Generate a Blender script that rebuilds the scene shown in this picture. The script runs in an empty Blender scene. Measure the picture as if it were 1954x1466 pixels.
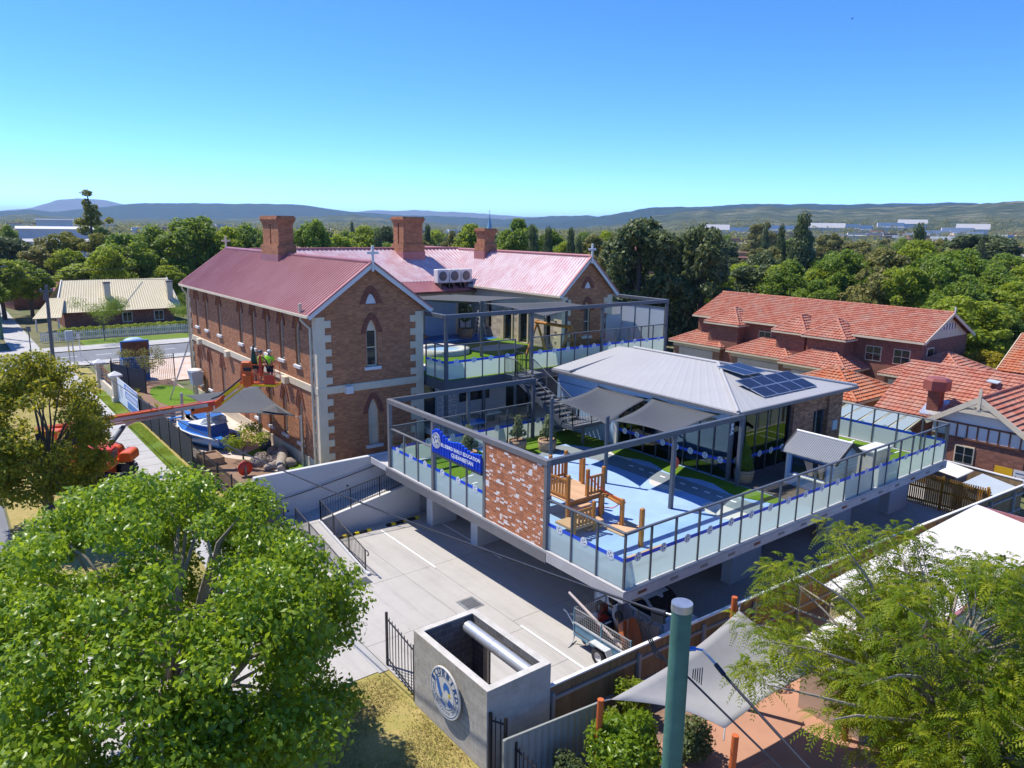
import bpy, math, random
import numpy as np
from mathutils import Vector, Matrix
R = math.radians
random.seed(7); RNG = np.random.default_rng(7)
scene = bpy.context.scene
COL = scene.collection
# ------------------------------------------------------------------ camera
cam_d = bpy.data.cameras.new('camera'); cam = bpy.data.objects.new('camera', cam_d); COL.objects.link(cam)
yaw, pitch, roll = R(52.0023), R(11.9296), R(0.8308)
f_ = Vector((math.cos(pitch)*math.cos(yaw), math.cos(pitch)*math.sin(yaw), -math.sin(pitch)))
r_ = Vector((math.sin(yaw), -math.cos(yaw), 0)); u_ = r_.cross(f_)
r2 = math.cos(roll)*r_ + math.sin(roll)*u_; u2 = -math.sin(roll)*r_ + math.cos(roll)*u_
mw = Matrix((r2, u2, -f_)).transposed().to_4x4(); mw.translation = (-15.9515, -14.6092, 13.9744)
cam.matrix_world = mw
cam_d.sensor_fit = 'HORIZONTAL'; cam_d.sensor_width = 36; cam_d.lens = 25.995
cam_d.clip_start = 0.1; cam_d.clip_end = 60000
scene.camera = cam
# ------------------------------------------------------------------ sky, sun, exposure
SUNV = Vector((-.28, .55, 1)).normalized()
w = bpy.data.worlds.new('World'); scene.world = w; w.use_nodes = True
nt = w.node_tree; nt.nodes.clear()
sky = nt.nodes.new('ShaderNodeTexSky'); sky.sky_type = 'NISHITA'; sky.sun_disc = False
sky.sun_elevation = math.asin(SUNV.z); sky.sun_rotation = math.atan2(SUNV.x, SUNV.y)
sky.altitude = 3000; sky.air_density = 0.5; sky.dust_density = 0; sky.ozone_density = 3.0
bg = nt.nodes.new('ShaderNodeBackground'); bg.inputs['Strength'].default_value = 0.145
hs = nt.nodes.new('ShaderNodeHueSaturation'); hs.inputs['Saturation'].default_value = 1.25; hs.inputs['Hue'].default_value = .509
out = nt.nodes.new('ShaderNodeOutputWorld')
nt.links.new(sky.outputs[0], hs.inputs['Color']); nt.links.new(hs.outputs[0], bg.inputs['Color']); nt.links.new(bg.outputs[0], out.inputs['Surface'])
sd = bpy.data.lights.new('sun', 'SUN'); sd.energy = 2.1; sd.angle = R(.53); sd.color = (1, .95, .86)
so = bpy.data.objects.new('sun', sd); COL.objects.link(so)
so.rotation_euler = (-SUNV).to_track_quat('-Z', 'Y').to_euler(); so.location = (0, 0, 60)
vs = scene.view_settings; vs.view_transform = 'Standard'; vs.look = 'None'; vs.exposure = 1.65; vs.gamma = 1
scene.cycles.max_bounces = 8; scene.cycles.transparent_max_bounces = 24; scene.cycles.use_denoising = True
scene.cycles.transmission_bounces = 6; scene.cycles.volume_bounces = 0
# ------------------------------------------------------------------ mesh helpers
class MB:
    def __init__(s): s.v = []; s.f = []; s.m = []; s.sm = []
    def add(s, vs, fs, m=0, sm=False):
        o = len(s.v); s.v += [tuple(map(float, p)) for p in vs]
        for f in fs: s.f.append(tuple(i+o for i in f)); s.m.append(m); s.sm.append(sm)
        return s
    def box(s, x0, y0, z0, x1, y1, z1, m=0):
        x0, x1 = min(x0, x1), max(x0, x1); y0, y1 = min(y0, y1), max(y0, y1); z0, z1 = min(z0, z1), max(z0, z1)
        return s.add([(x0,y0,z0),(x1,y0,z0),(x1,y1,z0),(x0,y1,z0),(x0,y0,z1),(x1,y0,z1),(x1,y1,z1),(x0,y1,z1)],
                     [(0,3,2,1),(4,5,6,7),(0,1,5,4),(1,2,6,5),(2,3,7,6),(3,0,4,7)], m)
    def obox(s, c, a, b, d, m=0):
        c, a, b, d = map(Vector, (c, a, b, d))
        P = [c-a-b-d, c+a-b-d, c+a+b-d, c-a+b-d, c-a-b+d, c+a-b+d, c+a+b+d, c-a+b+d]
        return s.add(P, [(0,3,2,1),(4,5,6,7),(0,1,5,4),(1,2,6,5),(2,3,7,6),(3,0,4,7)], m)
    def beam(s, p, q, w, h, m=0, up=(0,0,1)):
        p, q = Vector(p), Vector(q); d = (q-p); L = d.length
        if L < 1e-6: return s
        d /= L; up = Vector(up)
        if abs(d.dot(up)) > .99: up = Vector((0,1,0)) if abs(d.y) < .9 else Vector((1,0,0))
        a = d.cross(up).normalized(); b = a.cross(d)
        return s.obox((p+q)/2, d*L/2, a*w/2, b*h/2, m)
    def cyl(s, p, q, r0, r1=None, n=10, m=0, caps=True):
        r1 = r0 if r1 is None else r1
        p, q = Vector(p), Vector(q); d = (q-p).normalized()
        a = d.cross(Vector((0,0,1)) if abs(d.z) < .9 else Vector((1,0,0))).normalized(); b = d.cross(a)
        V = []
        for c, r in ((p, r0), (q, r1)):
            for i in range(n):
                t = 2*math.pi*i/n; V.append(c + a*math.cos(t)*r + b*math.sin(t)*r)
        s.add(V, [(i, (i+1) % n, n+(i+1) % n, n+i) for i in range(n)], m, True)
        if caps: s.add(V[:n], [tuple(range(n))[::-1]], m); s.add(V[n:], [tuple(range(n))], m)
        return s
    def tube(s, pts, r, n=6, m=0):
        rr = r if isinstance(r, (list, tuple)) else [r]*len(pts)
        pts = [Vector(p) for p in pts]; V = []; pa = None
        for k, p in enumerate(pts):
            d = (pts[min(k+1, len(pts)-1)] - pts[max(k-1, 0)]).normalized()
            if pa is None: a = d.cross(Vector((0,0,1)) if abs(d.z) < .9 else Vector((1,0,0))).normalized()
            else: a = (pa - d*pa.dot(d)).normalized()
            pa = a; b = d.cross(a)
            for i in range(n):
                t = 2*math.pi*i/n; V.append(p + (a*math.cos(t) + b*math.sin(t))*rr[k])
        F = []
        for k in range(len(pts)-1):
            for i in range(n): F.append((k*n+i, k*n+(i+1) % n, (k+1)*n+(i+1) % n, (k+1)*n+i))
        s.add(V, F, m, True); e = len(V)
        return s.add(V[:n], [tuple(range(n))[::-1]], m).add(V[e-n:], [tuple(range(n))], m)
    def poly(s, pts, m=0): return s.add(pts, [tuple(range(len(pts)))], m)
    def prism(s, pts, ext, m=0):
        n = len(pts); e = Vector(ext); A = [Vector(p) for p in pts]; B = [p+e for p in A]
        nrm = sum(((A[i]-A[0]).cross(A[(i+1) % n]-A[0]) for i in range(1, n-1)), Vector())
        if nrm.dot(e) > 0: A, B = B, A
        fs = [tuple(range(n)), tuple(range(2*n-1, n-1, -1))] + [(i, n+i, n+(i+1) % n, (i+1) % n) for i in range(n)]
        return s.add(A+B, fs, m)
    def lathe(s, c, prof, n=16, m=0, axis='z'):
        c = Vector(c); V = []
        for r, z in prof:
            for i in range(n):
                t = 2*math.pi*i/n; q = (r*math.cos(t), r*math.sin(t), z)
                if axis == 'x': q = (z, q[0], q[1])
                if axis == 'y': q = (q[0], z, q[1])
                V.append(c+Vector(q))
        F = []
        for k in range(len(prof)-1):
            for i in range(n): F.append((k*n+i, k*n+(i+1) % n, (k+1)*n+(i+1) % n, (k+1)*n+i))
        return s.add(V, F, m, True)
    def sphere(s, c, r, n=12, k=8, m=0, jit=0, seed=0):
        r = (r, r, r) if not isinstance(r, (tuple, list)) else r; rg = random.Random(seed)
        V = [Vector(c)-Vector((0,0,r[2]))]
        for j in range(1, k):
            p = -math.pi/2 + math.pi*j/k
            for i in range(n):
                t = 2*math.pi*i/n; e = 1+rg.uniform(-jit, jit)
                V.append(Vector(c)+Vector((r[0]*math.cos(p)*math.cos(t)*e, r[1]*math.cos(p)*math.sin(t)*e, r[2]*math.sin(p)*e)))
        V.append(Vector(c)+Vector((0,0,r[2]))); F = []
        for i in range(n):
            F.append((0, 1+(i+1) % n, 1+i)); F.append((len(V)-1, 1+(k-2)*n+i, 1+(k-2)*n+(i+1) % n))
        for j in range(k-2):
            for i in range(n): F.append((1+j*n+i, 1+j*n+(i+1) % n, 1+(j+1)*n+(i+1) % n, 1+(j+1)*n+i))
        return s.add(V, F, m, True)
    def mesh(s, name, mats, off=(0,0,0)):
        me = bpy.data.meshes.new(name)
        me.from_pydata([(a-off[0], b-off[1], c-off[2]) for a, b, c in s.v], [], s.f)
        for m in (mats if isinstance(mats, (list, tuple)) else [mats]): me.materials.append(m)
        me.polygons.foreach_set('material_index', s.m); me.polygons.foreach_set('use_smooth', s.sm)
        me.update(); return me
def link(name, data, parent=None, loc=(0,0,0)):
    o = bpy.data.objects.new(name, data); COL.objects.link(o); o.location = loc
    if parent is not None: o.parent = parent
    return o
def tag(o, label=None, cat=None, group=None, kind=None):
    if label: o['label'] = label
    if cat: o['category'] = cat
    if group: o['group'] = group
    if kind: o['kind'] = kind
    return o
def bevel(o, w=.01, seg=1):
    b = o.modifiers.new('bevel', 'BEVEL'); b.width = w; b.segments = seg; b.limit_method = 'ANGLE'; b.angle_limit = R(40); return o
class Thing:
    """an Empty at the thing's base; parts are written in world coordinates (or local ones when loc is left at 0 and moved later)"""
    def __init__(s, name, label, cat, loc=(0,0,0), group=None):
        s.o = link(name, None, None, loc); s.o.empty_display_size = .2; tag(s.o, label, cat, group); s.loc = tuple(loc)
    def part(s, name, mb, mats, parent=None, bev=0, label=None, kind=None):
        o = link(name, mb.mesh(name, mats, s.loc), parent or s.o)
        if bev: bevel(o, bev)
        if label: o['label'] = label
        if kind: o['kind'] = kind
        return o
    def inst(s, name, me, loc, rotz=0, parent=None, rot=None):
        o = link(name, me, parent or s.o); p = parent.location if parent else Vector((0,0,0))
        o.location = Vector(loc)-Vector(s.loc)-(Vector(p) if parent else Vector((0,0,0)))
        o.rotation_euler = rot or (0, 0, rotz); return o
def single(name, mb, mats, label, cat, group=None, loc=(0,0,0), bev=0, kind=None):
    o = link(name, mb.mesh(name, mats, loc), None, loc); tag(o, label, cat, group, kind)
    if bev: bevel(o, bev)
    return o
def structure(name, mb, mats, parent=None):
    o = link(name, mb.mesh(name, mats), parent)
    if parent is None: o['kind'] = 'structure'
    return o
def copy_tree(o, parent=None, loc=None, rotz=None, label=None):
    c = o.copy(); COL.objects.link(c)
    if parent is not None: c.parent = parent
    if loc is not None: c.location = loc
    if rotz is not None: c.rotation_euler = (0, 0, rotz)
    if label: c['label'] = label
    for ch in o.children: copy_tree(ch, c)
    return c
def text_geo(s, size=1.0, bold=0.0, spacing=1.0):
    cu = bpy.data.curves.new('t', 'FONT'); cu.body = s; cu.size = size; cu.align_x = 'CENTER'; cu.align_y = 'CENTER'; cu.offset = bold; cu.resolution_u = 2; cu.space_character = spacing
    ob = bpy.data.objects.new('t', cu); COL.objects.link(ob)
    me = bpy.data.meshes.new_from_object(ob.evaluated_get(bpy.context.evaluated_depsgraph_get()))
    V = [tuple(v.co) for v in me.vertices]; F = [tuple(p.vertices) for p in me.polygons]
    bpy.data.objects.remove(ob); bpy.data.curves.remove(cu); bpy.data.meshes.remove(me)
    return V, F
def text_on(mb, s, c, ux, uy, size, bold=0, m=0, spacing=1.0, lift=.003):
    V, F = text_geo(s, size, bold, spacing); c, ux, uy = Vector(c), Vector(ux), Vector(uy); n = ux.cross(uy)*lift
    mb.add([c+ux*v[0]+uy*v[1]+n for v in V], F, m)
def arc_text(mb, s, c, ux, uy, rad, a0, a1, size, m=0, bold=0, inside=False, lift=.003):
    c, ux, uy = Vector(c), Vector(ux), Vector(uy); n = ux.cross(uy)*lift
    for i, ch in enumerate(s):
        if ch == ' ': continue
        a = a0+(a1-a0)*i/(len(s)-1); V, F = text_geo(ch, size, bold)
        er = ux*math.cos(a)+uy*math.sin(a); et = -ux*math.sin(a)+uy*math.cos(a)
        X, Y = (et, -er) if inside else (-et, er)
        mb.add([c+er*rad+X*v[0]+Y*v[1]+n for v in V], F, m)
# ------------------------------------------------------------------ materials
def nodes_of(m):
    m.use_nodes = True; nt = m.node_tree; nt.nodes.clear(); return nt
class NT:
    def __init__(s, name):
        s.m = bpy.data.materials.new(name); s.t = nodes_of(s.m); s.o = s.n('ShaderNodeOutputMaterial')
        s.g = s.n('ShaderNodeNewGeometry')
    def n(s, t, **k):
        x = s.t.nodes.new(t)
        for a, b in k.items(): setattr(x, a, b)
        return x
    def l(s, a, b): s.t.links.new(a, b)
    def set(s, node, **k):
        for a, b in k.items():
            i = node.inputs[a.replace('_', ' ')]
            if hasattr(b, 'is_output') or isinstance(b, bpy.types.NodeSocket): s.l(b, i)
            else: i.default_value = b
        return node
    def noise(s, scale, detail=4, vec=None, rough=.55):
        x = s.n('ShaderNodeTexNoise'); s.set(x, Scale=scale, Detail=detail, Roughness=rough); s.l(vec or s.g.outputs['Position'], x.inputs['Vector']); return x.outputs['Fac']
    def ramp(s, fac, stops, interp='LINEAR'):
        x = s.n('ShaderNodeValToRGB'); e = x.color_ramp.elements; x.color_ramp.interpolation = interp
        while len(e) < len(stops): e.new(.5)
        for i, (p, c) in enumerate(stops): e[i].position = p; e[i].color = (*c, 1) if not isinstance(c, float) else (c, c, c, 1)
        s.l(fac, x.inputs[0]); return x.outputs[0]
    def mix(s, fac, a, b, mode='MIX'):
        x = s.n('ShaderNodeMix', data_type='RGBA', blend_type=mode)
        for i, v in ((0, fac), (6, a), (7, b)):
            if isinstance(v, bpy.types.NodeSocket): s.l(v, x.inputs[i])
            else: x.inputs[i].default_value = v if i == 0 else (*v, 1)
        return x.outputs[2]
    def math(s, op, a, b=0.0):
        x = s.n('ShaderNodeMath', operation=op)
        for i, v in ((0, a), (1, b)):
            if isinstance(v, bpy.types.NodeSocket): s.l(v, x.inputs[i])
            else: x.inputs[i].default_value = v
        return x.outputs[0]
    def bump(s, h, strength=.3, dist=.02):
        x = s.n('ShaderNodeBump'); s.set(x, Strength=strength, Distance=dist, Height=h); return x.outputs[0]
    def bsdf(s, col, rough=.6, metal=0, spec=.4, normal=None, **k):
        b = s.n('ShaderNodeBsdfPrincipled')
        for nm, v in (('Base Color', col), ('Roughness', rough), ('Metallic', metal), ('Specular IOR Level', spec)):
            if isinstance(v, bpy.types.NodeSocket): s.l(v, b.inputs[nm])
            else: b.inputs[nm].default_value = (*v, 1) if isinstance(v, tuple) else v
        if normal is not None: s.l(normal, b.inputs['Normal'])
        for a, v in k.items(): b.inputs[a.replace('_', ' ')].default_value = v
        s.l(b.outputs[0], s.o.inputs[0]); return b
def sc(c, k): return tuple(min(1, max(0, x*k)) for x in c)
def M(name, col, rough=.6, var=.18, vs=1.3, bump=0, bs=30, metal=0, spec=.35, grime=.0, **k):
    t = NT(name); n = t.noise(vs, 5)
    c = t.ramp(n, [(.25, sc(col, 1-var)), (.75, sc(col, 1+var))])
    if grime:
        g = t.ramp(t.noise(.35, 6, rough=.7), [(.42, (0., 0., 0.)), (.72, (1., 1., 1.))])
        c = t.mix(t.math('MULTIPLY', g, grime), c, sc(col, .45))
    nm = t.bump(t.noise(bs, 3), bump, .02) if bump else None
    rr = t.math('ADD', t.math('MULTIPLY', t.noise(vs*3, 3), .2), rough-.1)
    t.bsdf(c, rr, metal, spec, nm, **k); return t.m
def wallvec(t):
    s = t.n('ShaderNodeSeparateXYZ'); t.l(t.g.outputs['Normal'], s.inputs[0]); p = t.n('ShaderNodeSeparateXYZ'); t.l(t.g.outputs['Position'], p.inputs[0])
    gt = t.math('GREATER_THAN', t.math('ABSOLUTE', s.outputs[0]), t.math('ABSOLUTE', s.outputs[1]))
    u = t.math('ADD', t.math('MULTIPLY', gt, p.outputs[1]), t.math('MULTIPLY', t.math('SUBTRACT', 1.0, gt), p.outputs[0]))
    c = t.n('ShaderNodeCombineXYZ'); t.l(u, c.inputs[0]); t.l(p.outputs[2], c.inputs[1]); return c.outputs[0]
def brick(name, c1, c2, mortar, bw=.235, bh=.082, ms=.011, blotch=None, blotch_t=(.55, .6), var=.3, rough=.85):
    t = NT(name); v = wallvec(t); b = t.n('ShaderNodeTexBrick'); t.l(v, b.inputs['Vector'])
    t.set(b, Color1=(*c1, 1), Color2=(*c2, 1), Mortar=(*mortar, 1), Scale=1.0, Mortar_Size=ms, Mortar_Smooth=.2, Bias=0.0, Brick_Width=bw, Row_Height=bh)
    c = b.outputs['Color']
    big = t.noise(.7, 5); c = t.mix(t.ramp(big, [(.3, 0.), (.75, .55)]), c, sc(c1, .62), 'MIX')
    sp = t.n('ShaderNodeTexWhiteNoise', noise_dimensions='2D'); sn = t.n('ShaderNodeVectorMath', operation='SNAP'); t.l(v, sn.inputs[0]); sn.inputs[1].default_value = (bw, bh, 1); t.l(sn.outputs[0], sp.inputs['Vector'])
    c = t.mix(var, c, t.ramp(sp.outputs['Value'], [(0, sc(c1, .4)), (.5, c1), (1, sc(c2, 1.35))]))
    if blotch:
        f = t.ramp(t.math('ADD', t.noise(4.0, 3, v), t.math('MULTIPLY', t.math('SUBTRACT', sp.outputs['Value'], .5), .72)), [(blotch_t[0], 0.), (blotch_t[1], 1.)]); c = t.mix(f, c, blotch)
    t.bsdf(c, rough, 0, .2, t.bump(b.outputs['Fac'], -.5, .012)); return t.m
def foliage(name, c1, c2, c3, trans=.35, rough=.5, spec=.3):
    t = NT(name); a = t.n('ShaderNodeAttribute', attribute_name='rnd'); ob = t.n('ShaderNodeObjectInfo')
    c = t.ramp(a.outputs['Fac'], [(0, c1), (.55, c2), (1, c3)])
    c = t.mix(t.math('MULTIPLY', ob.outputs['Random'], .35), c, sc(c1, .8))
    b = t.bsdf(c, rough, 0, spec); tr = t.n('ShaderNodeBsdfTranslucent'); t.l(t.mix(.5, c, sc(c3, 1.25)), tr.inputs[0])
    mx = t.n('ShaderNodeMixShader'); mx.inputs[0].default_value = trans; t.l(b.outputs[0], mx.inputs[1]); t.l(tr.outputs[0], mx.inputs[2]); t.l(mx.outputs[0], t.o.inputs[0]); return t.m
def glass(name, tint, opac=.25, rough=.02, body=None, refl=1.0):
    """sheet glass: tinted see-through body under a Fresnel reflection; body: how much milky film it carries"""
    t = NT(name); tr = t.n('ShaderNodeBsdfTransparent'); tr.inputs[0].default_value = (*tint, 1); base = tr
    if body:
        d = t.n('ShaderNodeBsdfDiffuse'); d.inputs[0].default_value = (*body, 1); tl = t.n('ShaderNodeBsdfTranslucent'); tl.inputs[0].default_value = (*body, 1)
        m0 = t.n('ShaderNodeMixShader'); m0.inputs[0].default_value = .4; t.l(d.outputs[0], m0.inputs[1]); t.l(tl.outputs[0], m0.inputs[2])
        m1 = t.n('ShaderNodeMixShader'); m1.inputs[0].default_value = opac; t.l(tr.outputs[0], m1.inputs[1]); t.l(m0.outputs[0], m1.inputs[2]); base = m1
    gl = t.n('ShaderNodeBsdfGlossy'); gl.inputs['Roughness'].default_value = rough
    fr = t.n('ShaderNodeFresnel'); fr.inputs[0].default_value = 1.5
    m2 = t.n('ShaderNodeMixShader'); t.l(t.math('MULTIPLY', fr.outputs[0], refl), m2.inputs[0]); t.l(base.outputs[0], m2.inputs[1]); t.l(gl.outputs[0], m2.inputs[2]); t.l(m2.outputs[0], t.o.inputs[0]); return t.m
def ground_mat(name, a, b, c, s1=.6, s2=9, rough=.95, bump=.4):
    t = NT(name); n1 = t.noise(s1, 6); n2 = t.noise(s2, 5, rough=.7)
    col = t.mix(t.ramp(n1, [(.35, 0.), (.65, 1.)]), a, b); col = t.mix(t.ramp(n2, [(.4, 0.), (.8, .85)]), col, c)
    t.bsdf(col, rough, 0, .15, t.bump(t.noise(s2*4, 4), bump, .05)); return t.m
BRICK = brick('heritage_brick', (.39, .16, .075), (.52, .225, .1), (.27, .17, .115))
BRICKD = brick('arch_brick', (.2, .062, .04), (.26, .085, .05), (.24, .14, .1), bw=.09, bh=.09)
BRICKR = brick('recycled_brick', (.46, .14, .05), (.6, .22, .08), (.55, .42, .33), blotch=(.74, .68, .62), blotch_t=(.74, .79), var=.45)
BRICKP = brick('pier_brick', (.32, .15, .09), (.42, .21, .12), (.16, .12, .1), var=.55)
BRICKH = brick('house_brick', (.24, .1, .065), (.33, .135, .085), (.2, .14, .12))
BRICKO = brick('unit_brick', (.33, .17, .09), (.4, .2, .11), (.3, .22, .16))
def block_mat():
    t = NT('concrete_block'); v = wallvec(t); b = t.n('ShaderNodeTexBrick'); t.l(v, b.inputs['Vector'])
    t.set(b, Color1=(.44, .41, .36, 1), Color2=(.5, .47, .41, 1), Mortar=(.4, .37, .325, 1), Scale=1.0, Mortar_Size=.006, Mortar_Smooth=.6, Brick_Width=.4, Row_Height=.2)
    c = t.mix(t.ramp(t.noise(1.4, 6, rough=.7), [(.35, 0.), (.7, .55)]), b.outputs[0], (.27, .24, .2))
    c = t.mix(t.ramp(t.noise(9, 4), [(.55, 0.), (.8, .4)]), c, (.55, .52, .47))
    t.bsdf(c, .9, 0, .2, t.bump(t.math('ADD', b.outputs['Fac'], t.noise(60, 3)), -.25, .01)); return t.m
BLOCK = block_mat()
BLOCKI = brick('grey_block', (.12, .115, .115), (.17, .16, .16), (.32, .29, .23), bw=.4, bh=.2, ms=.012, var=.35)
CREAM = M('cream_paint', (.68, .57, .4), .6, .07, 2, .05, 60, grime=.25)
WHITE = M('white_render', (.58, .575, .56), .7, .05, .8, .08, 80, grime=.12)
SILL = M('white_paint', (.66, .64, .6), .5, .05)
PALEBLUE = M('pale_blue_cladding', (.36, .5, .66), .55, .06, .8)
PALEGREY = M('pale_grey_render', (.42, .47, .5), .6, .06)
def metal_roof(name, col, pale_tone, rough=.42, spec=.5, fs=.5):
    t = NT(name); c = t.mix(t.ramp(t.noise(fs, 5, rough=.65), [(.35, 0.), (.72, 1.)]), col, pale_tone)
    c = t.mix(t.math('MULTIPLY', t.noise(7, 4), .25), c, sc(col, .6)); t.bsdf(c, rough, .1, spec); return t.m
REDROOF = metal_roof('red_iron_roof', (.36, .125, .12), (.43, .195, .18), .42, .4)
PINKROOF = metal_roof('glare_pink_iron_roof', (.6, .34, .33), (.74, .62, .6), .28, .7, 1.2)  # near-white pink puts the roof's glare into the base colour
WHITEROOF = metal_roof('pale_metal_roof', (.4, .39, .38), (.43, .42, .41), .6, .2)
CREAMROOF = metal_roof('cream_iron_roof', (.6, .51, .31), (.66, .57, .37), .45, .4)
GREYROOF = metal_roof('grey_metal_roof', (.17, .18, .2), (.22, .23, .25), .4, .5)
SHEDROOF = metal_roof('cream_shed_roof', (.74, .68, .62), (.78, .73, .68), .4, .5)
def tile_mat(name, a, b, c):
    t = NT(name); at = t.n('ShaderNodeAttribute', attribute_name='rnd'); col = t.ramp(at.outputs['Fac'], [(0, a), (.5, b), (1, c)])
    col = t.mix(t.ramp(t.noise(1.0, 6, rough=.7), [(.45, 0.), (.75, .6)]), col, (.42, .36, .28)); col = t.mix(t.math('MULTIPLY', t.noise(14, 4), .3), col, sc(a, .5))
    t.bsdf(col, .8, 0, .25, t.bump(t.noise(40, 3), .3, .01)); return t.m
TILE = tile_mat('terracotta_tile', (.41, .135, .085), (.47, .17, .108), (.53, .23, .15))
TILEO = tile_mat('orange_terracotta_tile', (.45, .12, .05), (.52, .16, .07), (.48, .22, .12))
STEEL = M('charcoal_steel', (.085, .095, .11), .45, .12, 2, 0, spec=.4)
STEELG = M('grey_steel', (.16, .155, .155), .45, .1, 2, spec=.45)  # paler, warmer grey than the charcoal steel
BLACK = M('black_powder_coat', (.018, .018, .024), .45, .2, spec=.4)
RUBBER = M('black_rubber', (.02, .02, .02), .85, .3)
GALV = M('galvanised_steel', (.45, .46, .47), .38, .2, 4, metal=.75)
ALU = M('bright_aluminium', (.62, .63, .65), .3, .1, 4, metal=.8)
GLASS = glass('balustrade_glass', (.8, .9, .86), refl=.8)
FROST = glass('frosted_glass', (.8, .92, .84), .92, .12, (.64, .74, .64), .35)
SCREEN = glass('frosted_screen', (.85, .9, .92), .8, .25, (.66, .7, .74), .6)
WINGLASS = M('dark_window_glass', (.012, .02, .024), .04, .2, spec=.8)
PAVGLASS = glass('tinted_window_glass', (.5, .62, .62), refl=1.6)
CARGLASS = M('car_glass', (.01, .014, .018), .03, .1, spec=.9)
BLUE = M('blue_vinyl_strip', (.012, .08, .62), .4, .05)
LOGOW = M('white_vinyl', (.75, .78, .8), .45, .03)
LOGOG = M('grey_blue_print', (.09, .13, .2), .5, .05)
NAVY = M('navy_print', (.03, .09, .26), .45, .08)
YELLOW = M('yellow_plastic', (.75, .42, .02), .45, .08)
TURF = ground_mat('artificial_turf', (.115, .21, .012), (.15, .25, .02), (.06, .13, .006), 1.2, 45, .9, .5)
SOFT = M('pale_blue_softfall', (.3, .44, .66), .85, .12, .9, .25, 120, grime=.12)
PATH = M('grey_softfall_road', (.2, .235, .25), .85, .1, 1.5, .25, 120)
BEIGE = M('beige_softfall', (.58, .54, .5), .85, .08, 1.5, .25, 120)
DASH = M('white_line_paint', (.8, .8, .78), .7, .05)
def concrete(name, a, b, s=.25):
    t = NT(name); c = t.mix(t.ramp(t.noise(s, 6, rough=.62), [(.32, 0.), (.7, 1.)]), a, b)
    c = t.mix(t.ramp(t.noise(1.7, 6, rough=.75), [(.5, 0.), (.8, .35)]), c, sc(a, .72))
    c = t.mix(t.ramp(t.noise(22, 3), [(.62, 0.), (.8, .25)]), c, sc(a, .5))
    mp = t.n('ShaderNodeMapping'); mp.inputs['Scale'].default_value = (2.2, .16, 1); t.l(t.g.outputs['Position'], mp.inputs['Vector']); c = t.mix(t.ramp(t.noise(1.0, 5, mp.outputs[0], .7), [(.5, 0.), (.72, .38)]), c, sc(a, .6))
    c = t.mix(t.ramp(t.noise(3.1, 2), [(.7, 0.), (.76, .3)]), c, sc(a, .4))
    t.bsdf(c, .82, 0, .25, t.bump(t.noise(70, 3), .12, .01)); return t.m
CONC = concrete('pale_concrete', (.4, .375, .345), (.46, .435, .405))
CONC2 = concrete('footpath_concrete', (.4, .385, .36), (.46, .445, .42), .5)
FASCIA = concrete('slab_concrete', (.42, .4, .385), (.5, .485, .47), .8)
ROAD = concrete('asphalt', (.16, .165, .175), (.21, .215, .225), .3)
VERGE = ground_mat('dry_verge_grass', (.42, .31, .13), (.33, .27, .085), (.2, .22, .045), .7, 6)
LAWN = ground_mat('green_lawn', (.12, .2, .025), (.17, .22, .04), (.08, .15, .02), .5, 12)
GROUND = ground_mat('town_ground', (.16, .15, .08), (.09, .12, .04), (.24, .2, .13), .03, .4)
MULCH = ground_mat('bark_mulch', (.24, .15, .1), (.3, .2, .14), (.16, .1, .07), 1.5, 14)
EARTH = M('terracotta_softfall', (.42, .22, .14), .9, .1, 1, .2, 60)
PAVE = concrete('cream_paving', (.55, .46, .38), (.6, .52, .44), .8)
def wood(name, a, b, sx=3, rough=.7):
    t = NT(name); n = t.noise(1.0, 5); mp = t.n('ShaderNodeMapping'); mp.inputs['Scale'].default_value = (9, 9, 1.2); t.l(t.g.outputs['Position'], mp.inputs['Vector'])
    c = t.ramp(t.noise(sx, 6, mp.outputs[0], .7), [(.3, a), (.7, b)]); ob = t.n('ShaderNodeObjectInfo')
    c = t.mix(t.math('MULTIPLY', ob.outputs['Random'], .45), c, sc(a, .75)); c = t.mix(t.ramp(n, [(.5, 0.), (.8, .4)]), c, sc(a, .55))
    t.bsdf(c, rough, 0, .25, t.bump(t.noise(sx*6, 3, mp.outputs[0]), .25, .008)); return t.m
TIMBER = wood('oiled_play_timber', (.42, .17, .04), (.58, .28, .08))
TIMBERP = wood('pale_decking', (.55, .33, .18), (.66, .43, .26))
PALING = wood('weathered_paling', (.2, .13, .065), (.34, .225, .12), 4, .85)
RAILW = wood('grey_fence_rail', (.28, .26, .24), (.4, .37, .34), 4, .85)
CAPW = M('pale_fence_cap', (.72, .7, .68), .5, .08)
GATEW = wood('orange_slat_timber', (.36, .16, .02), (.5, .25, .04))
DARKDECK = M('dark_deck_board', (.11, .085, .07), .8, .2, 4)
BARREL = wood('barrel_stave', (.36, .23, .12), (.5, .36, .22))
BARK = M('grey_bark', (.13, .105, .085), .95, .35, 3, .6, 25)
BARKL = M('pale_bark', (.3, .26, .21), .9, .3, 3, .5, 25)
ORANGE = M('orange_machine_paint', (.72, .12, .015), .38, .1, 1.5, spec=.5, grime=.25)
REDP = M('red_machine_paint', (.6, .05, .02), .4, .1, spec=.5)
YELP = M('yellow_machine_paint', (.85, .62, .01), .4, .08)
ORPOST = M('orange_post_paint', (.52, .12, .03), .5, .1)
POLEG = M('green_pole_paint', (.07, .17, .125), .65, .22, 3, .25, 14, grime=.35)
SAILD = M('charcoal_shade_cloth', (.075, .08, .088), .85, .06, 3, .1, 200)
SAILL = M('pale_grey_shade_cloth', (.3, .29, .28), .8, .06, 3, .1, 200)
CARP = M('white_car_paint', (.62, .65, .68), .25, .03, spec=.6, Coat_Weight=.6)
COLORB = M('grey_green_steel_sheet', (.27, .28, .25), .5, .08, spec=.35)
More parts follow.
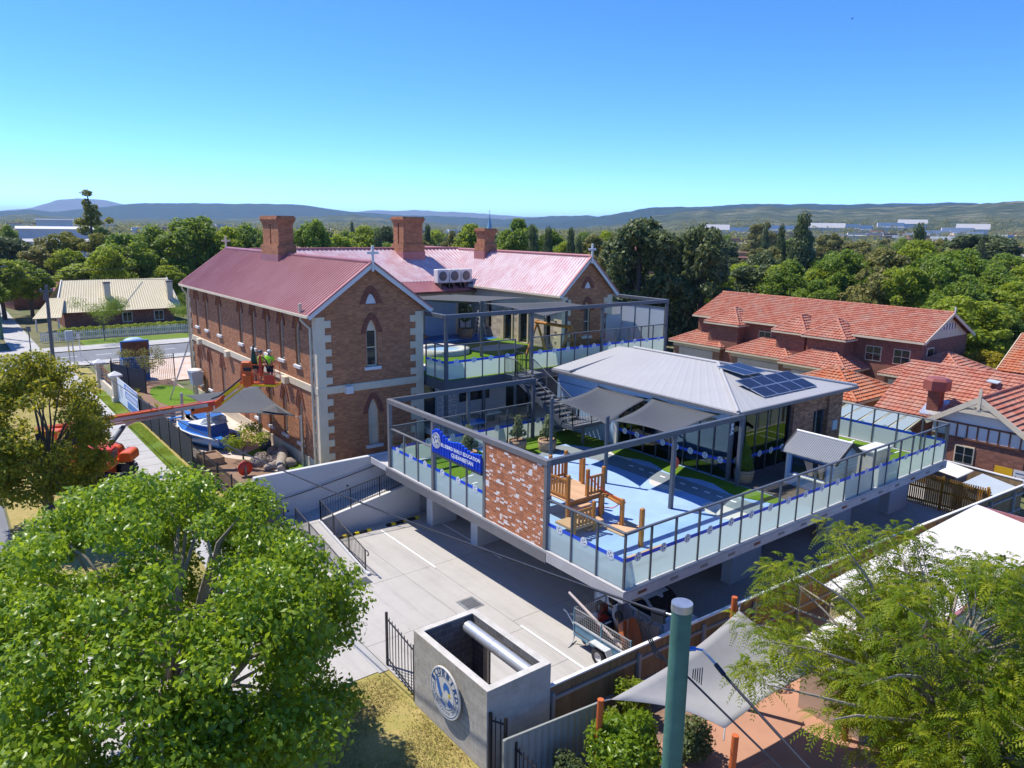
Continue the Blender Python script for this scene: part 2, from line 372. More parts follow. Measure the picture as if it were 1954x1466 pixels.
BOATB = M('blue_boat_paint', (.03, .16, .5), .35, .12, spec=.5)
BOATW = M('white_boat_paint', (.7, .74, .77), .4, .08)
TARP = M('dark_cloth', (.03, .05, .06), .7, .2)
RUST = M('rusted_panel', (.17, .07, .035), .8, .4, 3)
CARD = M('cardboard', (.46, .33, .23), .85, .1)
HIVIS = M('hi_vis_cloth', (.4, .85, .05), .75, .1)
NAVYC = M('navy_cloth', (.018, .022, .05), .85, .2)
SKIN = M('skin', (.42, .22, .14), .55, .1)
STONE = M('grey_brown_rock', (.27, .22, .18), .95, .3, 2.5, .8, 12)
STONEW = brick('cream_stone_wall', (.55, .46, .35), (.62, .54, .42), (.42, .35, .26), bw=.5, bh=.16, ms=.02, var=.4)
SPIRE = M('blue_grey_slate', (.2, .36, .47), .5, .15)
SOLAR = M('solar_cell', (.008, .013, .035), .3, .3, 3, spec=.3)
HILLM = None
L_MAPLE = foliage('maple_leaf', (0.085, 0.17, 0.005), (0.2, 0.32, 0.01), (0.37, 0.47, 0.03), 0.5, .35, .5)
L_GOLD = foliage('olive_gold_leaf', (0.075, 0.131, 0.007), (0.2, 0.256, 0.015), (0.5, 0.425, 0.037), 0.5)
L_PINE = foliage('pine_needle', (0.078, 0.111, 0.016), (0.182, 0.202, 0.026), (0.351, 0.325, 0.039), 0.4)
L_ROB = foliage('robinia_leaf', (.055, .12, .004), (.17, .25, .008), (.45, .46, .025), .48, .5, .15)
L_ELM = foliage('elm_leaf', (0.095, 0.169, 0.016), (0.169, 0.263, 0.024), (0.284, 0.358, 0.041), 0.5)
L_LIME = foliage('lime_leaf', (0.138, 0.213, 0.015), (0.25, 0.338, 0.022), (0.413, 0.45, 0.037), 0.5)
L_DARK = foliage('cypress_leaf', (0.056, 0.088, 0.025), (0.106, 0.144, 0.044), (0.2, 0.225, 0.075), 0.3)
L_EUC = foliage('gum_leaf', (0.125, 0.144, 0.037), (0.219, 0.219, 0.056), (0.338, 0.3, 0.075), 0.42)
L_YEL = foliage('golden_leaf', (0.192, 0.18, 0.01), (0.324, 0.264, 0.012), (0.48, 0.396, 0.024), 0.4)
L_OLIVE = foliage('silver_green_leaf', (.08, .11, .045), (.15, .19, .08), (.3, .33, .16), .3)
# ------------------------------------------------------------------ setting: ground, streets, car park, hills
def sstep(a, b, x): t = np.clip((x-a)/(b-a), 0, 1); return t*t*(3-2*t)
def gz(x, y):
    x = np.asarray(x, float); y = np.asarray(y, float)
    z = 1.0*sstep(9, 21, y)
    z = z*(1-sstep(23, 32, x)*(1-sstep(38, 70, y)))
    far = np.hypot(x, y)
    z = z*(1-sstep(150, 400, far))
    return np.where((x > -5.75) & (x < 26) & (y < 17.0), 0.0, z)
def grid_mesh(name, xs, ys, zf, mat):
    X, Y = np.meshgrid(xs, ys); Zz = zf(X, Y); n, m = X.shape
    V = np.stack([X, Y, Zz], -1).reshape(-1, 3); I = np.arange(n*m).reshape(n, m)
    F = np.stack([I[:-1, :-1], I[:-1, 1:], I[1:, 1:], I[1:, :-1]], -1).reshape(-1, 4)
    me = bpy.data.meshes.new(name); me.from_pydata(V.tolist(), [], F.tolist()); me.materials.append(mat); me.update(); return me
def near_far(a, b, lim):
    c = np.arange(a, b+.01, 1.0); e = np.array([20, 60, 150, 400, 1000, 2500, 6000, lim])
    return np.concatenate([a-e[::-1], c, b+e])
g = link('ground', grid_mesh('ground', near_far(-40, 70, 20000), near_far(-40, 120, 20000), lambda x, y: gz(x, y)-.06, GROUND)); g['kind'] = 'structure'
def strip(name, x0, x1, y0, y1, lift, mat, th=0, step=1.0, dx=None):
    xs = np.linspace(x0, x1, max(2, int((x1-x0)/(dx or 4))+2)); ys = np.linspace(y0, y1, max(2, int((y1-y0)/step)+2))
    o = link(name, grid_mesh(name, xs, ys, lambda x, y: gz(x, y)+lift, mat)); o['kind'] = 'structure'; return o
strip('verge', -14.5, -5.76, -22, 62.5, -.02, VERGE, dx=1)
strip('footpath', -8.65, -7.1, 11.3, 62.3, .02, CONC2, step=.7)
mb = MB()
for k in range(34): mb.box(-8.65, 11.3+1.5*k, gz(-8, 11.3+1.5*k)+.018, -7.1, 11.315+1.5*k, float(gz(-8, 11.3+1.5*k))+.026)
structure('footpath_joints', mb, ROAD, bpy.data.objects['footpath'])
strip('green_verge', -7.1, -6.2, 19, 49, .0, LAWN, dx=1)
strip('street_road', -26, -14.6, -60, 200, .0, ROAD)
strip('cross_street', -60, 90, 64.6, 71.2, .03, ROAD)
mb = MB()
for k in range(40): mb.box(-40+3*k, 67.85, 1.032, -38.6+3*k, 67.97, 1.036)
structure('lane_marks', mb, DASH, bpy.data.objects['cross_street'])
strip('corner_footpath', -14.4, 60, 62.4, 64.5, .05, CONC2)
strip('far_footpath', -60, 60, 71.3, 74.6, .1, CONC2)
strip('far_lawn', -4, 60, 74.7, 79, .05, LAWN)
strip('side_footpath', -10.5, -8.0, 74.7, 130, .06, CONC2)
# car park: separate slabs with open joints
cp = MB(); cp.box(-5.8, -.95, -.3, 40, 15.7, -.02); lot = structure('car_park', cp, ROAD)
def slab(x0, y0, x1, y1): structure('concrete_slab', MB().box(x0+.008, y0+.008, -.2, x1-.008, y1-.008, 0), CONC, lot)
for s in [(-5.8, 4.0, -2.1, 6.2), (-5.8, 6.2, -2.1, 10.15), (-5.8, 10.15, -2.1, 15.7), (-2.1, 10.15, -.75, 15.7), (-2.1, 4.0, -.75, 10.15), (-5.8, -.95, -.75, 1.6), (-5.8, 1.6, -.75, 4.0), (-.75, -.95, 3.2, 4.6), (-.75, 4.6, 3.2, 10.15), (-.75, 10.15, 3.2, 15.7),
          (3.2, -.95, 7.4, 7), (3.2, 7, 7.4, 15.7), (7.4, -.95, 11.6, 7), (7.4, 7, 11.6, 15.7), (11.6, -.95, 15.8, 7), (11.6, 7, 15.8, 15.7), (15.8, -1.5, 20, 7), (20, -2.2, 24.2, 7), (15.8, 7, 24.2, 15.7), (24.2, -2.4, 27, 4)]: slab(*s)
strip('driveway_apron', -14.5, -5.82, 4.7, 11.2, .0, CONC, dx=1)
mb = MB(); mb.box(-6.15, 4.6, -.05, -5.82, 11.2, .006); structure('spoon_drain', mb, concrete('drain_strip', (.36, .35, .34), (.4, .39, .38)), bpy.data.objects['driveway_apron'])
for x, y0, y1 in ((-.7, 9.95, 14.75), (-.7, .9, 4.2), (2.05, 9.0, 14.75), (4.8, 9, 14.75)):
    structure('bay_line', MB().box(x-.04, y0, .0, x+.04, y1, .004), DASH, lot)
structure('bay_line', MB().box(-.3, 8.2, 0, -.22, 12.5, .004), CONC2, lot)
# drain grate and tactile pad sit in the slab
gr = Thing('drain_grate', 'square steel drain grate set in the pale concrete car park', 'grate', (-1.28, 6.55, 0))
mb = MB(); mb.box(-1.66, 6.14, .001, -.9, 6.98, .012); gr.part('frame', mb, GALV)
gr.part('pit', MB().box(-1.56, 6.24, .013, -1.0, 6.88, .016), BLACK)
for k in range(9): gr.part('bar', MB().box(-1.56+.07*k-.012, 6.24, .016, -1.56+.07*k+.022, 6.88, .03), GALV)
tp = Thing('tactile_pad', 'dark grey tactile paving pad at the foot of the ramp', 'paving', (-3.87, 10.58, 0))
mb = MB(); mb.box(-4.27, 10.28, 0, -3.43, 10.88, .012); tp.part('base', mb, STEEL)
for i in range(2):
    mb = MB()
    for a in range(7):
        for b in range(10): mb.cyl((-4.24+.42*i+.058*a, 10.31+.058*b, .012), (-4.24+.42*i+.058*a, 10.31+.058*b, .02), .018, .012, 6)
    tp.part('stud_tile', mb, STEEL, kind='stuff')
for i, (x0, x1) in enumerate(((-2.72, -1.1), (-.25, 1.5), (2.6, 4.3))):
    t = Thing('wheel_stop', ['black and yellow wheel stop nearest the ramp handrail', 'black and yellow wheel stop left of the white pier', 'black and yellow wheel stop in shade between the piers'][i], 'wheel stop', ((x0+x1)/2, 15, 0), 'wheel stops along the back wall')
    n = 8; L = (x1-x0)/n
    for k in range(n):
        a = x0+L*k
        mb = MB(); mb.prism([(a, 14.9, 0), (a, 15.1, 0), (a, 15.06, .1), (a, 14.94, .1)], (L-.002, 0, 0)); t.part('segment', mb, YELP if k % 3 == 1 else RUBBER)
# hills: real ridges kilometres away, built as height bands
def hill_mat(name, a, b, c, s):
    t = NT(name); n = t.noise(s, 8, rough=.7); n2 = t.noise(s*.12, 4)
    col = t.ramp(n, [(.4, a), (.52, b), (.64, c)]); col = t.mix(t.ramp(n2, [(.5, 0.), (.75, .5)]), col, b)
    t.bsdf(col, 1, 0, .05, t.bump(n, 1.0, 12)); return t.m
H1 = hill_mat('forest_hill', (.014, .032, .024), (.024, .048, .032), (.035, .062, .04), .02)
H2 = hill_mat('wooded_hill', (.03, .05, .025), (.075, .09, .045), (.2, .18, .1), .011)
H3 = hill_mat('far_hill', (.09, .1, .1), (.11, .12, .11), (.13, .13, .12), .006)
LAYERS = []
def hill_z(x, y):
    az = math.degrees(math.atan2(y+14, x+16)); r = math.hypot(x+16, y+14); z = 0
    for D_, pa_, ph_, s0 in LAYERS:
        t = (r/D_-s0)/(1-s0)
        if 0 < t <= 1: z = max(z, float(np.interp(az, pa_, ph_))*t**2.0)
    return z
def hill(name, D, prof, mat, spread=(.72, 1.3), rough=4, seed=0, na=420, nr=16):
    rg = np.random.default_rng(seed); az = np.linspace(104, 0, na); pa = np.array([p[0] for p in prof])[::-1]; ph = np.array([p[1] for p in prof])[::-1]
    LAYERS.append((D, pa, ph, spread[0]))
    crest = np.interp(az, pa, ph); jag = np.convolve(rg.normal(0, 1, na), [.25, .5, .25], 'same')*rough
    V = []
    for k in range(nr):
        t = k/(nr-1); r = D*(spread[0]+(1-spread[0])*t/.62) if t < .62 else D*(1+(spread[1]-1)*(t-.62)/.38)
        e = min(1, t/.62)**2.0*(1.0) if t < .62 else math.cos((t-.62)/.38*math.pi/2)
        hz = crest*e + jag*e + (np.convolve(rg.normal(0, 1, na), np.ones(5)/5, 'same')*rough*1.6*(1-abs(2*min(1, t/.62)-1)) if 0 < t < .62 else 0) - (2 if k == 0 else 0)
        V.append(np.stack([r*np.cos(np.radians(az))-16, r*np.sin(np.radians(az))-14, hz], -1))
    V = np.concatenate(V); I = np.arange(nr*na).reshape(nr, na); F = np.stack([I[:-1, :-1], I[1:, :-1], I[1:, 1:], I[:-1, 1:]], -1).reshape(-1, 4)
    me = bpy.data.meshes.new(name); me.from_pydata(V.tolist(), [], F.tolist()); me.materials.append(mat); me.polygons.foreach_set('use_smooth', [True]*len(F)); me.update()
    o = link(name, me); o['kind'] = 'structure'; return o
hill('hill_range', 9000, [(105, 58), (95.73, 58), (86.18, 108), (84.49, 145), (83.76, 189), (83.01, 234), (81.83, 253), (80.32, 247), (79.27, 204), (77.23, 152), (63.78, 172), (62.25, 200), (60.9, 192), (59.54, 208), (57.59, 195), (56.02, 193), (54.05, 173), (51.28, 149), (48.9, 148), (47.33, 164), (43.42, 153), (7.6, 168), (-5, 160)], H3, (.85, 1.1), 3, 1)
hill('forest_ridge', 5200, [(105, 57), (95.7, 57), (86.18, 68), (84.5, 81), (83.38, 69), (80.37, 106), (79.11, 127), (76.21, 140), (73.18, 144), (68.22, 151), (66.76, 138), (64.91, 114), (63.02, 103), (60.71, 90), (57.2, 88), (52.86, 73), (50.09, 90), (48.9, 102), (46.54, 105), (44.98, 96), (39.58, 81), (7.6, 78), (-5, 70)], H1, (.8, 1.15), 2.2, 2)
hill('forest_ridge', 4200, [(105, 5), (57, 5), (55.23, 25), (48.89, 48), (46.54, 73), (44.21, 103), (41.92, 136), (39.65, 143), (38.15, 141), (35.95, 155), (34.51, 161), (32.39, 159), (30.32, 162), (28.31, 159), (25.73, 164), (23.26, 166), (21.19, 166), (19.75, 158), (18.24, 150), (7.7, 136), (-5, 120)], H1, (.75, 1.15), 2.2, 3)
hill('wooded_hillside', 2600, [(105, 0), (50, 0), (47.3, 19), (43.4, 37), (41.5, 60), (39.25, 79), (35.93, 88), (33.43, 97), (31.66, 89), (28.94, 88), (26.35, 98), (23.85, 99), (21.18, 103), (19.76, 109), (18.28, 111), (7.8, 113), (-5, 110)], H2, (.22, 1.2), 3.0, 4)
hill('wooded_hillside', 3000, [(105, 29), (95.7, 29), (86.2, 29), (85.37, 36), (84.5, 39), (83.4, 32), (81.65, 26), (77.3, 27), (70.4, 35), (66, 51), (63.8, 57), (60.7, 38), (55.2, 22), (51.26, 14), (40, 8), (-5, 8)], H2, (.22, 1.2), 2.5, 5)
# ------------------------------------------------------------------ walls with openings, roofs
def wall(mb, o, u, L, z0, z1, ops, depth, m=0, top=None):
    """vertical wall sheet from point o along u with lancet or square openings (uc, w, zs, zh, tip); depth: inward vector. top(t) gives the wall head"""
    o, u, d = Vector((o[0], o[1], 0)), Vector((u[0], u[1], 0)).normalized(), Vector(depth)
    P = lambda t, z, k=0: o+u*t+Vector((0, 0, z))+d*k
    tp = top or (lambda t: z1)
    xs = sorted({0, L} | {x for q in ops for x in (q[0]-q[1]/2, q[0]+q[1]/2)} | ({top.apex} if top and not any(abs(q[0]-top.apex) < q[1]/2 for q in ops) else set()))
    for a, b in zip(xs[:-1], xs[1:]):
        col = sorted([q for q in ops if q[0]-q[1]/2 < (a+b)/2 < q[0]+q[1]/2], key=lambda q: q[2])
        zlo = [z0]; 
        cur = z0
        for q in col:
            uc, wd, zs, zh, tipz = q; A, B = uc-wd/2, uc+wd/2
            fa, fb = a, b
            mb.poly([P(fa, cur), P(fb, cur), P(fb, zs), P(fa, zs)], m)
            arch = []
            n = 5
            if tipz > zh:
                for i in range(2*n+1):
                    t = i/n-1; s_ = 1-abs(t); arch.append((uc+wd/2*t, zh+(tipz-zh)*math.sin(s_*math.pi/2)**.9))
            else: arch = [(A, zh), (B, zh)]
            seg = [p for p in arch if fa-1e-6 <= p[0] <= fb+1e-6]
            zt = tipz+.02
            for p, q2 in zip(seg[:-1], seg[1:]): mb.poly([P(p[0], p[1]), P(q2[0], q2[1]), P(q2[0], zt), P(p[0], zt)], m)
            # reveals
            outl = [(A, zs)]+arch+[(B, zs)] if fa <= A+1e-6 and fb >= B-1e-6 else None
            if outl:
                for p, q2 in zip(outl, outl[1:]+outl[:1]): mb.poly([P(*p), P(*p, 1), P(*q2, 1), P(*q2)], m)
            cur = zt
        mid = [P(top.apex, tp(top.apex))] if top and a < top.apex < b else []
        mb.poly([P(a, cur), P(b, cur), P(b, tp(b))]+mid+[P(a, tp(a))], m)
class GableTop:
    def __init__(s, L, ze, za): s.L, s.ze, s.za, s.apex = L, ze, za, L/2
    def __call__(s, t): return s.ze+(s.za-s.ze)*(1-abs(t-s.L/2)/(s.L/2))
def lancet_outline(uc, wd, zs, zh, tip, n=6, grow=0):
    w2 = wd/2+grow; pts = []
    for i in range(2*n+1):
        t = i/n-1; s_ = 1-abs(t); pts.append((uc+w2*t, zh+(tip+grow*1.2-zh)*math.sin(s_*math.pi/2)**.9))
    return pts
def lancet_window(T, o, u, nrm, uc, wd, zs, zh, tip, glaze='glass', sillw=1.0, hood=True, name='window', head=True):
    """frame + pane + sill + brick hood as part and sub-parts"""
    o, u, n = Vector((o[0], o[1], 0)), Vector((u[0], u[1], 0)).normalized(), Vector((nrm[0], nrm[1], 0)).normalized()
    P = lambda t, z, k=0: o+u*t+Vector((0, 0, z))+n*k
    fr = MB(); back = -.2
    A, B = uc-wd/2, uc+wd/2
    fr.prism([P(A, zs, back), P(A+.07, zs, back), P(A+.07, zh, back), P(A, zh, back)], n*.09)
    fr.prism([P(B-.07, zs, back), P(B, zs, back), P(B, zh, back), P(B-.07, zh, back)], n*.09)
    arch = lancet_outline(uc, wd, zs, zh, tip)
    if head: fr.prism([P(*p, back) for p in arch], n*.06)
    fr.prism([P(A+.07, zs, back), P(B-.07, zs, back), P(B-.07, zs+.07, back), P(A+.07, zs+.07, back)], n*.1)
    zm = zs+(zh-zs)*.52
    fr.prism([P(A+.07, zm, back), P(B-.07, zm, back), P(B-.07, zm+.05, back), P(A+.07, zm+.05, back)], n*.06)
    wo = T.part(name, fr, CREAM)
    pane = MB(); pane.prism([P(A+.07, zs+.07, back-.02), P(B-.07, zs+.07, back-.02), P(B-.07, zh-.0, back-.02), P(A+.07, zh, back-.02)], n*.03)
    T.part('pane' if glaze == 'glass' else 'board', pane, WINGLASS if glaze == 'glass' else CREAM, wo)
    if sillw:
        s = MB(); s.prism([P(A-.14*sillw, zs-.17, -.15), P(B+.14*sillw, zs-.17, -.15), P(B+.14*sillw, zs+.0, -.15), P(A-.14*sillw, zs, -.15)], n*.27); T.part('sill', s, SILL, wo, .012)
    if hood:
        h = MB(); i1 = lancet_outline(uc, wd, zs, zh, tip, grow=.02); o1 = lancet_outline(uc, wd, zs, zh, tip, grow=.2); o2 = lancet_outline(uc, wd, zs, zh, tip, grow=.3)
        i1 = [(i1[0][0], zh-.1)]+i1+[(i1[-1][0], zh-.1)]; o1 = [(o1[0][0], zh-.1)]+o1+[(o1[-1][0], zh-.1)]; o2 = [(o2[0][0], zh-.1)]+o2+[(o2[-1][0], zh-.1)]
        for k in range(len(i1)-1):
            h.prism([P(*i1[k], .0), P(*i1[k+1], .0), P(*o1[k+1], .0), P(*o1[k], .0)], n*.025)
            h.prism([P(*o1[k], .0), P(*o1[k+1], .0), P(*o2[k+1], .0), P(*o2[k], .0)], n*.045, 0)
        T.part('arch_hood', h, BRICKD, wo)
    return wo
def corrugated(mb, a, b, c, d, pitch=.3, h=.045, m=0):
    """ribbed sheet roof over the quad a-b (eave) c-d (ridge; c above b, d above a)"""
    a, b, c, d = map(Vector, (a, b, c, d)); n = (b-a).cross(d-a).normalized(); N = max(2, int((b-a).length/pitch)); V = []; F = []
    prof = ((0, 0), (.3, 0), (.42, 1), (.6, 1), (.72, 0))
    for k in range(N):
        for s, e in prof:
            t = (k+s)/N; V += [a.lerp(b, t)+n*h*e, d.lerp(c, t)+n*h*e]
    V += [b, c]
    for k in range(len(V)//2-1): F.append((2*k, 2*k+2, 2*k+3, 2*k+1))
    mb.add(V, F, m)
    for P_, Q_ in ((a, b), (d, c)): mb.beam(P_-n*.02, Q_-n*.02, .05, .03, m)
    mb.poly([a-n*.03, d-n*.03, c-n*.03, b-n*.03], m)
def tile_plane(mb, rn, a, b, c, d, tw=.3, tl=.34):
    """terracotta courses over eave a-b and ridge d-c, every tile a raised pan with its own tint"""
    a, b, c, d = map(Vector, (a, b, c, d)); up = ((d+c)-(a+b))/2; n = (b-a).cross(up).normalized(); K = max(2, int(up.length/tl+.5))
    for k in range(K):
        t0, t1 = k/K, (k+1)/K; l0, r0, l1, r1 = a.lerp(d, t0), b.lerp(c, t0), a.lerp(d, t1), b.lerp(c, t1)
        N = max(1, int(((r0-l0).length+(r1-l1).length)/2/tw+.5))
        for i in range(N):
            s0, s1 = i/N, (i+1)/N; f0 = len(mb.f); sm = (s0+s1)/2
            q = [l0.lerp(r0, s0), l0.lerp(r0, sm), l0.lerp(r0, s1), l1.lerp(r1, s0), l1.lerp(r1, sm), l1.lerp(r1, s1)]
            j = random.uniform(-.006, .006)
            V = [q[0]+n*(.06+j), q[1]+n*(.115+j), q[2]+n*(.06+j), q[3]+n*.0, q[4]+n*.04, q[5]+n*.0, q[0]-n*.02, q[2]-n*.02]
            mb.add(V, [(0, 1, 4, 3), (1, 2, 5, 4), (6, 7, 2, 1, 0)]); rn += [random.random()]*3
def rnd_attr(me, vals):
    at = me.attributes.new('rnd', 'FLOAT', 'FACE'); at.data.foreach_set('value', np.asarray(vals, np.float32))
def tiled_roof(T, planes, mat, name='roof_tiles', under=None):
    mb = MB(); rn = []
    for p in planes: tile_plane(mb, rn, *p)
    o = T.part(name, mb, mat, under, kind='stuff'); rnd_attr(o.data, rn); return o
def ridge_caps(T, lines, mat, parent=None, r=.11):
    mb = MB(); rn = []
    for p, q in lines:
        p, q = Vector(p), Vector(q); N = max(1, int((q-p).length/.42))
        for k in range(N):
            f0 = len(mb.f); mb.cyl(p.lerp(q, k/N)+Vector((0,0,.02)), p.lerp(q, (k+1.06)/N)+Vector((0,0,.02)), r, r*.86, 8); rn += [random.random()]*(len(mb.f)-f0)
    o = T.part('ridge_tiles', mb, mat, parent, kind='stuff'); rnd_attr(o.data, rn)
# ------------------------------------------------------------------ heritage brick building
HB = Thing('heritage_building', 'two storey red brick heritage building with red iron roofs, cream quoins and gable crosses', 'building', (1.75, 30, 1.3))
X0, X1, Y0, Y1, ZG, ZS, ZE, ZA = -1.25, 4.8, 20.0, 43.0, 1.3, 5.95, 9.8, 12.05
WY = [22.5, 24.75, 26.95, 29.2, 31.5, 35.8, 38.7, 41.0]
up_ops = [(y-Y0, .62, 6.75, 8.75, 9.32) for y in WY]; lo_ops = [(y-Y0, .62, 2.5 if y != 35.8 else 1.6, 4.55, 5.2) for y in WY]
mb = MB()
wall(mb, (X0, Y0), (0, 1), Y1-Y0, ZG, ZE, up_ops+lo_ops, (.32, 0, 0))
gt = GableTop(X1-X0, ZE, ZA-.1)
gops = [(3.02, .62, 6.75, 8.62, 9.2), (3.02, .62, 10.02, 10.03, 10.6), (3.02, .62, 2.5, 4.35, 5.0)]
wall(mb, (X0, Y0), (1, 0), X1-X0, ZG, ZE, gops, (0, .32, 0), top=gt)
wall(mb, (X1, Y0), (0, 1), Y1-Y0, ZG, ZE, [], (-.3, 0, 0)); wall(mb, (X0, Y1), (1, 0), X1-X0, ZG, ZE, [], (0, -.3, 0), top=gt)
HB.part('wall', mb, BRICK)
mb = MB(); mb.box(X0+.35, Y0+.35, ZG, X1-.35, Y1-.35, ZE); HB.part('black_room_fill', mb, BLACK)  # black box standing in for unlit rooms, keeps the windows dark
for y, q, r in zip(WY, up_ops, lo_ops):
    lancet_window(HB, (X0, Y0), (0, 1), (-1, 0), *q)
    lancet_window(HB, (X0, Y0), (0, 1), (-1, 0), *r, sillw=1.0 if y != 35.8 else 0, name='window' if y != 35.8 else 'door_frame')
lancet_window(HB, (X0, Y0), (1, 0), (0, -1), *gops[0], sillw=1.2)
lancet_window(HB, (X0, Y0), (1, 0), (0, -1), *gops[2], glaze='board', sillw=1.3)
mb = MB(); mb.prism([Vector((X0+p[0], Y0+.1, p[1])) for p in lancet_outline(3.02, .62, 10.02, 10.03, 10.55)], (0, -.05, 0)); v = HB.part('gable_vent', mb, SILL)
h = MB(); i1 = lancet_outline(3.02, .62, 10, 10.03, 10.55, grow=.03); o1 = lancet_outline(3.02, .62, 10, 10.03, 10.55, grow=.34)
for k in range(len(i1)-1): h.prism([Vector((X0+p[0], Y0, p[1])) for p in (i1[k], i1[k+1], o1[k+1], o1[k])], (0, -.04, 0))
HB.part('arch_hood', h, BRICKD, v)
mb = MB(); mb.box(X0-.06, Y0-.06, ZG-.2, X1+.06, Y1+.06, 1.95); HB.part('plinth', mb, CREAM)
def string(Xa, Ya, Xb, Yb): 
    mb = MB(); mb.box(Xa-.07, Ya-.07, 5.56, Xb+.07, Yb+.07, 5.95); return mb
HB.part('string_course', string(X0, Y0, X1, Y1), CREAM, bev=.02)
for y in (24.1, 34.1, 40.4): HB.part('string_box', MB().box(X0-.3, y-.28, 5.5, X0-.06, y+.28, 5.9), CREAM, bev=.02)
HB.part('string_box', MB().box(.1, Y0-.32, 5.5, .52, Y0-.06, 5.9), SILL, bev=.02)
def quoins(T, x, y, sx, sy, z0, z1, both=True):
    T.part('corner_pilaster', MB().box(x-.05*sx, y-.05*sy, z0, x+.42*sx, y+.42*sy, z1), CREAM)
    z = z0+.12; k = 0
    while z < z1-.3:
        if k % 2 == 0: T.part('quoin', MB().box(x-.048*sx, y-.052*sy, z, x+.75*sx, y+.3*sy, z+.36), CREAM, bev=.01)
        if k % 2 == 1 and both: T.part('quoin', MB().box(x-.052*sx, y-.048*sy, z, x+.3*sx, y+.75*sy, z+.36), CREAM, bev=.01)
        z += .36; k += 1
for z0, z1 in ((1.95, 5.56), (5.95, 9.5)):
    quoins(HB, X0, Y0, 1, 1, z0, z1); quoins(HB, X1, Y0, -1, 1, z0, z1, False)
    for k in range(9): HB.part('quoin', MB().box(X0-.052, Y1-.5+(0.2 if k % 2 else 0), z0+.1+.38*k, X0+.1, Y1+.05, z0+.1+.38*k+.36), CREAM)
# roofs: front wing
XM = (X0+X1)/2; EV = .4
def gable_roof(T, xl, xr, y0, y1, ze, za, mat, over=.4, name='roof', axis='y'):
    xm = (xl+xr)/2; k = (za-ze)/((xr-xl)/2); el = ze-over*k*.6
    mb = MB(); corrugated(mb, (xl-over, y1, el), (xl-over, y0, el), (xm, y0, za), (xm, y1, za)); corrugated(mb, (xr+over, y0, el), (xr+over, y1, el), (xm, y1, za), (xm, y0, za))
    o = T.part(name, mb, mat)
    mb = MB(); mb.cyl((xm, y0, za+.02), (xm, y1, za+.02), .12, n=8); T.part('ridge_cap', mb, REDROOF, o)
    for sx, xe in ((-1, xl-over), (1, xr+over)):
        mb = MB(); mb.beam((xe, y0, el-.06), (xe, y1, el-.06), .14, .13); T.part('gutter', mb, CREAM, o)
    for ya in (y0, y1):
        for xe in (xl-over, xr+over):
            mb = MB(); mb.beam((xe, ya, el-.1), (xm, ya, za-.1), .06, .26); T.part('bargeboard', mb, SILL, o)
            mb = MB(); mb.beam((xe, ya-.02, el+.05), (xm, ya-.02, za+.05), .14, .07); T.part('barge_capping', mb, REDROOF, o)
    return o
gable_roof(HB, X0, X1, Y0-.25, Y1+.25, ZE+.05, ZA+.1, REDROOF, .5)
def cross(T, x, y, z, s=1.0, mat=None):
    mb = MB(); mb.box(x-.06*s, y-.05, z-.45, x+.06*s, y+.05, z+.85*s); mb.box(x-.32*s, y-.045, z+.42*s, x+.32*s, y+.045, z+.55*s); T.part('gable_cross', mb, mat or SILL, bev=.01)
cross(HB, XM, Y0-.3, ZA+.1); cross(HB, XM, Y1+.3, ZA+.2, .95, CREAM)
def chimney(T, x0, y0, x1, y1, z0, z1, split=True):
    mb = MB(); e = .12
    if split:
        ym = (y0+y1)/2; mb.box(x0, y0, z0+.7, x1, ym-.1, z1-.5); mb.box(x0, ym+.1, z0+.7, x1, y1, z1-.5); mb.box(x0+.15, ym-.11, z0+.7, x1-.15, ym+.11, z1-.6)
    else: mb.box(x0, y0, z0+.7, x1, y1, z1-.5)
    mb.box(x0-e, y0-e, z0-1.2, x1+e, y1+e, z0+.72); ch = T.part('chimney', mb, BRICK)
    mb = MB()
    for k in range(4): mb.box(x0-.03-.045*k, y0-.03-.045*k, z1-.52+.1*k, x1+.03+.045*k, y1+.03+.045*k, z1-.42+.1*k)
    mb.box(x0-.1, y0-.1, z1-.12, x1+.1, y1+.1, z1); T.part('chimney_cornice', mb, BRICK, ch)
    mb = MB(); mb.box(x0-e-.03, y0-e-.03, z0-1.2, x1+e+.03, y1+e+.03, z0+.12); T.part('flashing', mb, REDROOF, ch)
chimney(HB, 1.25, 31.1, 2.2, 33.8, 12, 14.5)
mb = MB(); mb.tube([(X0-.42, Y0+.9, 9.75), (X0-.42, Y0+.9, 9.3), (X0-.12, Y0+.5, 8.9), (X0-.12, Y0+.5, 1.6)], .07, 8); mb.tube([(X0-.42, Y0+.9, 10.15), (X0-.42, Y0+.9, 9.7)], .09, 8); HB.part('downpipe', mb, CREAM)
mb = MB(); mb.tube([(X0-.42, Y1-.1, 9.75), (X0-.42, Y1-.1, 9.3), (X0-.14, Y1-.1, 8.9), (X0-.14, Y1-.1, 1.4)], .07, 8); HB.part('downpipe', mb, CREAM)
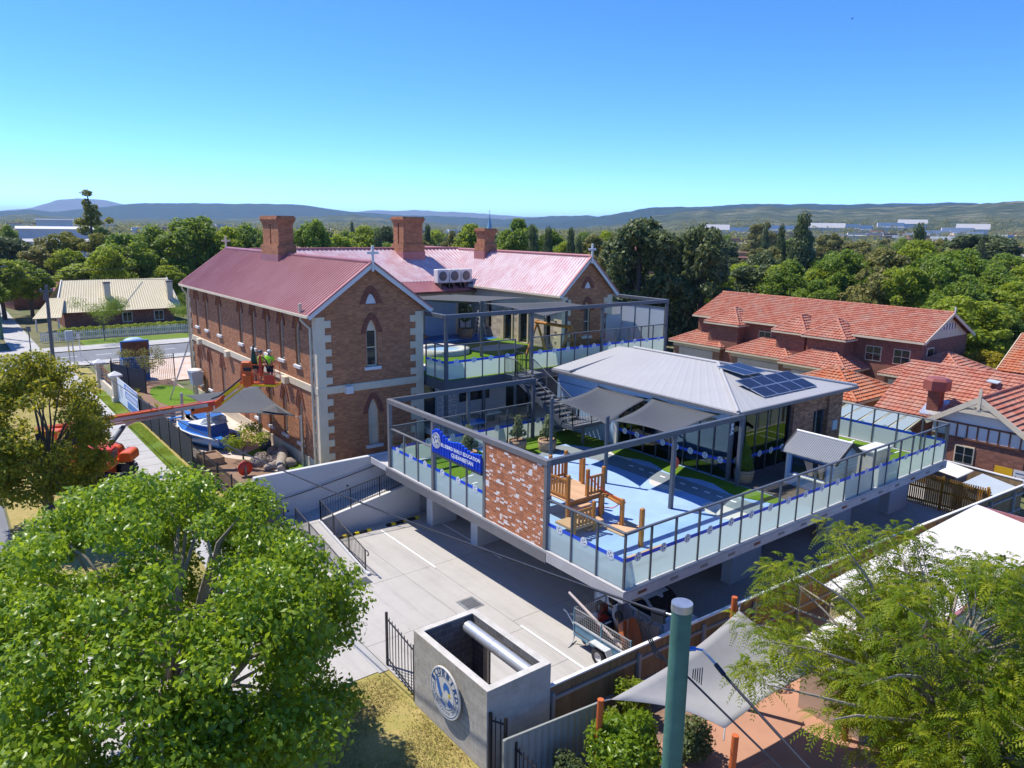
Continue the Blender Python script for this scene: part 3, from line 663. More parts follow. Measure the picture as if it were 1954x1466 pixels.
# centre block
for yy, zz in ((32.6, 2.9), (44, 1.2)): mb = MB(); wall(mb, (X1, yy), (1, 0), 12.3, zz, 9.3, [], (0, .3, 0)); HB.part('centre_wall', mb, CREAM)
HB.part('wall_panel', MB().box(12.6, 32.52, 5.95, 15.3, 32.6, 8.6), PALEBLUE)
for k in range(9): HB.part('cladding_batten', MB().box(9.0+.42*k, 32.53, 5.95, 9.04+.42*k, 32.6, 9.2), CREAM)
d = HB.part('door', MB().box(15.75, 32.5, 5.95, 16.75, 32.58, 8.15), SILL); HB.part('door_surround', MB().box(15.62, 32.54, 5.95, 15.74, 32.6, 8.28).box(16.76, 32.54, 5.95, 16.88, 32.6, 8.28).box(15.62, 32.54, 8.16, 16.88, 32.6, 8.3), STEEL, d)
mb = MB(); corrugated(mb, (X1-.6, 33.4, 9.95), (19.2, 33.4, 9.95), (19.2, 38.1, 12.2), (XM, 38.1, 12.2)); corrugated(mb, (19.2, 43, 9.9), (X1-.6, 43, 9.9), (XM, 38.1, 12.2), (19.2, 38.1, 12.2)); r = HB.part('centre_roof', mb, PINKROOF)
mb = MB(); mb.cyl((XM, 38.1, 12.22), (19.2, 38.1, 12.22), .12, n=8); HB.part('ridge_cap', mb, REDROOF, r)
mb = MB(); mb.prism([(X1, 32.1, 9.3), (X1, 33.45, 9.97), (X1, 33.45, 9.85), (X1, 32.1, 9.18)], (12.6, 0, 0)); r = HB.part('skillion_roof', mb, REDROOF)
HB.part('gutter', MB().box(X1, 32.0, 9.14, 17.4, 32.14, 9.3), BRICKD, r)
mb = MB(); mb.tube([(9.6, 35.2, 10.6), (9.6, 35.2, 11.5)], .06, 8); mb.tube([(9.6, 35.2, 10.8), (9.75, 34.6, 10.6)], .05, 6); HB.part('vent_pipe', mb, REDP)
# rear wing
A0, A1, B0 = 16.95, 21.55, 22.2
mb = MB(); gt2 = GableTop(A1-A0, ZE, 12.0)
rop = [(2.3, .6, 6.75, 8.6, 9.1), (2.3, .6, 10.0, 10.01, 10.45)]
wall(mb, (A0, B0), (1, 0), A1-A0, 2.9, ZE, rop, (0, .3, 0), top=gt2); wall(mb, (A1, B0), (0, 1), 20, 1.2, ZE, [], (-.3, 0, 0)); HB.part('rear_wing_wall', mb, BRICK)
mb = MB(); wall(mb, (A0, B0), (0, 1), 10.4, 2.9, ZE, [(1.5, .7, 6.1, 8.0, 8.5), (4.1, .95, 5.95, 8.1, 8.1), (5.9, .95, 5.95, 8.1, 8.1), (8.3, .7, 6.6, 8.3, 8.9)], (.3, 0, 0)); HB.part('side_wall', mb, STONEW)
HB.part('black_room_fill', MB().box(A0+.32, B0+.32, 2.9, A1-.3, 32.5, ZE-.05), BLACK)  # same black filler for the darkness inside the rear wing
HB.part('upper_band', MB().box(A0-.03, B0+.5, 8.55, A0-.002, 32.5, 9.6), CREAM)
for y in (B0+4.1, B0+5.9):
    o = HB.part('door_frame', MB().box(A0-.06, y-.62, 5.95, A0-.003, y-.48, 8.3).box(A0-.06, y+.48, 5.95, A0-.003, y+.62, 8.3).box(A0-.06, y-.62, 8.12, A0-.003, y+.62, 8.3), CREAM)
    HB.part('door_pane', MB().box(A0+.14, y-.47, 5.95, A0+.18, y+.47, 8.1), WINGLASS, o)
lancet_window(HB, (A0, B0), (1, 0), (0, -1), *rop[0], sillw=1.2)
mb = MB(); mb.prism([Vector((A0+p[0], B0+.1, p[1])) for p in lancet_outline(2.3, .6, 10, 10.01, 10.45)], (0, -.05, 0)); v = HB.part('gable_vent', mb, SILL)
h = MB(); i1 = lancet_outline(2.3, .6, 10, 10.03, 10.45, grow=.03); o1 = lancet_outline(2.3, .6, 10, 10.03, 10.45, grow=.3)
for k in range(len(i1)-1): h.prism([Vector((A0+p[0], B0, p[1])) for p in (i1[k], i1[k+1], o1[k+1], o1[k])], (0, -.04, 0))
HB.part('arch_hood', h, BRICKD, v)
quoins(HB, A0, B0, 1, 1, 5.95, 9.5); quoins(HB, A1, B0, -1, 1, 5.95, 9.5, False)
gable_roof(HB, A0, A1, B0-.25, 44, ZE+.05, 12.15, PINKROOF, name='rear_roof')
cross(HB, (A0+A1)/2, B0-.3, 12.15)
chimney(HB, 13.2, 36.6, 14.9, 38.2, 11.9, 14.7); chimney(HB, 18.7, 33.5, 19.7, 34.6, 12, 13.9, False)
for i, x in enumerate((13.75, 14.8, 15.85)):
    t = Thing('air_conditioner', ['left', 'middle', 'right'][i]+' one of the three white air conditioner units on the red roof', 'air conditioner', (x+.5, 32.9, 9.6), 'air conditioner units on the roof')
    t.part('casing', MB().box(x, 32.55, 9.85, x+1.0, 33.15, 10.85), SILL, bev=.03)
    mb = MB(); mb.lathe((x+.45, 32.545, 10.36), [(.02, -.012), (.34, -.012), (.36, 0)], 20, axis='y'); f = t.part('fan_grille', mb, STEELG)
    for k in range(5): t.part('grille_ring', MB().lathe((x+.45, 32.527, 10.36), [(.06*k+.05, 0), (.06*k+.065, 0)], 16, axis='y'), BLACK, f)
    t.part('stand', MB().box(x+.1, 32.3, 9.45, x+.2, 33.1, 9.85).box(x+.8, 32.3, 9.45, x+.9, 33.1, 9.85), BLACK)
# ------------------------------------------------------------------ raised deck with pavilion
D = 2.9
BD = Thing('raised_deck', 'raised concrete play deck on white piers with grey steel frame and glass balustrade', 'deck', (11, 7, 0))
mb = MB(); mb.box(0, 0, D-.34, 22.95, 15.2, D-.02); mb.box(5, 15.2, D-.34, 22.95, 21.2, D-.02); mb.box(0, 15.2, D-.34, 5, 17.0, D-.02)
BD.part('slab', mb, FASCIA, bev=.02)
mb = MB(); mb.box(-.12, -.12, D-.04, 23.05, .1, D+.03); mb.box(-.12, .1, D-.04, .1, 15.2, D+.03); mb.box(22.85, .1, D-.04, 23.05, 6.2, D+.03); BD.part('slab_edge', mb, FASCIA)
BD.part('edge_beam', MB().box(-.14, 3.6, D-.42, -.004, 15.2, D-.05), STEELG)
BD.part('edge_beam', MB().box(-.13, -.12, D-.36, -.004, 3.58, D-.05), FASCIA); BD.part('edge_beam', MB().box(-.003, -.13, D-.36, 23.0, -.002, D-.05), FASCIA)
for k in range(15): BD.part('fascia_vent', MB().box(.55+1.55*k, -.14, D-.24, .95+1.55*k, -.128, D-.14), RUST if k % 4 == 0 else STEELG)
for x, y, sx, sy in ((1.9, 10.55, 1.35, .5), (1.55, 13.75, 1.35, .5), (2.5, 2.0, 1.4, .5), (9, 1.6, 2.0, .45), (16.2, 1.6, 2.2, .45), (21.9, 1.5, 2.0, .5), (9, 8, 1.4, .5), (16, 8, 1.4, .5), (4.5, 5.4, 1.2, .5)):
    BD.part('pier', MB().box(x-.05 if x < 3 else x-sx/2, y-.02, 0, x+sx if x < 3 else x+sx/2, y+sy, D-.34), WHITE, bev=.015)
BD.part('undercroft_wall', MB().box(1.9, 15.72, 0, 23, 15.9, D-.34), WHITE)
# surfaces on the deck
def sheet(name, pts, z, mat, th=.008): 
    mb = MB(); mb.prism([(x, y, z) for x, y in pts], (0, 0, th)); return BD.part(name, mb, mat)
sheet('softfall', [(.12, .12), (22.8, .12), (22.8, 15.15), (.12, 15.15)], D-.02, SOFT, .022)
sheet('grey_road', [(8.7, .6), (9.95, .6), (9.95, 10.4), (9.0, 13), (3.6, 13.4), (1.4, 11.2), (1.4, 8.5), (2.5, 8.5), (2.5, 11), (4, 12.2), (8.2, 12), (8.7, 10.2)], D+.004, PATH)
for y in (8.5, 7.85, 7.2, 6.55, 5.4, 4.7, 4.05, 3.4, 2.7): sheet('road_dash', [(9.36, y-.14), (9.46, y-.14), (9.46, y+.14), (9.36, y+.14)], D+.0125, DASH)
for x, y in ((3, 12.6), (3.8, 12.85), (2.2, 11.7), (1.8, 10.8)): sheet('road_dash', [(x, y), (x+.28, y+.02), (x+.28, y+.1), (x, y+.08)], D+.0125, DASH)
turf = [(10.05, .9), (11.3, .9), (11.3, 4.2), (11.35, 11.5), (11.3, 15.1), (6.2, 15.1), (5.4, 14), (6.4, 12.4), (9.2, 13.2), (10.4, 11)] + [(10.05+.55*math.sin(i*.55)**2*(1 if i % 2 else 1), 10.2-.62*i) for i in range(15)]
sheet('turf', turf, D+.005, TURF, .02)
sheet('turf', [(16.2, .15), (22.75, .15), (22.75, 6.5), (16.2, 6.5)], D+.005, TURF, .02)
for a in ([(17, 2), (22.6, 2), (22.6, 2.07), (17, 2.07)], [(19.2, .9), (19.27, .9), (19.27, 4.4), (19.2, 4.4)], [(17, 4.4), (22.6, 4.4), (22.6, 4.47), (17, 4.47)], [(20.4, .5), (20.47, .5), (20.47, 2), (20.4, 2)], [(18, .5), (20.4, .5), (20.4, .57), (18, .57)]): sheet('court_line', a, D+.0255, DASH)
sheet('turf', [(1.6, 11.6), (4.4, 12.9), (5, 15), (.3, 15), (.3, 12.5)], D+.005, TURF, .02)
for c in (((9.7, 10.4), 1.35), ((8.9, 5.7), 1.0), ((8.3, 2.2), 1.1)):
    sheet('beige_patch', [(c[0][0]+c[1]*math.cos(t)*.8, c[0][1]+c[1]*math.sin(t)) for t in [i*math.pi/9 for i in range(18)]], D+.0065, BEIGE, .004)
for k in range(26):
    y = .2+.165*k; sheet('deck_board', [(11.4, y), (16.1, y), (16.1, y+.155), (11.4, y+.155)], D+.004, DARKDECK, .02)
for k in range(9): sheet('paver', [(.4+.62*(k % 3), .5+.62*(k//3)), (1.0+.62*(k % 3), .5+.62*(k//3)), (1.0+.62*(k % 3), 1.1+.62*(k//3)), (.4+.62*(k % 3), 1.1+.62*(k//3))], D+.004, SOFT, .01)
# steel frame
FR = lambda *a, mat=STEELG, nm='frame_beam': BD.part(nm, MB().box(*a), mat, bev=.012)
FR(-.1, 3.66, 5.98, .1, 15.05, 6.2); FR(.1, 3.66, 5.98, 11.2, 3.84, 6.2, mat=STEEL); FR(.1, 14.87, 5.98, 8.7, 15.05, 6.2, mat=STEEL)
for y in (3.75, 7.38, 11.14, 14.96): FR(-.09, y-.09, D-.3, .09, y+.09, 5.98, nm='frame_post')
for x, y in ((6.66, 3.75), (11.1, 3.75)): FR(x-.08, y-.08, D, x+.08, y+.08, 5.98, mat=STEEL, nm='frame_post')
for x, y in ((8.6, 14.96), (4.4, 14.96)): FR(x-.08, y-.08, D, x+.08, y+.08, 5.98, mat=STEEL, nm='frame_post')
for x, y, z in ((6.95, 11.55, 5.95), (6.66, 7.5, 5.95)):
    mb = MB(); mb.cyl((x, y, D), (x, y, z), .09, n=14); mb.cyl((x, y, z), (x, y, z+.05), .095, .06, n=14); BD.part('sail_post', mb, STEEL)
bp = BD.part('brick_panel', MB().box(-.07, 3.85, D-.1, .07, 7.28, 5.97), BRICKR)
BD.part('brick_panel_sill', MB().box(-.13, 3.84, D-.17, .1, 7.3, D-.1), CREAM, bp)
# glass balustrade: posts, rail, panes each with stripe and emblem
def emblem_mesh(name, r=.16):
    mb = MB(); n = 20; mb.add([(0, 0, 0)]+[(r*math.cos(2*math.pi*i/n), 0, r*math.sin(2*math.pi*i/n)) for i in range(n)], [(0, 1+(i+1) % n, 1+i) for i in range(n)], 0)
    def blob(pts): mb.add([(x*r, -.002, z*r) for x, z in pts], [tuple(range(len(pts)))[::-1]], 1)
    blob([(-.1, .55), (.2, .6), (.35, .4), (.2, .2), (-.05, .25)]); blob([(-.62, .35), (-.45, .4), (-.12, -.02), (-.2, -.28), (-.42, -.1)])
    blob([(.1, -.3), (.3, -.05), (.62, -.2), (.45, -.42), (.2, -.45)]); blob([(-.28, -.3), (-.08, -.35), (-.02, -.62), (-.3, -.55)])
    for a in range(0, 360, 20): blob([(.8*math.cos(R(a+d))+.0, .8*math.sin(R(a+d))) if k else (.9*math.cos(R(a+d)), .9*math.sin(R(a+d))) for d, k in ((0, 0), (9, 0), (9, 1), (0, 1))][::-1])
    return mb.mesh(name, [LOGOW, LOGOG])
EMB = emblem_mesh('emblem'); PANE = {}
def pane_mesh(w, h, fh):
    k = (round(w, 2), round(h, 2), round(fh, 2))
    if k not in PANE:
        a = MB(); a.add([(-w/2, 0, .06), (w/2, 0, .06), (w/2, 0, fh), (-w/2, 0, fh)], [(0, 1, 2, 3)], 1); a.add([(-w/2, 0, fh), (w/2, 0, fh), (w/2, 0, h), (-w/2, 0, h)], [(0, 1, 2, 3)], 0)
        s = MB(); s.box(-w/2, -.006, fh, w/2, -.003, fh+.13)
        PANE[k] = (a.mesh('glass_pane', [GLASS, FROST]), s.mesh('stripe', [BLUE]))
    return PANE[k]
def balustrade(T, p, q, z, h, n, fh=.93, emb=True, posts=True, mat=STEEL, skip=(), rail=True, discs=False, fr=True):
    """glass balustrade from p to q (outside face on the right-hand side looking from p to q)"""
    p, q = Vector((*p, 0)), Vector((*q, 0)); d = (q-p); L = d.length; d /= L; ang = math.atan2(d.y, d.x); w = L/n
    if rail: mb = MB(); mb.beam(p+Vector((0,0,z+h)), q+Vector((0,0,z+h)), .1, .06); T.part('top_rail', mb, mat, bev=.01)
    if posts:
        pm = MB().box(-.03, -.035, 0, .03, .035, h-.03).box(-.05, -.06, -.02, .05, .06, .012).mesh('post', [mat])
        for k in range(n+1):
            if k in skip: continue
            c = p+d*w*k; T.inst('post', pm, (c.x, c.y, z), ang)
    a, s = pane_mesh(w-.06, h-.05, fh if fr else .07)
    for k in range(n):
        c = p+d*w*(k+.5); o = T.inst('glass_pane', a, (c.x, c.y, z), ang)
        link('stripe', s, o)
        if emb:
            e = link('emblem', EMB, o); e.location = (.0, -.012, fh+.06)
            if discs: e.rotation_euler = (0, 0, math.pi); e.location = (0, .012, fh+.06)
H = 1.9
balustrade(BD, (0, 0), (22.8, 0), D, H, 19)
balustrade(BD, (0, 3.66), (0, 0), D, H, 3, skip=(0, 3))
balustrade(BD, (0, 11.05), (0, 7.47), D, H, 3, skip=(0, 3), mat=STEELG)
balustrade(BD, (0, 14.87), (0, 11.23), D, H, 3, skip=(0, 3), mat=STEELG)
balustrade(BD, (23, 0), (23, 6.2), D, H, 5)
balustrade(BD, (.1, 15.15), (11.2, 15.15), D, H, 8, fh=.8)
# ------------------------------------------------------------------ name sign on the frame
SG = Thing('name_sign', 'blue slatted sign with white lettering hung in the deck frame above the glass', 'sign', (-.12, 9.2, 4.9))
ys = np.linspace(10.95, 7.56, 18)
tops = [5.62, 5.74, 5.76, 5.7, 5.58, 5.5, 5.44, 5.45, 5.48, 5.52, 5.54, 5.5, 5.44, 5.38, 5.34, 5.36, 5.4, 5.42]
for k, (y, zt) in enumerate(zip(ys, tops)):
    mb = MB(); mb.cyl((-.12, y, 4.72), (-.12, y, zt), .07, n=10); SG.part('slat', mb, BLUE)
SG.part('backing', MB().box(-.1, 7.5, 4.68, -.06, 11.05, 5.3), BLUE)
SG.part('bottom_rail', MB().box(-.14, 7.48, 4.6, -.02, 11.05, 4.7), STEEL)
ux, uy = (0, -1, 0), (0, 0, 1)
mb = MB(); text_on(mb, 'BLUEBIRD EARLY EDUCATION', (-.205, 8.86, 5.19), ux, uy, .205, .006, lift=.0); text_on(mb, 'QUEANBEYAN', (-.205, 8.7, 4.94), ux, uy, .235, .006, lift=.0); SG.part('lettering', mb, LOGOW)
def emblem(T, c, ux, uy, r, sign=False):
    """round emblem: white disc, navy ring, lettering on the arc and a small blue bird"""
    c, ux, uy = Vector(c), Vector(ux), Vector(uy); n = ux.cross(uy); N = 48
    P = lambda x, y, k=0: c+ux*x*r+uy*y*r+n*k
    dm = MB(); dm.prism([P(math.cos(2*math.pi*i/N), math.sin(2*math.pi*i/N), -.05 if sign else -.02) for i in range(N)], n*(.05 if sign else .02)); disc = T.part('emblem_disc', dm, SILL, bev=.008 if sign else 0)
    def ring(r0, r1, k, m, nm):
        mb = MB()
        for i in range(N):
            a, b = 2*math.pi*i/N, 2*math.pi*(i+1)/N
            mb.poly([P(r0*math.cos(a), r0*math.sin(a), k), P(r1*math.cos(a), r1*math.sin(a), k), P(r1*math.cos(b), r1*math.sin(b), k), P(r0*math.cos(b), r0*math.sin(b), k)])
        T.part(nm, mb, m, disc)
    ring(.9, .93, .003, NAVY, 'outer_ring'); ring(.62, .645, .003, NAVY, 'inner_ring')
    mb = MB(); arc_text(mb, 'BLUEBIRD', c, ux, uy, .8*r, R(160), R(10), .34*r, bold=.02*r, lift=.004); arc_text(mb, 'EARLY EDUCATION CENTRES', c, ux, uy, .77*r, R(178), R(358), .19*r, inside=True, lift=.004); T.part('lettering', mb, NAVY, disc)
    mb = MB()
    def blob(pts, k=.006): mb.poly([P(x, y, k) for x, y in pts])
    blob([(-.1, .2), (-.02, .42), (.12, .47), (.28, .4), (.36, .22), (.3, .08), (.18, .2), (.05, .16), (.0, .0)]); blob([(-.58, .5), (-.42, .42), (-.28, .1), (-.14, -.1), (-.22, -.32), (-.36, -.2), (-.48, .05)])
    blob([(.2, -.32), (.3, -.1), (.5, -.18), (.58, -.34), (.4, -.36), (.34, -.44), (.24, -.42)]); blob([(-.2, -.34), (-.06, -.42), (.02, -.4), (.08, -.58), (-.06, -.54), (-.2, -.5), (-.34, -.42)])
    T.part('bird', mb, NAVY if r < .5 else BOATB, disc)
    mb = MB(); mb.poly([P(x, y, .005) for x, y in ((-.02, .12), (.12, .22), (.26, .1), (.28, -.15), (.18, -.38), (0, -.4), (-.1, -.2))]); T.part('bird_breast', mb, SILL, disc)
    mb = MB(); mb.poly([P(x, y, .008) for x, y in ((.26, .1), (.34, .14), (.42, .04), (.3, -.04))]); T.part('bird_beak', mb, YELP, disc)
emblem(SG, (-.21, 10.62, 5.28), ux, uy, .33)
# ------------------------------------------------------------------ pavilion
PV = Thing('pavilion', 'single storey glazed pavilion on the deck with pale metal hip roof and brick pier', 'building', (16, 10, D))
E0 = (11.0, 3.9); E1 = (21.05, 16.2); ZEV, ZRG = 6.25, 7.2
rx = 16.0; ya, yb = 8.8, 14.75
mb = MB(); corrugated(mb, (E0[0], 14.75, ZEV), (E0[0], E0[1], ZEV), (rx, ya, ZRG), (rx, yb, ZRG), .6, .006); corrugated(mb, (E1[0], E0[1], ZEV), (E1[0], 14.75, ZEV), (rx, yb, ZRG), (rx, ya, ZRG), .6, .006)
corrugated(mb, (E0[0], E0[1], ZEV), (E1[0], E0[1], ZEV), (rx+.02, ya, ZRG), (rx-.02, ya, ZRG), .6, .006); ro = PV.part('roof', mb, WHITEROOF)
for p, q in (((E0[0], E0[1], ZEV+.03), (rx, ya, ZRG+.03)), ((E1[0], E0[1], ZEV+.03), (rx, ya, ZRG+.03)), ((rx, ya, ZRG+.03), (rx, yb, ZRG+.03))): PV.part('hip_cap', MB().cyl(p, q, .09, n=8), WHITEROOF, ro)
mb = MB(); mb.prism([(11.0, 14.8, ZEV), (11.0, 16.2, ZEV-.05), (11.0, 16.2, ZEV+.05), (11.0, 14.8, ZEV+.12)], (5.2, 0, .78)); PV.part('back_roof', mb, WHITEROOF, ro)
PV.part('roof_step', MB().box(11.02, 14.7, ZEV, 11.4, 14.8, ZEV+.1), STEEL, ro)
for a in ((E0[0]-.1, E0[1]-.1, ZEV-.16, E0[0]+.03, 16.2, ZEV+.01), (E0[0]+.03, E0[1]-.1, ZEV-.16, E1[0]+.1, E0[1]+.03, ZEV+.01), (E1[0]-.03, E0[1]+.03, ZEV-.16, E1[0]+.1, 16.2, ZEV+.01)): PV.part('gutter', MB().box(*a), STEELG, ro, bev=.015)
PV.part('soffit', MB().box(E0[0]+.04, E0[1]+.04, ZEV-.14, E1[0]-.04, 16.1, ZEV-.1), SILL, ro)
mb = MB(); mb.box(11.42, 11.55, D, 11.6, 16.2, ZEV-.12); mb.box(11.43, 4.6, 5.62, 11.6, 11.55, ZEV-.13); PV.part('blue_wall', mb, PALEBLUE)
PV.part('cladding_line', MB().box(11.405, 11.6, 5.5, 11.419, 16.2, 5.53), STEEL)
PV.part('white_wall_end', MB().box(11.3, 11.36, D, 11.62, 11.56, 5.3), SILL)
PV.part('back_wall', MB().box(11.6, 16.0, D, 20.7, 16.15, ZEV-.15).box(20.55, 4.7, D, 20.7, 16, ZEV-.15), WHITE)
PV.part('floor', MB().box(11.6, 4.6, D, 20.5, 16, D+.03), TIMBERP)
for k in range(8):
    y0 = 4.55+.85*k; y1 = y0+.82
    o = PV.part('window', MB().box(11.46, y0, D+.05, 11.48, y1, 5.6), PAVGLASS); PV.part('mullion', MB().box(11.42, y1, D, 11.52, y1+.05, 5.65), STEEL, o)
    PV.part('stripe', MB().box(11.445, y0, D+.8, 11.45, y1, D+.94), BLUE, o); e = PV.inst('emblem', EMB, (11.43, (y0+y1)/2, D+.87), -math.pi/2)
for k in range(5):
    x0 = 11.5+.92*k; x1 = x0+.89
    o = PV.part('window', MB().box(x0, 4.5, D+.05, x1, 4.52, 5.85), PAVGLASS); PV.part('mullion', MB().box(x1, 4.47, D, x1+.05, 4.56, 5.9), STEEL, o)
    PV.part('stripe', MB().box(x0, 4.488, D+.8, x1, 4.493, D+.94), BLUE, o); e = PV.inst('emblem', EMB, ((x0+x1)/2, 4.48, D+.87), 0)
PV.part('window_head', MB().box(11.4, 4.44, 5.85, 16.1, 4.58, ZEV-.14), STEELG); PV.part('corner_post', MB().box(11.38, 4.42, D, 11.54, 4.58, 5.9), STEEL)
mb = MB(); mb.box(16.1, 4.3, D, 17.9, 5.3, ZEV-.14); mb.box(17.9, 4.42, 5.2, 19.3, 4.8, ZEV-.14); mb.box(19.3, 4.3, D, 20.6, 5.0, ZEV-.14); PV.part('brick_pier', mb, BRICKP)
o = PV.part('door', MB().box(17.95, 4.6, D, 19.25, 4.66, 5.15), WINGLASS); PV.part('door_frame', MB().box(17.9, 4.55, D, 17.99, 4.7, 5.2).box(18.55, 4.55, D, 18.65, 4.7, 5.2).box(19.2, 4.55, D, 19.3, 4.7, 5.2), STEEL, o)
PV.part('meter_box', MB().box(19.75, 4.24, 4.0, 20.2, 4.3, 4.5), PALEGREY)
mb = MB(); mb.tube([(20.9, 4.3, 6.12), (20.95, 4.6, 6.0), (20.8, 4.9, 5.85), (20.7, 5.1, 5.7), (20.7, 5.1, 3)], .05, 8); PV.part('downpipe', mb, STEEL)
mb = MB(); text_on(mb, 'JUNI', (11.375, 4.41, 5.35), (0, 0, 1), (1, 0, 0), .26, .01); PV.part('door_letters', mb, LOGOW)
# furniture inside the pavilion
for i, (x, y) in enumerate(((13.3, 6.2), (12.9, 9.2))):
    t = Thing('low_table', ['pale timber table behind the corner glazing of the pavilion', 'pale timber table deeper inside the pavilion windows'][i], 'table', (x, y, D+.03), 'tables in the pavilion')
    t.part('table_top', MB().box(x-.9, y-.45, D+.6, x+.9, y+.45, D+.66), TIMBERP, bev=.01)
    for sx in (-1, 1):
        for sy in (-1, 1): t.part('leg', MB().box(x+sx*.82-.03, y+sy*.38-.03, D+.03, x+sx*.82+.03, y+sy*.38+.03, D+.6), BLACK)
# solar panels
def solar_panel(c, ux, uy, w, h, label):
    c, ux, uy = Vector(c), Vector(ux).normalized(), Vector(uy).normalized(); n = ux.cross(uy).normalized()
    t = Thing('solar_panel', label, 'solar panel', c, 'solar panels on the pale roof')
    t.part('cells', MB().obox(c, ux*(w/2-.02), uy*(h/2-.02), n*.015), SOLAR)
    mb = MB()
    for s in (-1, 1): mb.obox(c+ux*s*(w/2-.012), ux*.012, uy*h/2, n*.02); mb.obox(c+uy*s*(h/2-.012), ux*w/2, uy*.012, n*.02)
    t.part('frame', mb, ALU); mb = MB()
    for k in range(1, 6): mb.obox(c+ux*(w*k/6-w/2)+n*.0155, ux*.004, uy*(h/2-.03), n*.001)
    t.part('busbar', mb, STEELG)
sl = .125
for i in range(2):
    for j in range(4):
        solar_panel((14.5+1.12*j, 4.98+.84*i, 6.56+.3*(i*.84+.0)), (1, 0, 0), (0, 1, .3), 1.1, .85, f"{['first','second','third','rightmost'][j]} solar panel from the left in the {['lower','upper'][i]} row of the large array")
for j in range(2): solar_panel((15.55+.95*j, 7.35, 7.12), (1, 0, 0), (0, 1, .1), .92, 1.7, ['left', 'right'][j]+' solar panel of the small array near the hip')
# ------------------------------------------------------------------ upper terrace
U = 5.9
UT = Thing('upper_terrace', 'upper terrace with turf, charcoal steel frame and glass balustrade beside the brick gable', 'terrace', (13, 24, D))
mb = MB(); mb.box(5.0, 18.0, U-.55, 22.6, 32.5, U-.02); UT.part('slab', mb, STEEL)
mb = MB(); mb.box(5.05, 18.05, U-.02, 16.9, 32.45, U+.012); mb.box(16.9, 18.05, U-.02, 22.5, 22.1, U+.012); UT.part('turf', mb, TURF)
def upatch(nm, c, rx_, ry, mat, z, th=.006, n=20):
    mb = MB(); mb.prism([(c[0]+rx_*math.cos(2*math.pi*i/n), c[1]+ry*math.sin(2*math.pi*i/n), U+z) for i in range(n)], (0, 0, th)); return UT.part(nm, mb, mat)
upatch('blue_softfall', (13.6, 30.6), 4.6, 1.9, BOATB, .0135); upatch('pale_blue_mound', (11.3, 28.6), 1.3, 1.3, SOFT, .0145); upatch('beige_patch', (14.2, 25.6), 2.2, 1.1, BEIGE, .0135); upatch('beige_patch', (6.3, 22.0), .9, 1.2, BEIGE, .0135)
mb = MB(); mb.box(6.5, 31.6, U, 12.2, 32.5, U+.28); UT.part('garden_edge', mb, EARTH)
FU = lambda *a, nm='frame_beam': UT.part(nm, MB().box(*a), STEEL, bev=.012)
FU(5.0, 17.95, 9.23, 22.7, 18.15, 9.45); FU(4.98, 18.15, 9.23, 5.18, 20.0, 9.45); FU(22.5, 18.15, 9.23, 22.7, 23.6, 9.45)
for x, y in ((5.1, 18.05), (10.95, 18.05), (16.6, 18.05), (22.6, 18.05)): FU(x-.09, y-.09, U-.5, x+.09, y+.09, 9.23, nm='frame_post')
FU(22.5, 23.5, U, 22.7, 23.7, 9.23, nm='frame_post')
for x, y, z in ((11.15, 23.3, 9.45), (15.9, 20.6, 9.5)): mb = MB(); mb.cyl((x, y, U), (x, y, z), .1, n=12); UT.part('sail_post', mb, STEEL)
balustrade(UT, (5.05, 20.0), (5.05, 18.15), U, H, 2, skip=(2,))
balustrade(UT, (5.15, 18.03), (9.75, 18.03), U, H, 4, skip=(0,))
balustrade(UT, (11.05, 18.03), (16.5, 18.03), U, H, 5, skip=(0, 5))
balustrade(UT, (16.7, 18.03), (22.5, 18.03), U, H, 5, skip=(0, 5))
for k in range(4):
    y0 = 18.2+1.33*k; o = UT.part('screen_pane', MB().box(22.58, y0+.03, U+.05, 22.6, y0+1.3, U+2.9), SCREEN); UT.part('screen_post', MB().box(22.55, y0+1.3, U, 22.62, y0+1.35, U+2.95), STEEL, o)
UT.part('screen_rail', MB().box(22.54, 18.15, U+2.92, 22.64, 23.5, U+2.99), STEEL)
mb = MB(); mb.box(20.9, 22.0, U+.02, 22.4, 22.05, U+2.2); UT.part('screen_pane', mb, SCREEN)
# undercroft below the terrace
UT.part('undercroft_back_wall', MB().box(5.2, 21.0, D, 11.4, 21.15, U-.55), PALEGREY)
for x0, x1, z1 in ((5.3, 6.2, 5.2), (7.9, 10.1, 5.1), (12.2, 13.0, 5.1)): UT.part('dark_opening', MB().box(x0, 20.96, D+(.0 if x1-x0 < 1.2 else .9), x1, 20.99, z1), WINGLASS)
mb = MB(); rg = random.Random(3)
for k in range(26):
    x, z = 6.45+.32*(k % 4), D+.2+.33*(k//4); w_, h_ = rg.uniform(.1, .26), rg.uniform(.1, .26)
    mb.box(x, 20.95, z, x+w_, 20.955, z+.025).box(x, 20.95, z, x+.025, 20.955, z+h_).box(x+w_, 20.95, z, x+w_+.025, 20.955, z+h_).box(x, 20.95, z+h_, x+w_, 20.955, z+h_+.025)
UT.part('patterned_panel', MB().box(6.35, 20.957, D, 7.7, 20.98, 5.1), SILL); UT.part('pattern', mb, NAVY)
UT.part('bulkhead', MB().box(7.6, 20.2, 5.0, 11.3, 20.9, 5.3), PALEGREY); UT.part('soffit', MB().box(5.1, 18.1, U-.6, 22.5, 21, U-.56), SILL)
for x in (5.3, 7.8, 11.2): UT.part('undercroft_post', MB().box(x-.08, 18.3, D, x+.08, 18.46, U-.56), STEEL)
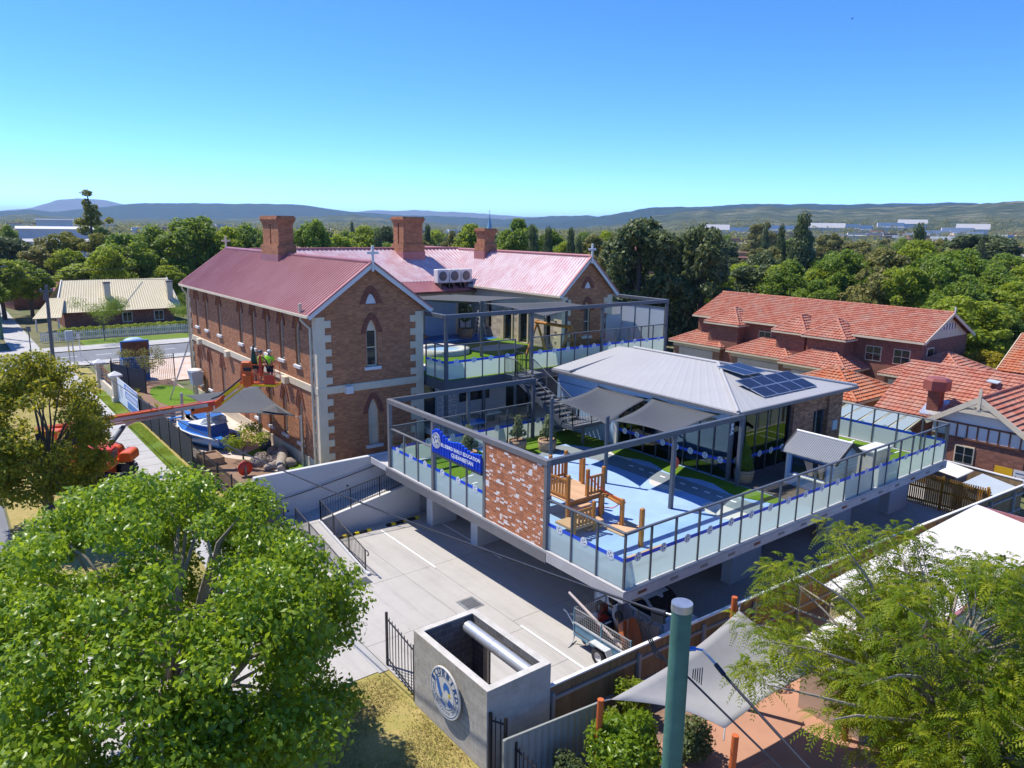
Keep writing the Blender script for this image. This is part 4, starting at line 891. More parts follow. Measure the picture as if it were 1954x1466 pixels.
for i, (x, y, c) in enumerate(((6.6, 17.6, BOATB), (8.6, 18.9, SILL), (9.5, 17.4, TIMBERP))):
    t = Thing('play_table', ['blue water play table under the upper terrace', 'white play table under the upper terrace', 'timber play table under the upper terrace by the stairs'][i], 'table', (x, y, D))
    t.part('table_top', MB().box(x-.6, y-.4, D+.55, x+.6, y+.4, D+.68), c, bev=.03)
    for sx in (-1, 1):
        for sy in (-1, 1): t.part('leg', MB().cyl((x+sx*.5, y+sy*.3, D), (x+sx*.5, y+sy*.3, D+.56), .03, n=6), STEEL)
# sand pit
sp = Thing('round_sand_pit', 'round pale edged sandpit on the upper terrace turf', 'sandpit', (9.9, 25.9, U))
mb = MB(); mb.lathe((9.9, 25.9, U), [(1.75, 0), (1.75, .34), (1.2, .34), (1.2, .1)], 32); sp.part('rim', mb, BEIGE)
mb = MB(); mb.prism([(9.9+1.2*math.cos(i*math.pi/16), 25.9+1.2*math.sin(i*math.pi/16), U+.1) for i in range(32)], (0, 0, .08)); sp.part('sand', mb, SOFT)
# swing frame
sw = Thing('swing_frame', 'timber log A-frame swing on the upper terrace', 'swing', (14.4, 20.3, U))
mb = MB(); mb.cyl((14.5, 22.0, U+2.15), (14.6, 18.6, U+2.15), .1, n=10); sw.part('cross_beam', mb, TIMBER)
for y in (21.9, 18.8):
    for s in (-1, 1): mb = MB(); mb.cyl((14.55+.95*s, y+.1*s, U), (14.55-.06*s, y, U+2.28), .085, n=10); sw.part('leg', mb, TIMBER)
# ------------------------------------------------------------------ stairs
ST = Thing('stair', 'charcoal steel stair with landing linking the play deck to the upper terrace', 'stair', (10, 14, D))
LZ = 4.08; n = 11; xa, xb = 8.95, 10.15; y0s, y1s = 13.15, 17.0
for k in range(n):
    y = y0s+(y1s-y0s)*k/n; z = LZ+(U-LZ)*(k+1)/(n+0)
    ST.part('tread', MB().box(xa+.05, y, z-.05, xb-.05, y+.33, z), GALV)
for x in (xa, xb): mb = MB(); mb.beam((x, y0s-.1, LZ+.02), (x, y1s+.1, U-.05), .05, .28); ST.part('stringer', mb, STEEL)
ST.part('landing', MB().box(xa, 12.2, LZ-.18, 11.42, 13.2, LZ-.02), STEEL); ST.part('landing_floor', MB().box(xa+.03, 12.23, LZ-.02, 11.4, 13.17, LZ), GALV)
ST.part('top_landing', MB().box(xa, 17.0, U-.2, 11.0, 18.0, U-.01), STEEL); ST.part('top_landing_floor', MB().box(xa+.03, 17.0, U-.01, 10.95, 17.98, U+.003), GALV)
for x, y, z in ((9.9, 12.4, LZ-.18), (9.05, 17.1, U-.2)): ST.part('stair_post', MB().box(x-.06, y-.06, D, x+.06, y+.06, z), STEEL)
def rail_line(T, pts, h=1.0, gap=.11, mat=BLACK, r=.022, low=.1, post=.05, ends=True):
    """bar railing over a poly-line: top rail, bottom rail, posts and every bar"""
    pts = [Vector(p) for p in pts]; up = Vector((0, 0, h)); lo = Vector((0, 0, low))
    mb = MB(); mb.tube([p+up for p in pts], r*1.15, 8); T.part('handrail', mb, mat); mb = MB()
    for a, b in zip(pts[:-1], pts[1:]): mb.beam(a+lo, b+lo, .03, .03)
    T.part('bottom_rail', mb, mat)
    for a, b in zip(pts[:-1], pts[1:]):
        L = (b-a).length; n = max(1, int(L/gap))
        for k in range(n+1):
            c = a.lerp(b, k/n); e = k in (0, n) or k % 12 == 0
            T.part('post' if e else 'bar', MB().box(c.x-.022 if e else c.x-.008, c.y-.022 if e else c.y-.008, c.z+(0 if e else low), c.x+.022 if e else c.x+.008, c.y+.022 if e else c.y+.008, c.z+h), mat)
rail_line(ST, [(xa, 12.2, LZ), (11.4, 12.2, LZ)]); rail_line(ST, [(xa, 12.2, LZ), (xa, 13.2, LZ), (xa, 17.0, U), (xa, 17.95, U)], .95); rail_line(ST, [(xb, 13.3, LZ), (xb, 17.0, U)], .95, mat=STEEL)
rail_line(ST, [(9.75, 18.0, U), (9.75, 17.0, U)], 1.2); rail_line(ST, [(9.8, 18.05, U), (10.9, 18.05, U)], 1.3)
for k in range(7): ST.part('tread', MB().box(10.3, 13.3+.28*k, D+.16*(7-k)-.05, 11.3, 13.6+.28*k, D+.16*(7-k)), GALV)
for x in (10.28, 11.32): mb = MB(); mb.beam((x, 13.2, LZ-.1), (x, 15.3, D+.1), .05, .24); ST.part('stringer', mb, STEEL)
rail_line(ST, [(10.28, 13.2, LZ), (10.28, 15.2, D+.1)], .95)
# ------------------------------------------------------------------ shade sails (sagging cloth with scalloped edges)
def sail(name, corners, mat, label, sag=.25, inset=.12, n=14, posts=(), group=None):
    C = [Vector(c) for c in corners]; ctr = sum(C, Vector())/len(C); mb = MB(); V = []; T = Thing(name, label, 'shade sail', (ctr.x, ctr.y, ctr.z), group)
    tri = len(C) == 3
    if tri: C = [C[0], C[1], C[2], C[2]]
    def edge(a, b, t, k): 
        p = a.lerp(b, t); e = 4*t*(1-t)*inset; return p+(ctr-p)*e
    for i in range(n+1):
        for j in range(n+1):
            u, v = i/n, j/n
            e0, e1 = edge(C[0], C[1], u, 0), edge(C[3], C[2], u, 0); f0, f1 = edge(C[0], C[3], v, 0), edge(C[1], C[2], v, 0)
            bl = C[0]*(1-u)*(1-v)+C[1]*u*(1-v)+C[2]*u*v+C[3]*(1-u)*v
            p = e0*(1-v)+e1*v+f0*(1-u)+f1*u-bl; V.append(p+Vector((0, 0, -sag*16*u*(1-u)*v*(1-v))))
    mb.add(V, [(i*(n+1)+j, (i+1)*(n+1)+j, (i+1)*(n+1)+j+1, i*(n+1)+j+1) for i in range(n) for j in range(n)], 0, True)
    o = T.part('cloth', mb, mat); s = o.modifiers.new('solid', 'SOLIDIFY'); s.thickness = .012
    for c in corners[:len(C)]:
        c = Vector(c); mb = MB(); mb.cyl(c, c+(c-ctr).normalized()*.35, .018, n=6); T.part('tensioner', mb, GALV)
    return T
sail('shade_sail', [(7.15, 11.4, 5.8), (11.2, 12.7, 5.85), (11.2, 9.2, 5.85), (6.9, 7.7, 5.45)], SAILD, 'charcoal shade sail beside the stair landing over the play deck', .3)
sail('shade_sail', [(6.9, 7.35, 5.75), (11.2, 8.9, 5.95), (11.2, 4.9, 5.95), (6.85, 3.95, 5.9)], SAILD, 'charcoal shade sail in front of the pavilion glazing', .3)
sail('shade_sail', [(9.2, 32.3, 8.95), (11.2, 23.6, 9.35), (16.5, 24.8, 9.3), (14.6, 32.1, 9.05)], SAILD, 'charcoal shade sail over the back of the upper terrace', .35)
sail('shade_sail', [(11.3, 23.2, 9.3), (15.9, 20.75, 9.4), (16.9, 19, 9.2), (12.2, 18.3, 8.9)], SAILD, 'small dark shade sail stretched over the swing on the upper terrace', .2)
# ------------------------------------------------------------------ planters
def leaf_cloud(name, lobes, nleaf, size, mat, seed=0, droop=0, flat=.0, shell=.55, aspect=.55):
    """many small leaf blades through the volume of a set of ellipsoid clumps; one mesh with a tint per leaf"""
    rg = np.random.default_rng(seed); L = np.array([[*c, *(r if isinstance(r, (tuple, list)) else (r, r, r))] for c, r in lobes], float)
    wgt = (L[:, 3]*L[:, 4]*L[:, 5])**(2/3); idx = rg.choice(len(L), nleaf, p=wgt/wgt.sum()); d = rg.normal(size=(nleaf, 3)); d /= np.linalg.norm(d, axis=1)[:, None]
    rad = shell+(1-shell)*rg.random(nleaf)**.5; rad *= 1+rg.normal(0, .06, nleaf); c = L[idx, :3]+d*L[idx, 3:]*rad[:, None]
    nrm = d*.9+rg.normal(0, .75, (nleaf, 3))+np.array([0, 0, .5]); nrm /= np.linalg.norm(nrm, axis=1)[:, None]
    a = np.cross(nrm, rg.normal(size=(nleaf, 3))); a[:, 2] -= droop; a -= nrm*np.sum(a*nrm, 1)[:, None]; a /= np.linalg.norm(a, axis=1)[:, None]; b = np.cross(nrm, a)
    s = size*(.65+.7*rg.random(nleaf))[:, None]; fold = nrm*s*.12
    V = np.stack([c-a*s*.5, c-a*s*.05+b*s*aspect*.5-fold, c+a*s*.5-fold*.5, c-a*s*.05-b*s*aspect*.5-fold], 1).reshape(-1, 3)
    I = np.arange(nleaf*4).reshape(-1, 4); me = bpy.data.meshes.new(name); me.vertices.add(nleaf*4); me.vertices.foreach_set('co', V.ravel())
    F = np.concatenate([I[:, [0, 1, 2]], I[:, [0, 2, 3]]], 1).reshape(-1, 3); me.loops.add(F.size); me.loops.foreach_set('vertex_index', F.ravel().astype(np.int32)); me.polygons.add(len(F)); me.polygons.foreach_set('loop_start', np.arange(0, F.size, 3, dtype=np.int32)); me.polygons.foreach_set('loop_total', np.full(len(F), 3, np.int32))
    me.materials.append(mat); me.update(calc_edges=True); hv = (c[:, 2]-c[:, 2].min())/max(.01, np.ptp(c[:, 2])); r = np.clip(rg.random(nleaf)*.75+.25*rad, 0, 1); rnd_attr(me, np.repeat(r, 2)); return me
def planter(x, y, z, label, kind, s=1.0):
    t = Thing('barrel_planter', label, 'planter', (x, y, z), 'half barrel planters')
    mb = MB(); n = 20; mb.lathe((x, y, z), [(.4*s, 0), (.46*s, .3*s), (.47*s, .6*s), (.42*s, .6*s), (.4*s, .5*s)], n); t.part('barrel', mb, BARREL)
    for h, r in ((.12, .437), (.48, .478)): t.part('hoop', MB().lathe((x, y, z+h*s), [(r*s, -.025), (r*s+.006, 0), (r*s, .025)], n), STEELG)
    mb = MB(); mb.prism([(x+.41*s*math.cos(i*math.pi/8), y+.41*s*math.sin(i*math.pi/8), z+.5*s) for i in range(16)], (0, 0, .03)); t.part('soil', mb, MULCH)
    if kind == 'olive': lob = [((0, 0, .95), (.22, .22, .3)), ((.12, .1, 1.25), (.26, .22, .3)), ((-.16, -.08, 1.2), (.2, .22, .28)), ((.02, 0, 1.6), (.2, .2, .3)), ((-.2, .15, .95), .18), ((.25, -.12, .95), .2)]; mat, nl, sz = L_OLIVE, 1500, .1
    elif kind == 'bay': lob = [((0, 0, .8), (.4, .4, .35)), ((0, 0, 1.1), (.34, .34, .35)), ((.05, 0, 1.4), (.24, .24, .3)), ((0, 0, 1.7), (.12, .12, .25))]; mat, nl, sz = L_ELM, 3200, .075
    else: lob = [((0, 0, 1.3), (.4, .4, .4)), ((.25, .1, 1.7), (.35, .35, .35)), ((-.25, -.1, 1.75), (.35, .3, .35)), ((0, .1, 2.1), (.35, .35, .35))]; mat, nl, sz = L_DARK, 1800, .12
    t.inst('foliage', leaf_cloud('foliage', [((c[0]*s, c[1]*s, c[2]*s), r if not isinstance(r, tuple) else r) for c, r in lob], nl, sz, mat, int(x*10)), (x, y, z))
    mb = MB(); mb.tube([(x, y, z+.5*s), (x+.02, y, z+.9*s), (x, y+.03, z+1.5*s)], [.03, .025, .012], 6); mb.tube([(x, y, z+.8*s), (x+.15, y+.1, z+1.2*s)], [.018, .008], 5); mb.tube([(x, y, z+.75*s), (x-.16, y-.08, z+1.15*s)], [.018, .008], 5); t.part('stem', mb, BARK)
planter(7.75, 12.75, D, 'barrel planter with silvery shrub next to the round sail post', 'olive'); planter(6.45, 13.55, D, 'barrel planter with silvery shrub close to the inner glass balustrade', 'olive')
planter(12.0, 4.05, D, 'barrel planter with clipped conical tree outside the pavilion corner', 'bay', .95); planter(3.2, 13.2, D, 'barrel planter behind the glass below the blue slatted sign', 'olive', 1.05)
planter(14.9, 30.6, U, 'barrel planter with tall dark tree on the upper terrace', 'tree', 1.2)
# step ladder on the terrace
t = Thing('step_ladder', 'white step ladder standing on the upper terrace by the door', 'ladder', (16.1, 30.5, U))
for s in (-1, 1):
    t.part('rail', MB().beam((15.75, 30.5+.28*s, U), (16.1, 30.5+.16*s, U+2.0), .05, .03), SILL); t.part('rail', MB().beam((16.55, 30.5+.28*s, U), (16.1, 30.5+.16*s, U+2.0), .04, .03), SILL)
for k in range(6): t.part('step', MB().box(15.78+.055*k, 30.5-.25+.018*k, U+.3*(k+1)-.03, 15.9+.055*k, 30.5+.25-.018*k, U+.3*(k+1)), SILL)
# ------------------------------------------------------------------ timber play structure
PL = Thing('play_fort', 'timber play fort with slatted rails and steps on the blue play deck', 'playground', (3.3, 5.8, D))
PZ = 3.85
def post(x, y, z0, z1, w=.13, T=PL, nm='post', mat=TIMBER): 
    o = T.part(nm, MB().box(x-w/2, y-w/2, z0, x+w/2, y+w/2, z1-.03).prism([(x-w/2, y-w/2, z1-.03), (x+w/2, y-w/2, z1-.03), (x+w/2, y+w/2, z1-.03), (x-w/2, y+w/2, z1-.03)], (0, 0, .0)), mat, bev=.012); T.part('post_cap', MB().add([(x-w/2, y-w/2, z1-.03), (x+w/2, y-w/2, z1-.03), (x+w/2, y+w/2, z1-.03), (x-w/2, y+w/2, z1-.03), (x, y, z1+.02)], [(0, 1, 4), (1, 2, 4), (2, 3, 4), (3, 0, 4)]), mat, o)
for k in range(14): PL.part('deck_board', MB().box(2.05+.14*k, 4.9, PZ-.04, 2.05+.14*k+.13, 7.2, PZ), TIMBERP)
PL.part('joist', MB().box(2.05, 4.9, PZ-.2, 4.0, 5.0, PZ-.04).box(2.05, 7.1, PZ-.2, 4.0, 7.2, PZ-.04), TIMBER)
for x, y, h in ((2.1, 4.95, 1.05), (3.1, 4.95, 1.1), (3.95, 4.95, 1.05), (2.1, 7.15, 1.15), (3.1, 7.15, 1.1), (3.95, 7.15, 1.15), (4.4, 6.7, 1.0), (3.95, 6.1, 1.1)): post(x, y, D, PZ+h)
def slat_rail(T, a, b, z, h=.75, n=None):
    a, b = Vector((*a, 0)), Vector((*b, 0)); L = (b-a).length; n = n or max(2, int(L/.16)); d = (b-a)/L
    T.part('rail', MB().beam(a+Vector((0,0,z+h)), b+Vector((0,0,z+h)), .05, .1), TIMBER, bev=.006); T.part('rail', MB().beam(a+Vector((0,0,z+.1)), b+Vector((0,0,z+.1)), .05, .1), TIMBER, bev=.006)
    for k in range(n):
        c = a+d*L*(k+.5)/n; T.part('slat', MB().obox(c+Vector((0,0,z+h*.52)), d*.05, Vector((-d.y, d.x, 0))*.014, Vector((0,0,h*.48))), TIMBER)
slat_rail(PL, (2.15, 4.9), (2.15, 7.1), PZ); slat_rail(PL, (2.2, 7.2), (3.05, 7.2), PZ); slat_rail(PL, (3.15, 7.2), (3.9, 7.2), PZ); slat_rail(PL, (3.18, 4.9), (3.9, 4.9), PZ)
for k in range(4): PL.part('step', MB().box(2.2, 4.62-.24*k, PZ-.2*(k+1)-.06, 3.05, 4.9-.24*k, PZ-.2*(k+1)), TIMBERP)
slat_rail(PL, (1.5, 3.95), (2.4, 3.95), D+.35, .6); post(1.5, 3.95, D, D+1.1); post(2.5, 3.95, D, D+1.2); PL.part('low_platform', MB().box(1.4, 3.9, D+.28, 3.0, 4.85, D+.36), TIMBERP)
post(3.72, 3.66, D, D+1.1, .14); post(3.35, 4.45, D, D+1.15, .14); PL.part('ramp', MB().prism([(3.75, 5.0, PZ-.03), (4.1, 5.0, PZ-.03), (3.95, 3.7, D+.85), (3.6, 3.7, D+.85)], (0, 0, .06)), TIMBER); PL.part('side_beam', MB().beam((3.9, 5.0, PZ-.1), (3.72, 3.7, D+1.0), .1, .14), TIMBER)
for a, b in (((3.72, 3.6, D+1.0), (3.4, 4.4, D+.6)), ((3.35, 4.4, D+.7), (2.9, 4.9, D+.5)), ((3.0, 4.9, PZ+.9), (3.7, 3.66, D+1.0))):
    A, B = Vector(a), Vector(b); PL.part('rope', MB().tube([A, A.lerp(B, .5)-Vector((0,0,.15)), B], .02, 6), REDP)
PL.part('play_mat', MB().box(3.0, 2.9, D+.014, 4.2, 3.9, D+.05), TIMBERP)
bp_ = Thing('balance_post', 'lone square timber post beside the corner of the glass balustrade', 'post', (2.92, 1.95, D)); post(2.92, 1.95, D, 4.35, .15, bp_)
bp_.part('balance_beam', MB().box(1.3, 1.0, D+.2, 3.1, 1.12, D+.36).box(1.3, 1.0, D, 1.42, 1.12, D+.2), TIMBERP)
for x in (1.8, 4.2, 3.0): pass
rd = Thing('red_play_disc', 'red round bubble panel on the deck post before the pavilion glass', 'play panel', (6.95, 3.9, 4.7))
mb = MB(); mb.lathe((6.95, 3.9, 4.72), [(.02, -.06), (.16, -.05), (.24, -.02), (.26, .02), (.02, .03)], 20, axis='y'); rd.part('disc', mb, REDP); rd.part('bracket', MB().box(6.7, 3.88, 4.68, 6.95, 3.92, 4.76), STEEL)
# ------------------------------------------------------------------ cubby house
CB = Thing('cubby_house', 'small pale blue cubby house with grey corrugated roof by the glass balustrade', 'cubby house', (14, 1.6, D))
cx0, cx1, cy0, cy1, cz = 13.25, 15.2, .55, 2.75, 4.55
mb = MB(); mb.box(cx0, cy0, D+.02, cx1, cy1, cz)
mb.prism([(cx0, cy0, cz), (cx1, cy0, cz), ((cx0+cx1)/2, cy0, cz+.55)], (0, cy1-cy0, 0)); CB.part('wall', mb, PALEBLUE)
for k in range(10): CB.part('weatherboard', MB().box(cx0-.015, cy0, D+.1+.16*k, cx0-.002, cy1, D+.22+.16*k), PALEBLUE)
for k in range(10): CB.part('weatherboard', MB().box(cx0, cy0-.015, D+.1+.16*k, cx1, cy0-.002, D+.22+.16*k), SILL)
xm = (cx0+cx1)/2; mb = MB(); corrugated(mb, (cx0-.25, cy1+.2, cz-.1), (cx0-.25, cy0-.2, cz-.1), (xm, cy0-.2, cz+.62), (xm, cy1+.2, cz+.62), .09, .02); corrugated(mb, (cx1+.25, cy0-.2, cz-.1), (cx1+.25, cy1+.2, cz-.1), (xm, cy1+.2, cz+.62), (xm, cy0-.2, cz+.62), .09, .02)
r = CB.part('roof', mb, GREYROOF); CB.part('ridge_cap', MB().cyl((xm, cy0-.2, cz+.63), (xm, cy1+.2, cz+.63), .06, n=8), SILL, r)
for y in (cy0-.2, cy1+.2):
    for xe in (cx0-.25, cx1+.25): CB.part('bargeboard', MB().beam((xe, y, cz-.14), (xm, y, cz+.58), .04, .14), BLACK, r)
for k in range(3): CB.part('rafter_end', MB().box(cx0-.24, cy0+.45+.6*k, cz-.16, cx0, cy0+.51+.6*k, cz-.08), BLACK, r)
o = CB.part('window', MB().box(cx0-.03, cy0+.35, D+.65, cx0-.017, cy1-.3, cz-.3), WINGLASS); CB.part('curtain', MB().prism([(cx0-.034, cy0+.9, D+.7), (cx0-.034, cy0+1.1, D+.7), (cx0-.034, cy0+1.35, cz-.35), (cx0-.034, cy0+.95, cz-.35)], (-.004, 0, 0)).prism([(cx0-.034, cy0+.45, D+.7), (cx0-.034, cy0+.6, D+.7), (cx0-.034, cy0+.7, cz-.35), (cx0-.034, cy0+.4, cz-.35)], (-.004, 0, 0)), CARD, o)
CB.part('window_frame', MB().box(cx0-.05, cy0+.3, D+.6, cx0-.016, cy1-.25, D+.65).box(cx0-.05, cy0+.3, cz-.3, cx0-.016, cy1-.25, cz-.25).box(cx0-.05, cy0+.3, D+.6, cx0-.016, cy0+.35, cz-.25).box(cx0-.05, cy1-.3, D+.6, cx0-.016, cy1-.25, cz-.25), NAVY, o)
CB.part('counter', MB().box(cx0-.2, cy0+.3, D+.55, cx0-.01, cy1-.25, D+.6), SILL); CB.part('corner_trim', MB().box(cx0-.03, cy1-.08, D, cx0-.016, cy1+.02, cz), SILL)
mb = MB()
sc_ = Thing('storage_cupboard', 'pale ribbed storage cupboard against the glass right of the cubby house', 'cupboard', (16.6, .6, D)); mb.box(16.0, .25, D, 17.6, .95, D+1.55); sc_.part('body', mb, SHEDROOF, bev=.02)
for k in range(20): sc_.part('rib', MB().box(16.02+.08*k, .235, D+.05, 16.04+.08*k, .249, D+1.5), SHEDROOF)
sc_.part('lid', MB().box(15.95, .2, D+1.55, 17.65, 1.0, D+1.62), SILL)
# ------------------------------------------------------------------ ramp
RP = Thing('access_ramp', 'white walled access ramp with black bar railings at the back of the car park', 'ramp', (-1.5, 15.5, 0))
RP.part('tall_wall', MB().box(-5.65, 17.15, -.2, 1.9, 17.4, 2.88), WHITE, bev=.02)
mb = MB(); mb.prism([(-3.35, 15.55, -.1), (1.9, 15.55, -.1), (1.9, 15.55, 1.72), (-3.35, 15.55, .82)], (0, .16, 0)); RP.part('low_wall', mb, WHITE)
mb = MB(); mb.prism([(-3.35, 10.9, -.1), (-3.35, 15.55, -.1), (-3.35, 15.55, .82), (-3.35, 10.9, .1)], (.14, 0, 0)); RP.part('low_wall', mb, WHITE)
mb = MB(); mb.prism([(-4.45, 10.9, .0), (-4.45, 15.7, .72), (-4.45, 15.7, .0)], (1.1, 0, 0)); RP.part('ramp_floor', mb, CONC)
mb = MB(); mb.prism([(-5.6, 15.7, .0), (1.9, 15.7, 0), (1.9, 15.7, 1.6), (-3.2, 15.7, .73), (-5.6, 15.7, .73)], (0, 1.45, 0)); RP.part('ramp_floor', mb, CONC)
RP.part('bank_wall', MB().box(-5.65, 11.6, -.1, -4.5, 17.2, .05), CONC2)
def curl(T, p, d):
    p = Vector(p); d = Vector(d); T.part('handrail_end', MB().tube([p, p+d*.22, p+d*.3-Vector((0,0,.06)), p+d*.28-Vector((0,0,.16)), p+d*.18-Vector((0,0,.18))], .024, 8), BLACK)
rail_line(RP, [(-3.28, 11.2, .08), (-3.28, 15.6, .84), (1.6, 15.6, 1.7)], .95, .125); curl(RP, (-3.28, 11.2, 1.03), (0, -1, 0))
rail_line(RP, [(-4.4, 11.2, .04), (-4.4, 15.7, .74)], .92, .125); curl(RP, (-4.4, 11.2, .96), (0, -1, 0))
mb = MB(); mb.tube([(-5.2, 17.06, 1.6), (-3.6, 17.06, 1.75), (-1, 17.06, 2.15), (1.6, 17.06, 2.6)], .022, 8); RP.part('wall_handrail', mb, BLACK)
rail_line(RP, [(-4.9, 17.0, .75), (-4.9, 15.75, .75)], .95, .125)
for x, z in ((-4.2, 1.0), (-1.2, 1.6)): RP.part('wall_light', MB().cyl((x, 17.15, z), (x, 17.12, z), .05, n=10), BLACK)
# ------------------------------------------------------------------ boundary fences
def picket_fence(name, label, p, q, h, gap=.115, mat=BLACK, spear=.0, cat='fence', z=None, w=.022, post_every=2.4, low=.12, topgap=.15, solid=None):
    p, q = Vector(p), Vector(q); T = Thing(name, label, cat, tuple(p)); L = (q-p).length; d = (q-p).normalized(); n = int(L/gap); ang = math.atan2(d.y, d.x)
    for f in (low, h-topgap): T.part('rail', MB().beam(p+Vector((0,0,f)), q+Vector((0,0,f)), .035, .035), mat)
    bm = MB().box(-w/2, -w/2, .05, w/2, w/2, h-.04).add([(-w/2, -w/2, h-.04), (w/2, -w/2, h-.04), (w/2, w/2, h-.04), (-w/2, w/2, h-.04), (0, 0, h)], [(0, 1, 4), (1, 2, 4), (2, 3, 4), (3, 0, 4)]).mesh('bar', [mat])
    for k in range(n+1): c = p.lerp(q, k/max(1, n)); T.inst('bar', bm, c, ang)
    m = max(1, round(L/post_every))
    for k in range(m+1): c = p.lerp(q, k/m); T.part('post', MB().box(c.x-.035, c.y-.035, c.z, c.x+.035, c.y+.035, c.z+h+.06), mat)
    if solid: T.part('screen_cloth', MB().prism([p+Vector((0,0,.1)), q+Vector((0,0,.1)), q+Vector((0,0,h-.1)), p+Vector((0,0,h-.1))], (.012, 0, 0)), solid)
    return T
picket_fence('entry_gate', 'black bar gate panel beside the block bin enclosure', (-5.72, 4.85, .02), (-5.97, 2.68, .02), 1.8, .24, low=.25)
picket_fence('bar_fence', 'black bar fence between footpath and ramp', (-5.8, 11.4, .25), (-5.85, 17.4, .75), 1.5, solid=None)
picket_fence('bar_fence', 'black bar fence behind the steel sheet fence at the lower edge', (-5.62, -1.75, 0), (-5.66, -4.6, 0), 1.15, .16)
picket_fence('bar_fence', 'short black bar infill between bin enclosure and timber fence', (-5.95, -1.12, 0), (-5.75, -1.5, 0), 1.75, .12)
TF = Thing('paling_fence', 'long timber paling fence with pale capping beside the driveway', 'fence', (8, -1.2, 0))
FP = [Vector(p) for p in ((-5.62, -.9, 0), (1.1, -1.12, 0), (14.2, -1.68, 0), (26.4, -2.52, 0))]
pm = [MB().box(-.0595, -.009, .0, .0595, .009, 1.6+e).mesh('paling', [PALING]) for e in (0, -.012, .008)]
for a, b in zip(FP[:-1], FP[1:]):
    L = (b-a).length; n = int(L/.122); d = (b-a).normalized(); ang = math.atan2(d.y, d.x); nn = Vector((d.y, -d.x, 0))
    for k in range(n):
        c = a.lerp(b, (k+.5)/n); TF.inst('paling', random.choice(pm), c+nn*random.uniform(-.004, .004), ang+random.uniform(-.02, .02))
    TF.part('capping', MB().beam(a+Vector((0,0,1.63)), b+Vector((0,0,1.63)), .11, .05), CAPW); TF.part('rail', MB().beam(a+nn*.045+Vector((0,0,1.22)), b+nn*.045+Vector((0,0,1.22)), .05, .09), RAILW); TF.part('rail', MB().beam(a+nn*.045+Vector((0,0,.4)), b+nn*.045+Vector((0,0,.4)), .05, .09), RAILW)
    m = int(L/2.4)
    for k in range(m): c = a.lerp(b, (k+.55)/m)+nn*.1; TF.part('post', MB().box(c.x-.05, c.y-.05, 0, c.x+.05, c.y+.05, 1.45), RAILW)
TF.part('end_post', MB().box(-5.76, -1.0, 0, -5.66, -.84, 1.68), wood('new_fence_post', (.5, .3, .1), (.6, .38, .16)))
CF = Thing('sheet_fence', 'low grey green steel sheet fence in front of the paling fence', 'fence', (-4.5, -1.85, 0))
mb = MB(); n = 60
V = []
for k in range(n+1):
    x = -5.95+3.1*k/n; y = -1.75-.35*k/n; o = .025 if (k//2) % 2 else 0; V += [(x, y+o, 0), (x, y+o, 1.38)]
mb.add(V, [(2*k, 2*k+2, 2*k+3, 2*k+1) for k in range(n)]); o = CF.part('sheet', mb, COLORB); sm_ = o.modifiers.new('s', 'SOLIDIFY'); sm_.thickness = .006
CF.part('top_rail', MB().beam((-5.97, -1.74, 1.4), (-2.83, -2.09, 1.4), .06, .05), COLORB); CF.part('post', MB().box(-6.02, -1.79, 0, -5.95, -1.71, 1.42), COLORB)
# ------------------------------------------------------------------ block bin enclosure
BE = Thing('bin_enclosure', 'grey concrete block bin enclosure with round emblem sign', 'enclosure', (-4.95, .77, 0))
ex0, ex1, ey0, ey1, eh, th = -6.02, -3.88, -1.06, 2.6, 2.4, .2
BE.part('front_wall', MB().box(ex0, ey0, -.1, ex0+th, ey1, eh), BLOCK); BE.part('side_wall', MB().box(ex0+th, ey0, -.1, ex1, ey0+th, eh), BLOCK); BE.part('side_wall', MB().box(ex0+th, ey1-th, -.1, ex1, ey1, eh), BLOCK)
mb = MB(); mb.box(ex1-th, ey0+th, 2.02, ex1, ey1-th, eh); mb.box(ex1-th, ey0+th, -.1, ex1, ey0+.5, 2.02); mb.box(ex1-th, ey1-.9, -.1, ex1, ey1-th, 2.02); BE.part('door_wall', mb, BLOCKI)
for a in ((ex0+th, ey1-th-.012, 0, ex1-th, ey1-th, 2.36), (ex0+th, ey0+th, 0, ex1-th, ey0+th+.012, 2.36), (ex0+th, ey0+th+.012, 0, ex0+th+.012, ey1-th-.012, 2.36)): BE.part('inner_face', MB().box(*a), BLOCKI)
CAPC = concrete('block_top', (.46, .43, .38), (.6, .57, .52), 3)
for a in ((ex0-.004, ey0-.004, eh, ex0+th+.01, ey1+.004, eh+.012), (ex0+th+.01, ey0-.004, eh, ex1+.004, ey0+th+.01, eh+.012), (ex0+th+.01, ey1-th-.01, eh, ex1+.004, ey1+.004, eh+.012), (ex1-th-.01, ey0+th+.01, eh, ex1+.004, ey1-th-.01, eh+.012)): BE.part('wall_top', MB().box(*a), CAPC)
# the front face's blocks, each a shallow course block
rg = random.Random(5)
for r in range(12):
    y = ey0+.004+(-.2 if r % 2 else 0); z = r*.2
    while y < ey1-.01:
        a, b = max(y, ey0+.002), min(y+.392, ey1-.002)
        if b-a > .05: BE.part('block', MB().box(ex0-.004-rg.random()*.004, a, z+.004, ex0-.0005, b, z+.195), BLOCK)
        y += .4
mb = MB(); ya_, yb_ = 2.25, -.72; seg = 22
for k in range(seg):
    a, b = 2*math.pi*k/seg, 2*math.pi*(k+1)/seg; r0 = .19 if k % 2 else .182
    mb.add([(-4.35+r0*math.cos(a), ya_, 2.12+r0*math.sin(a)), (-4.35+r0*math.cos(b), ya_, 2.12+r0*math.sin(b)), (-4.35+r0*math.cos(b), yb_, 2.12+r0*math.sin(b)), (-4.35+r0*math.cos(a), yb_, 2.12+r0*math.sin(a))], [(0, 1, 2, 3)])
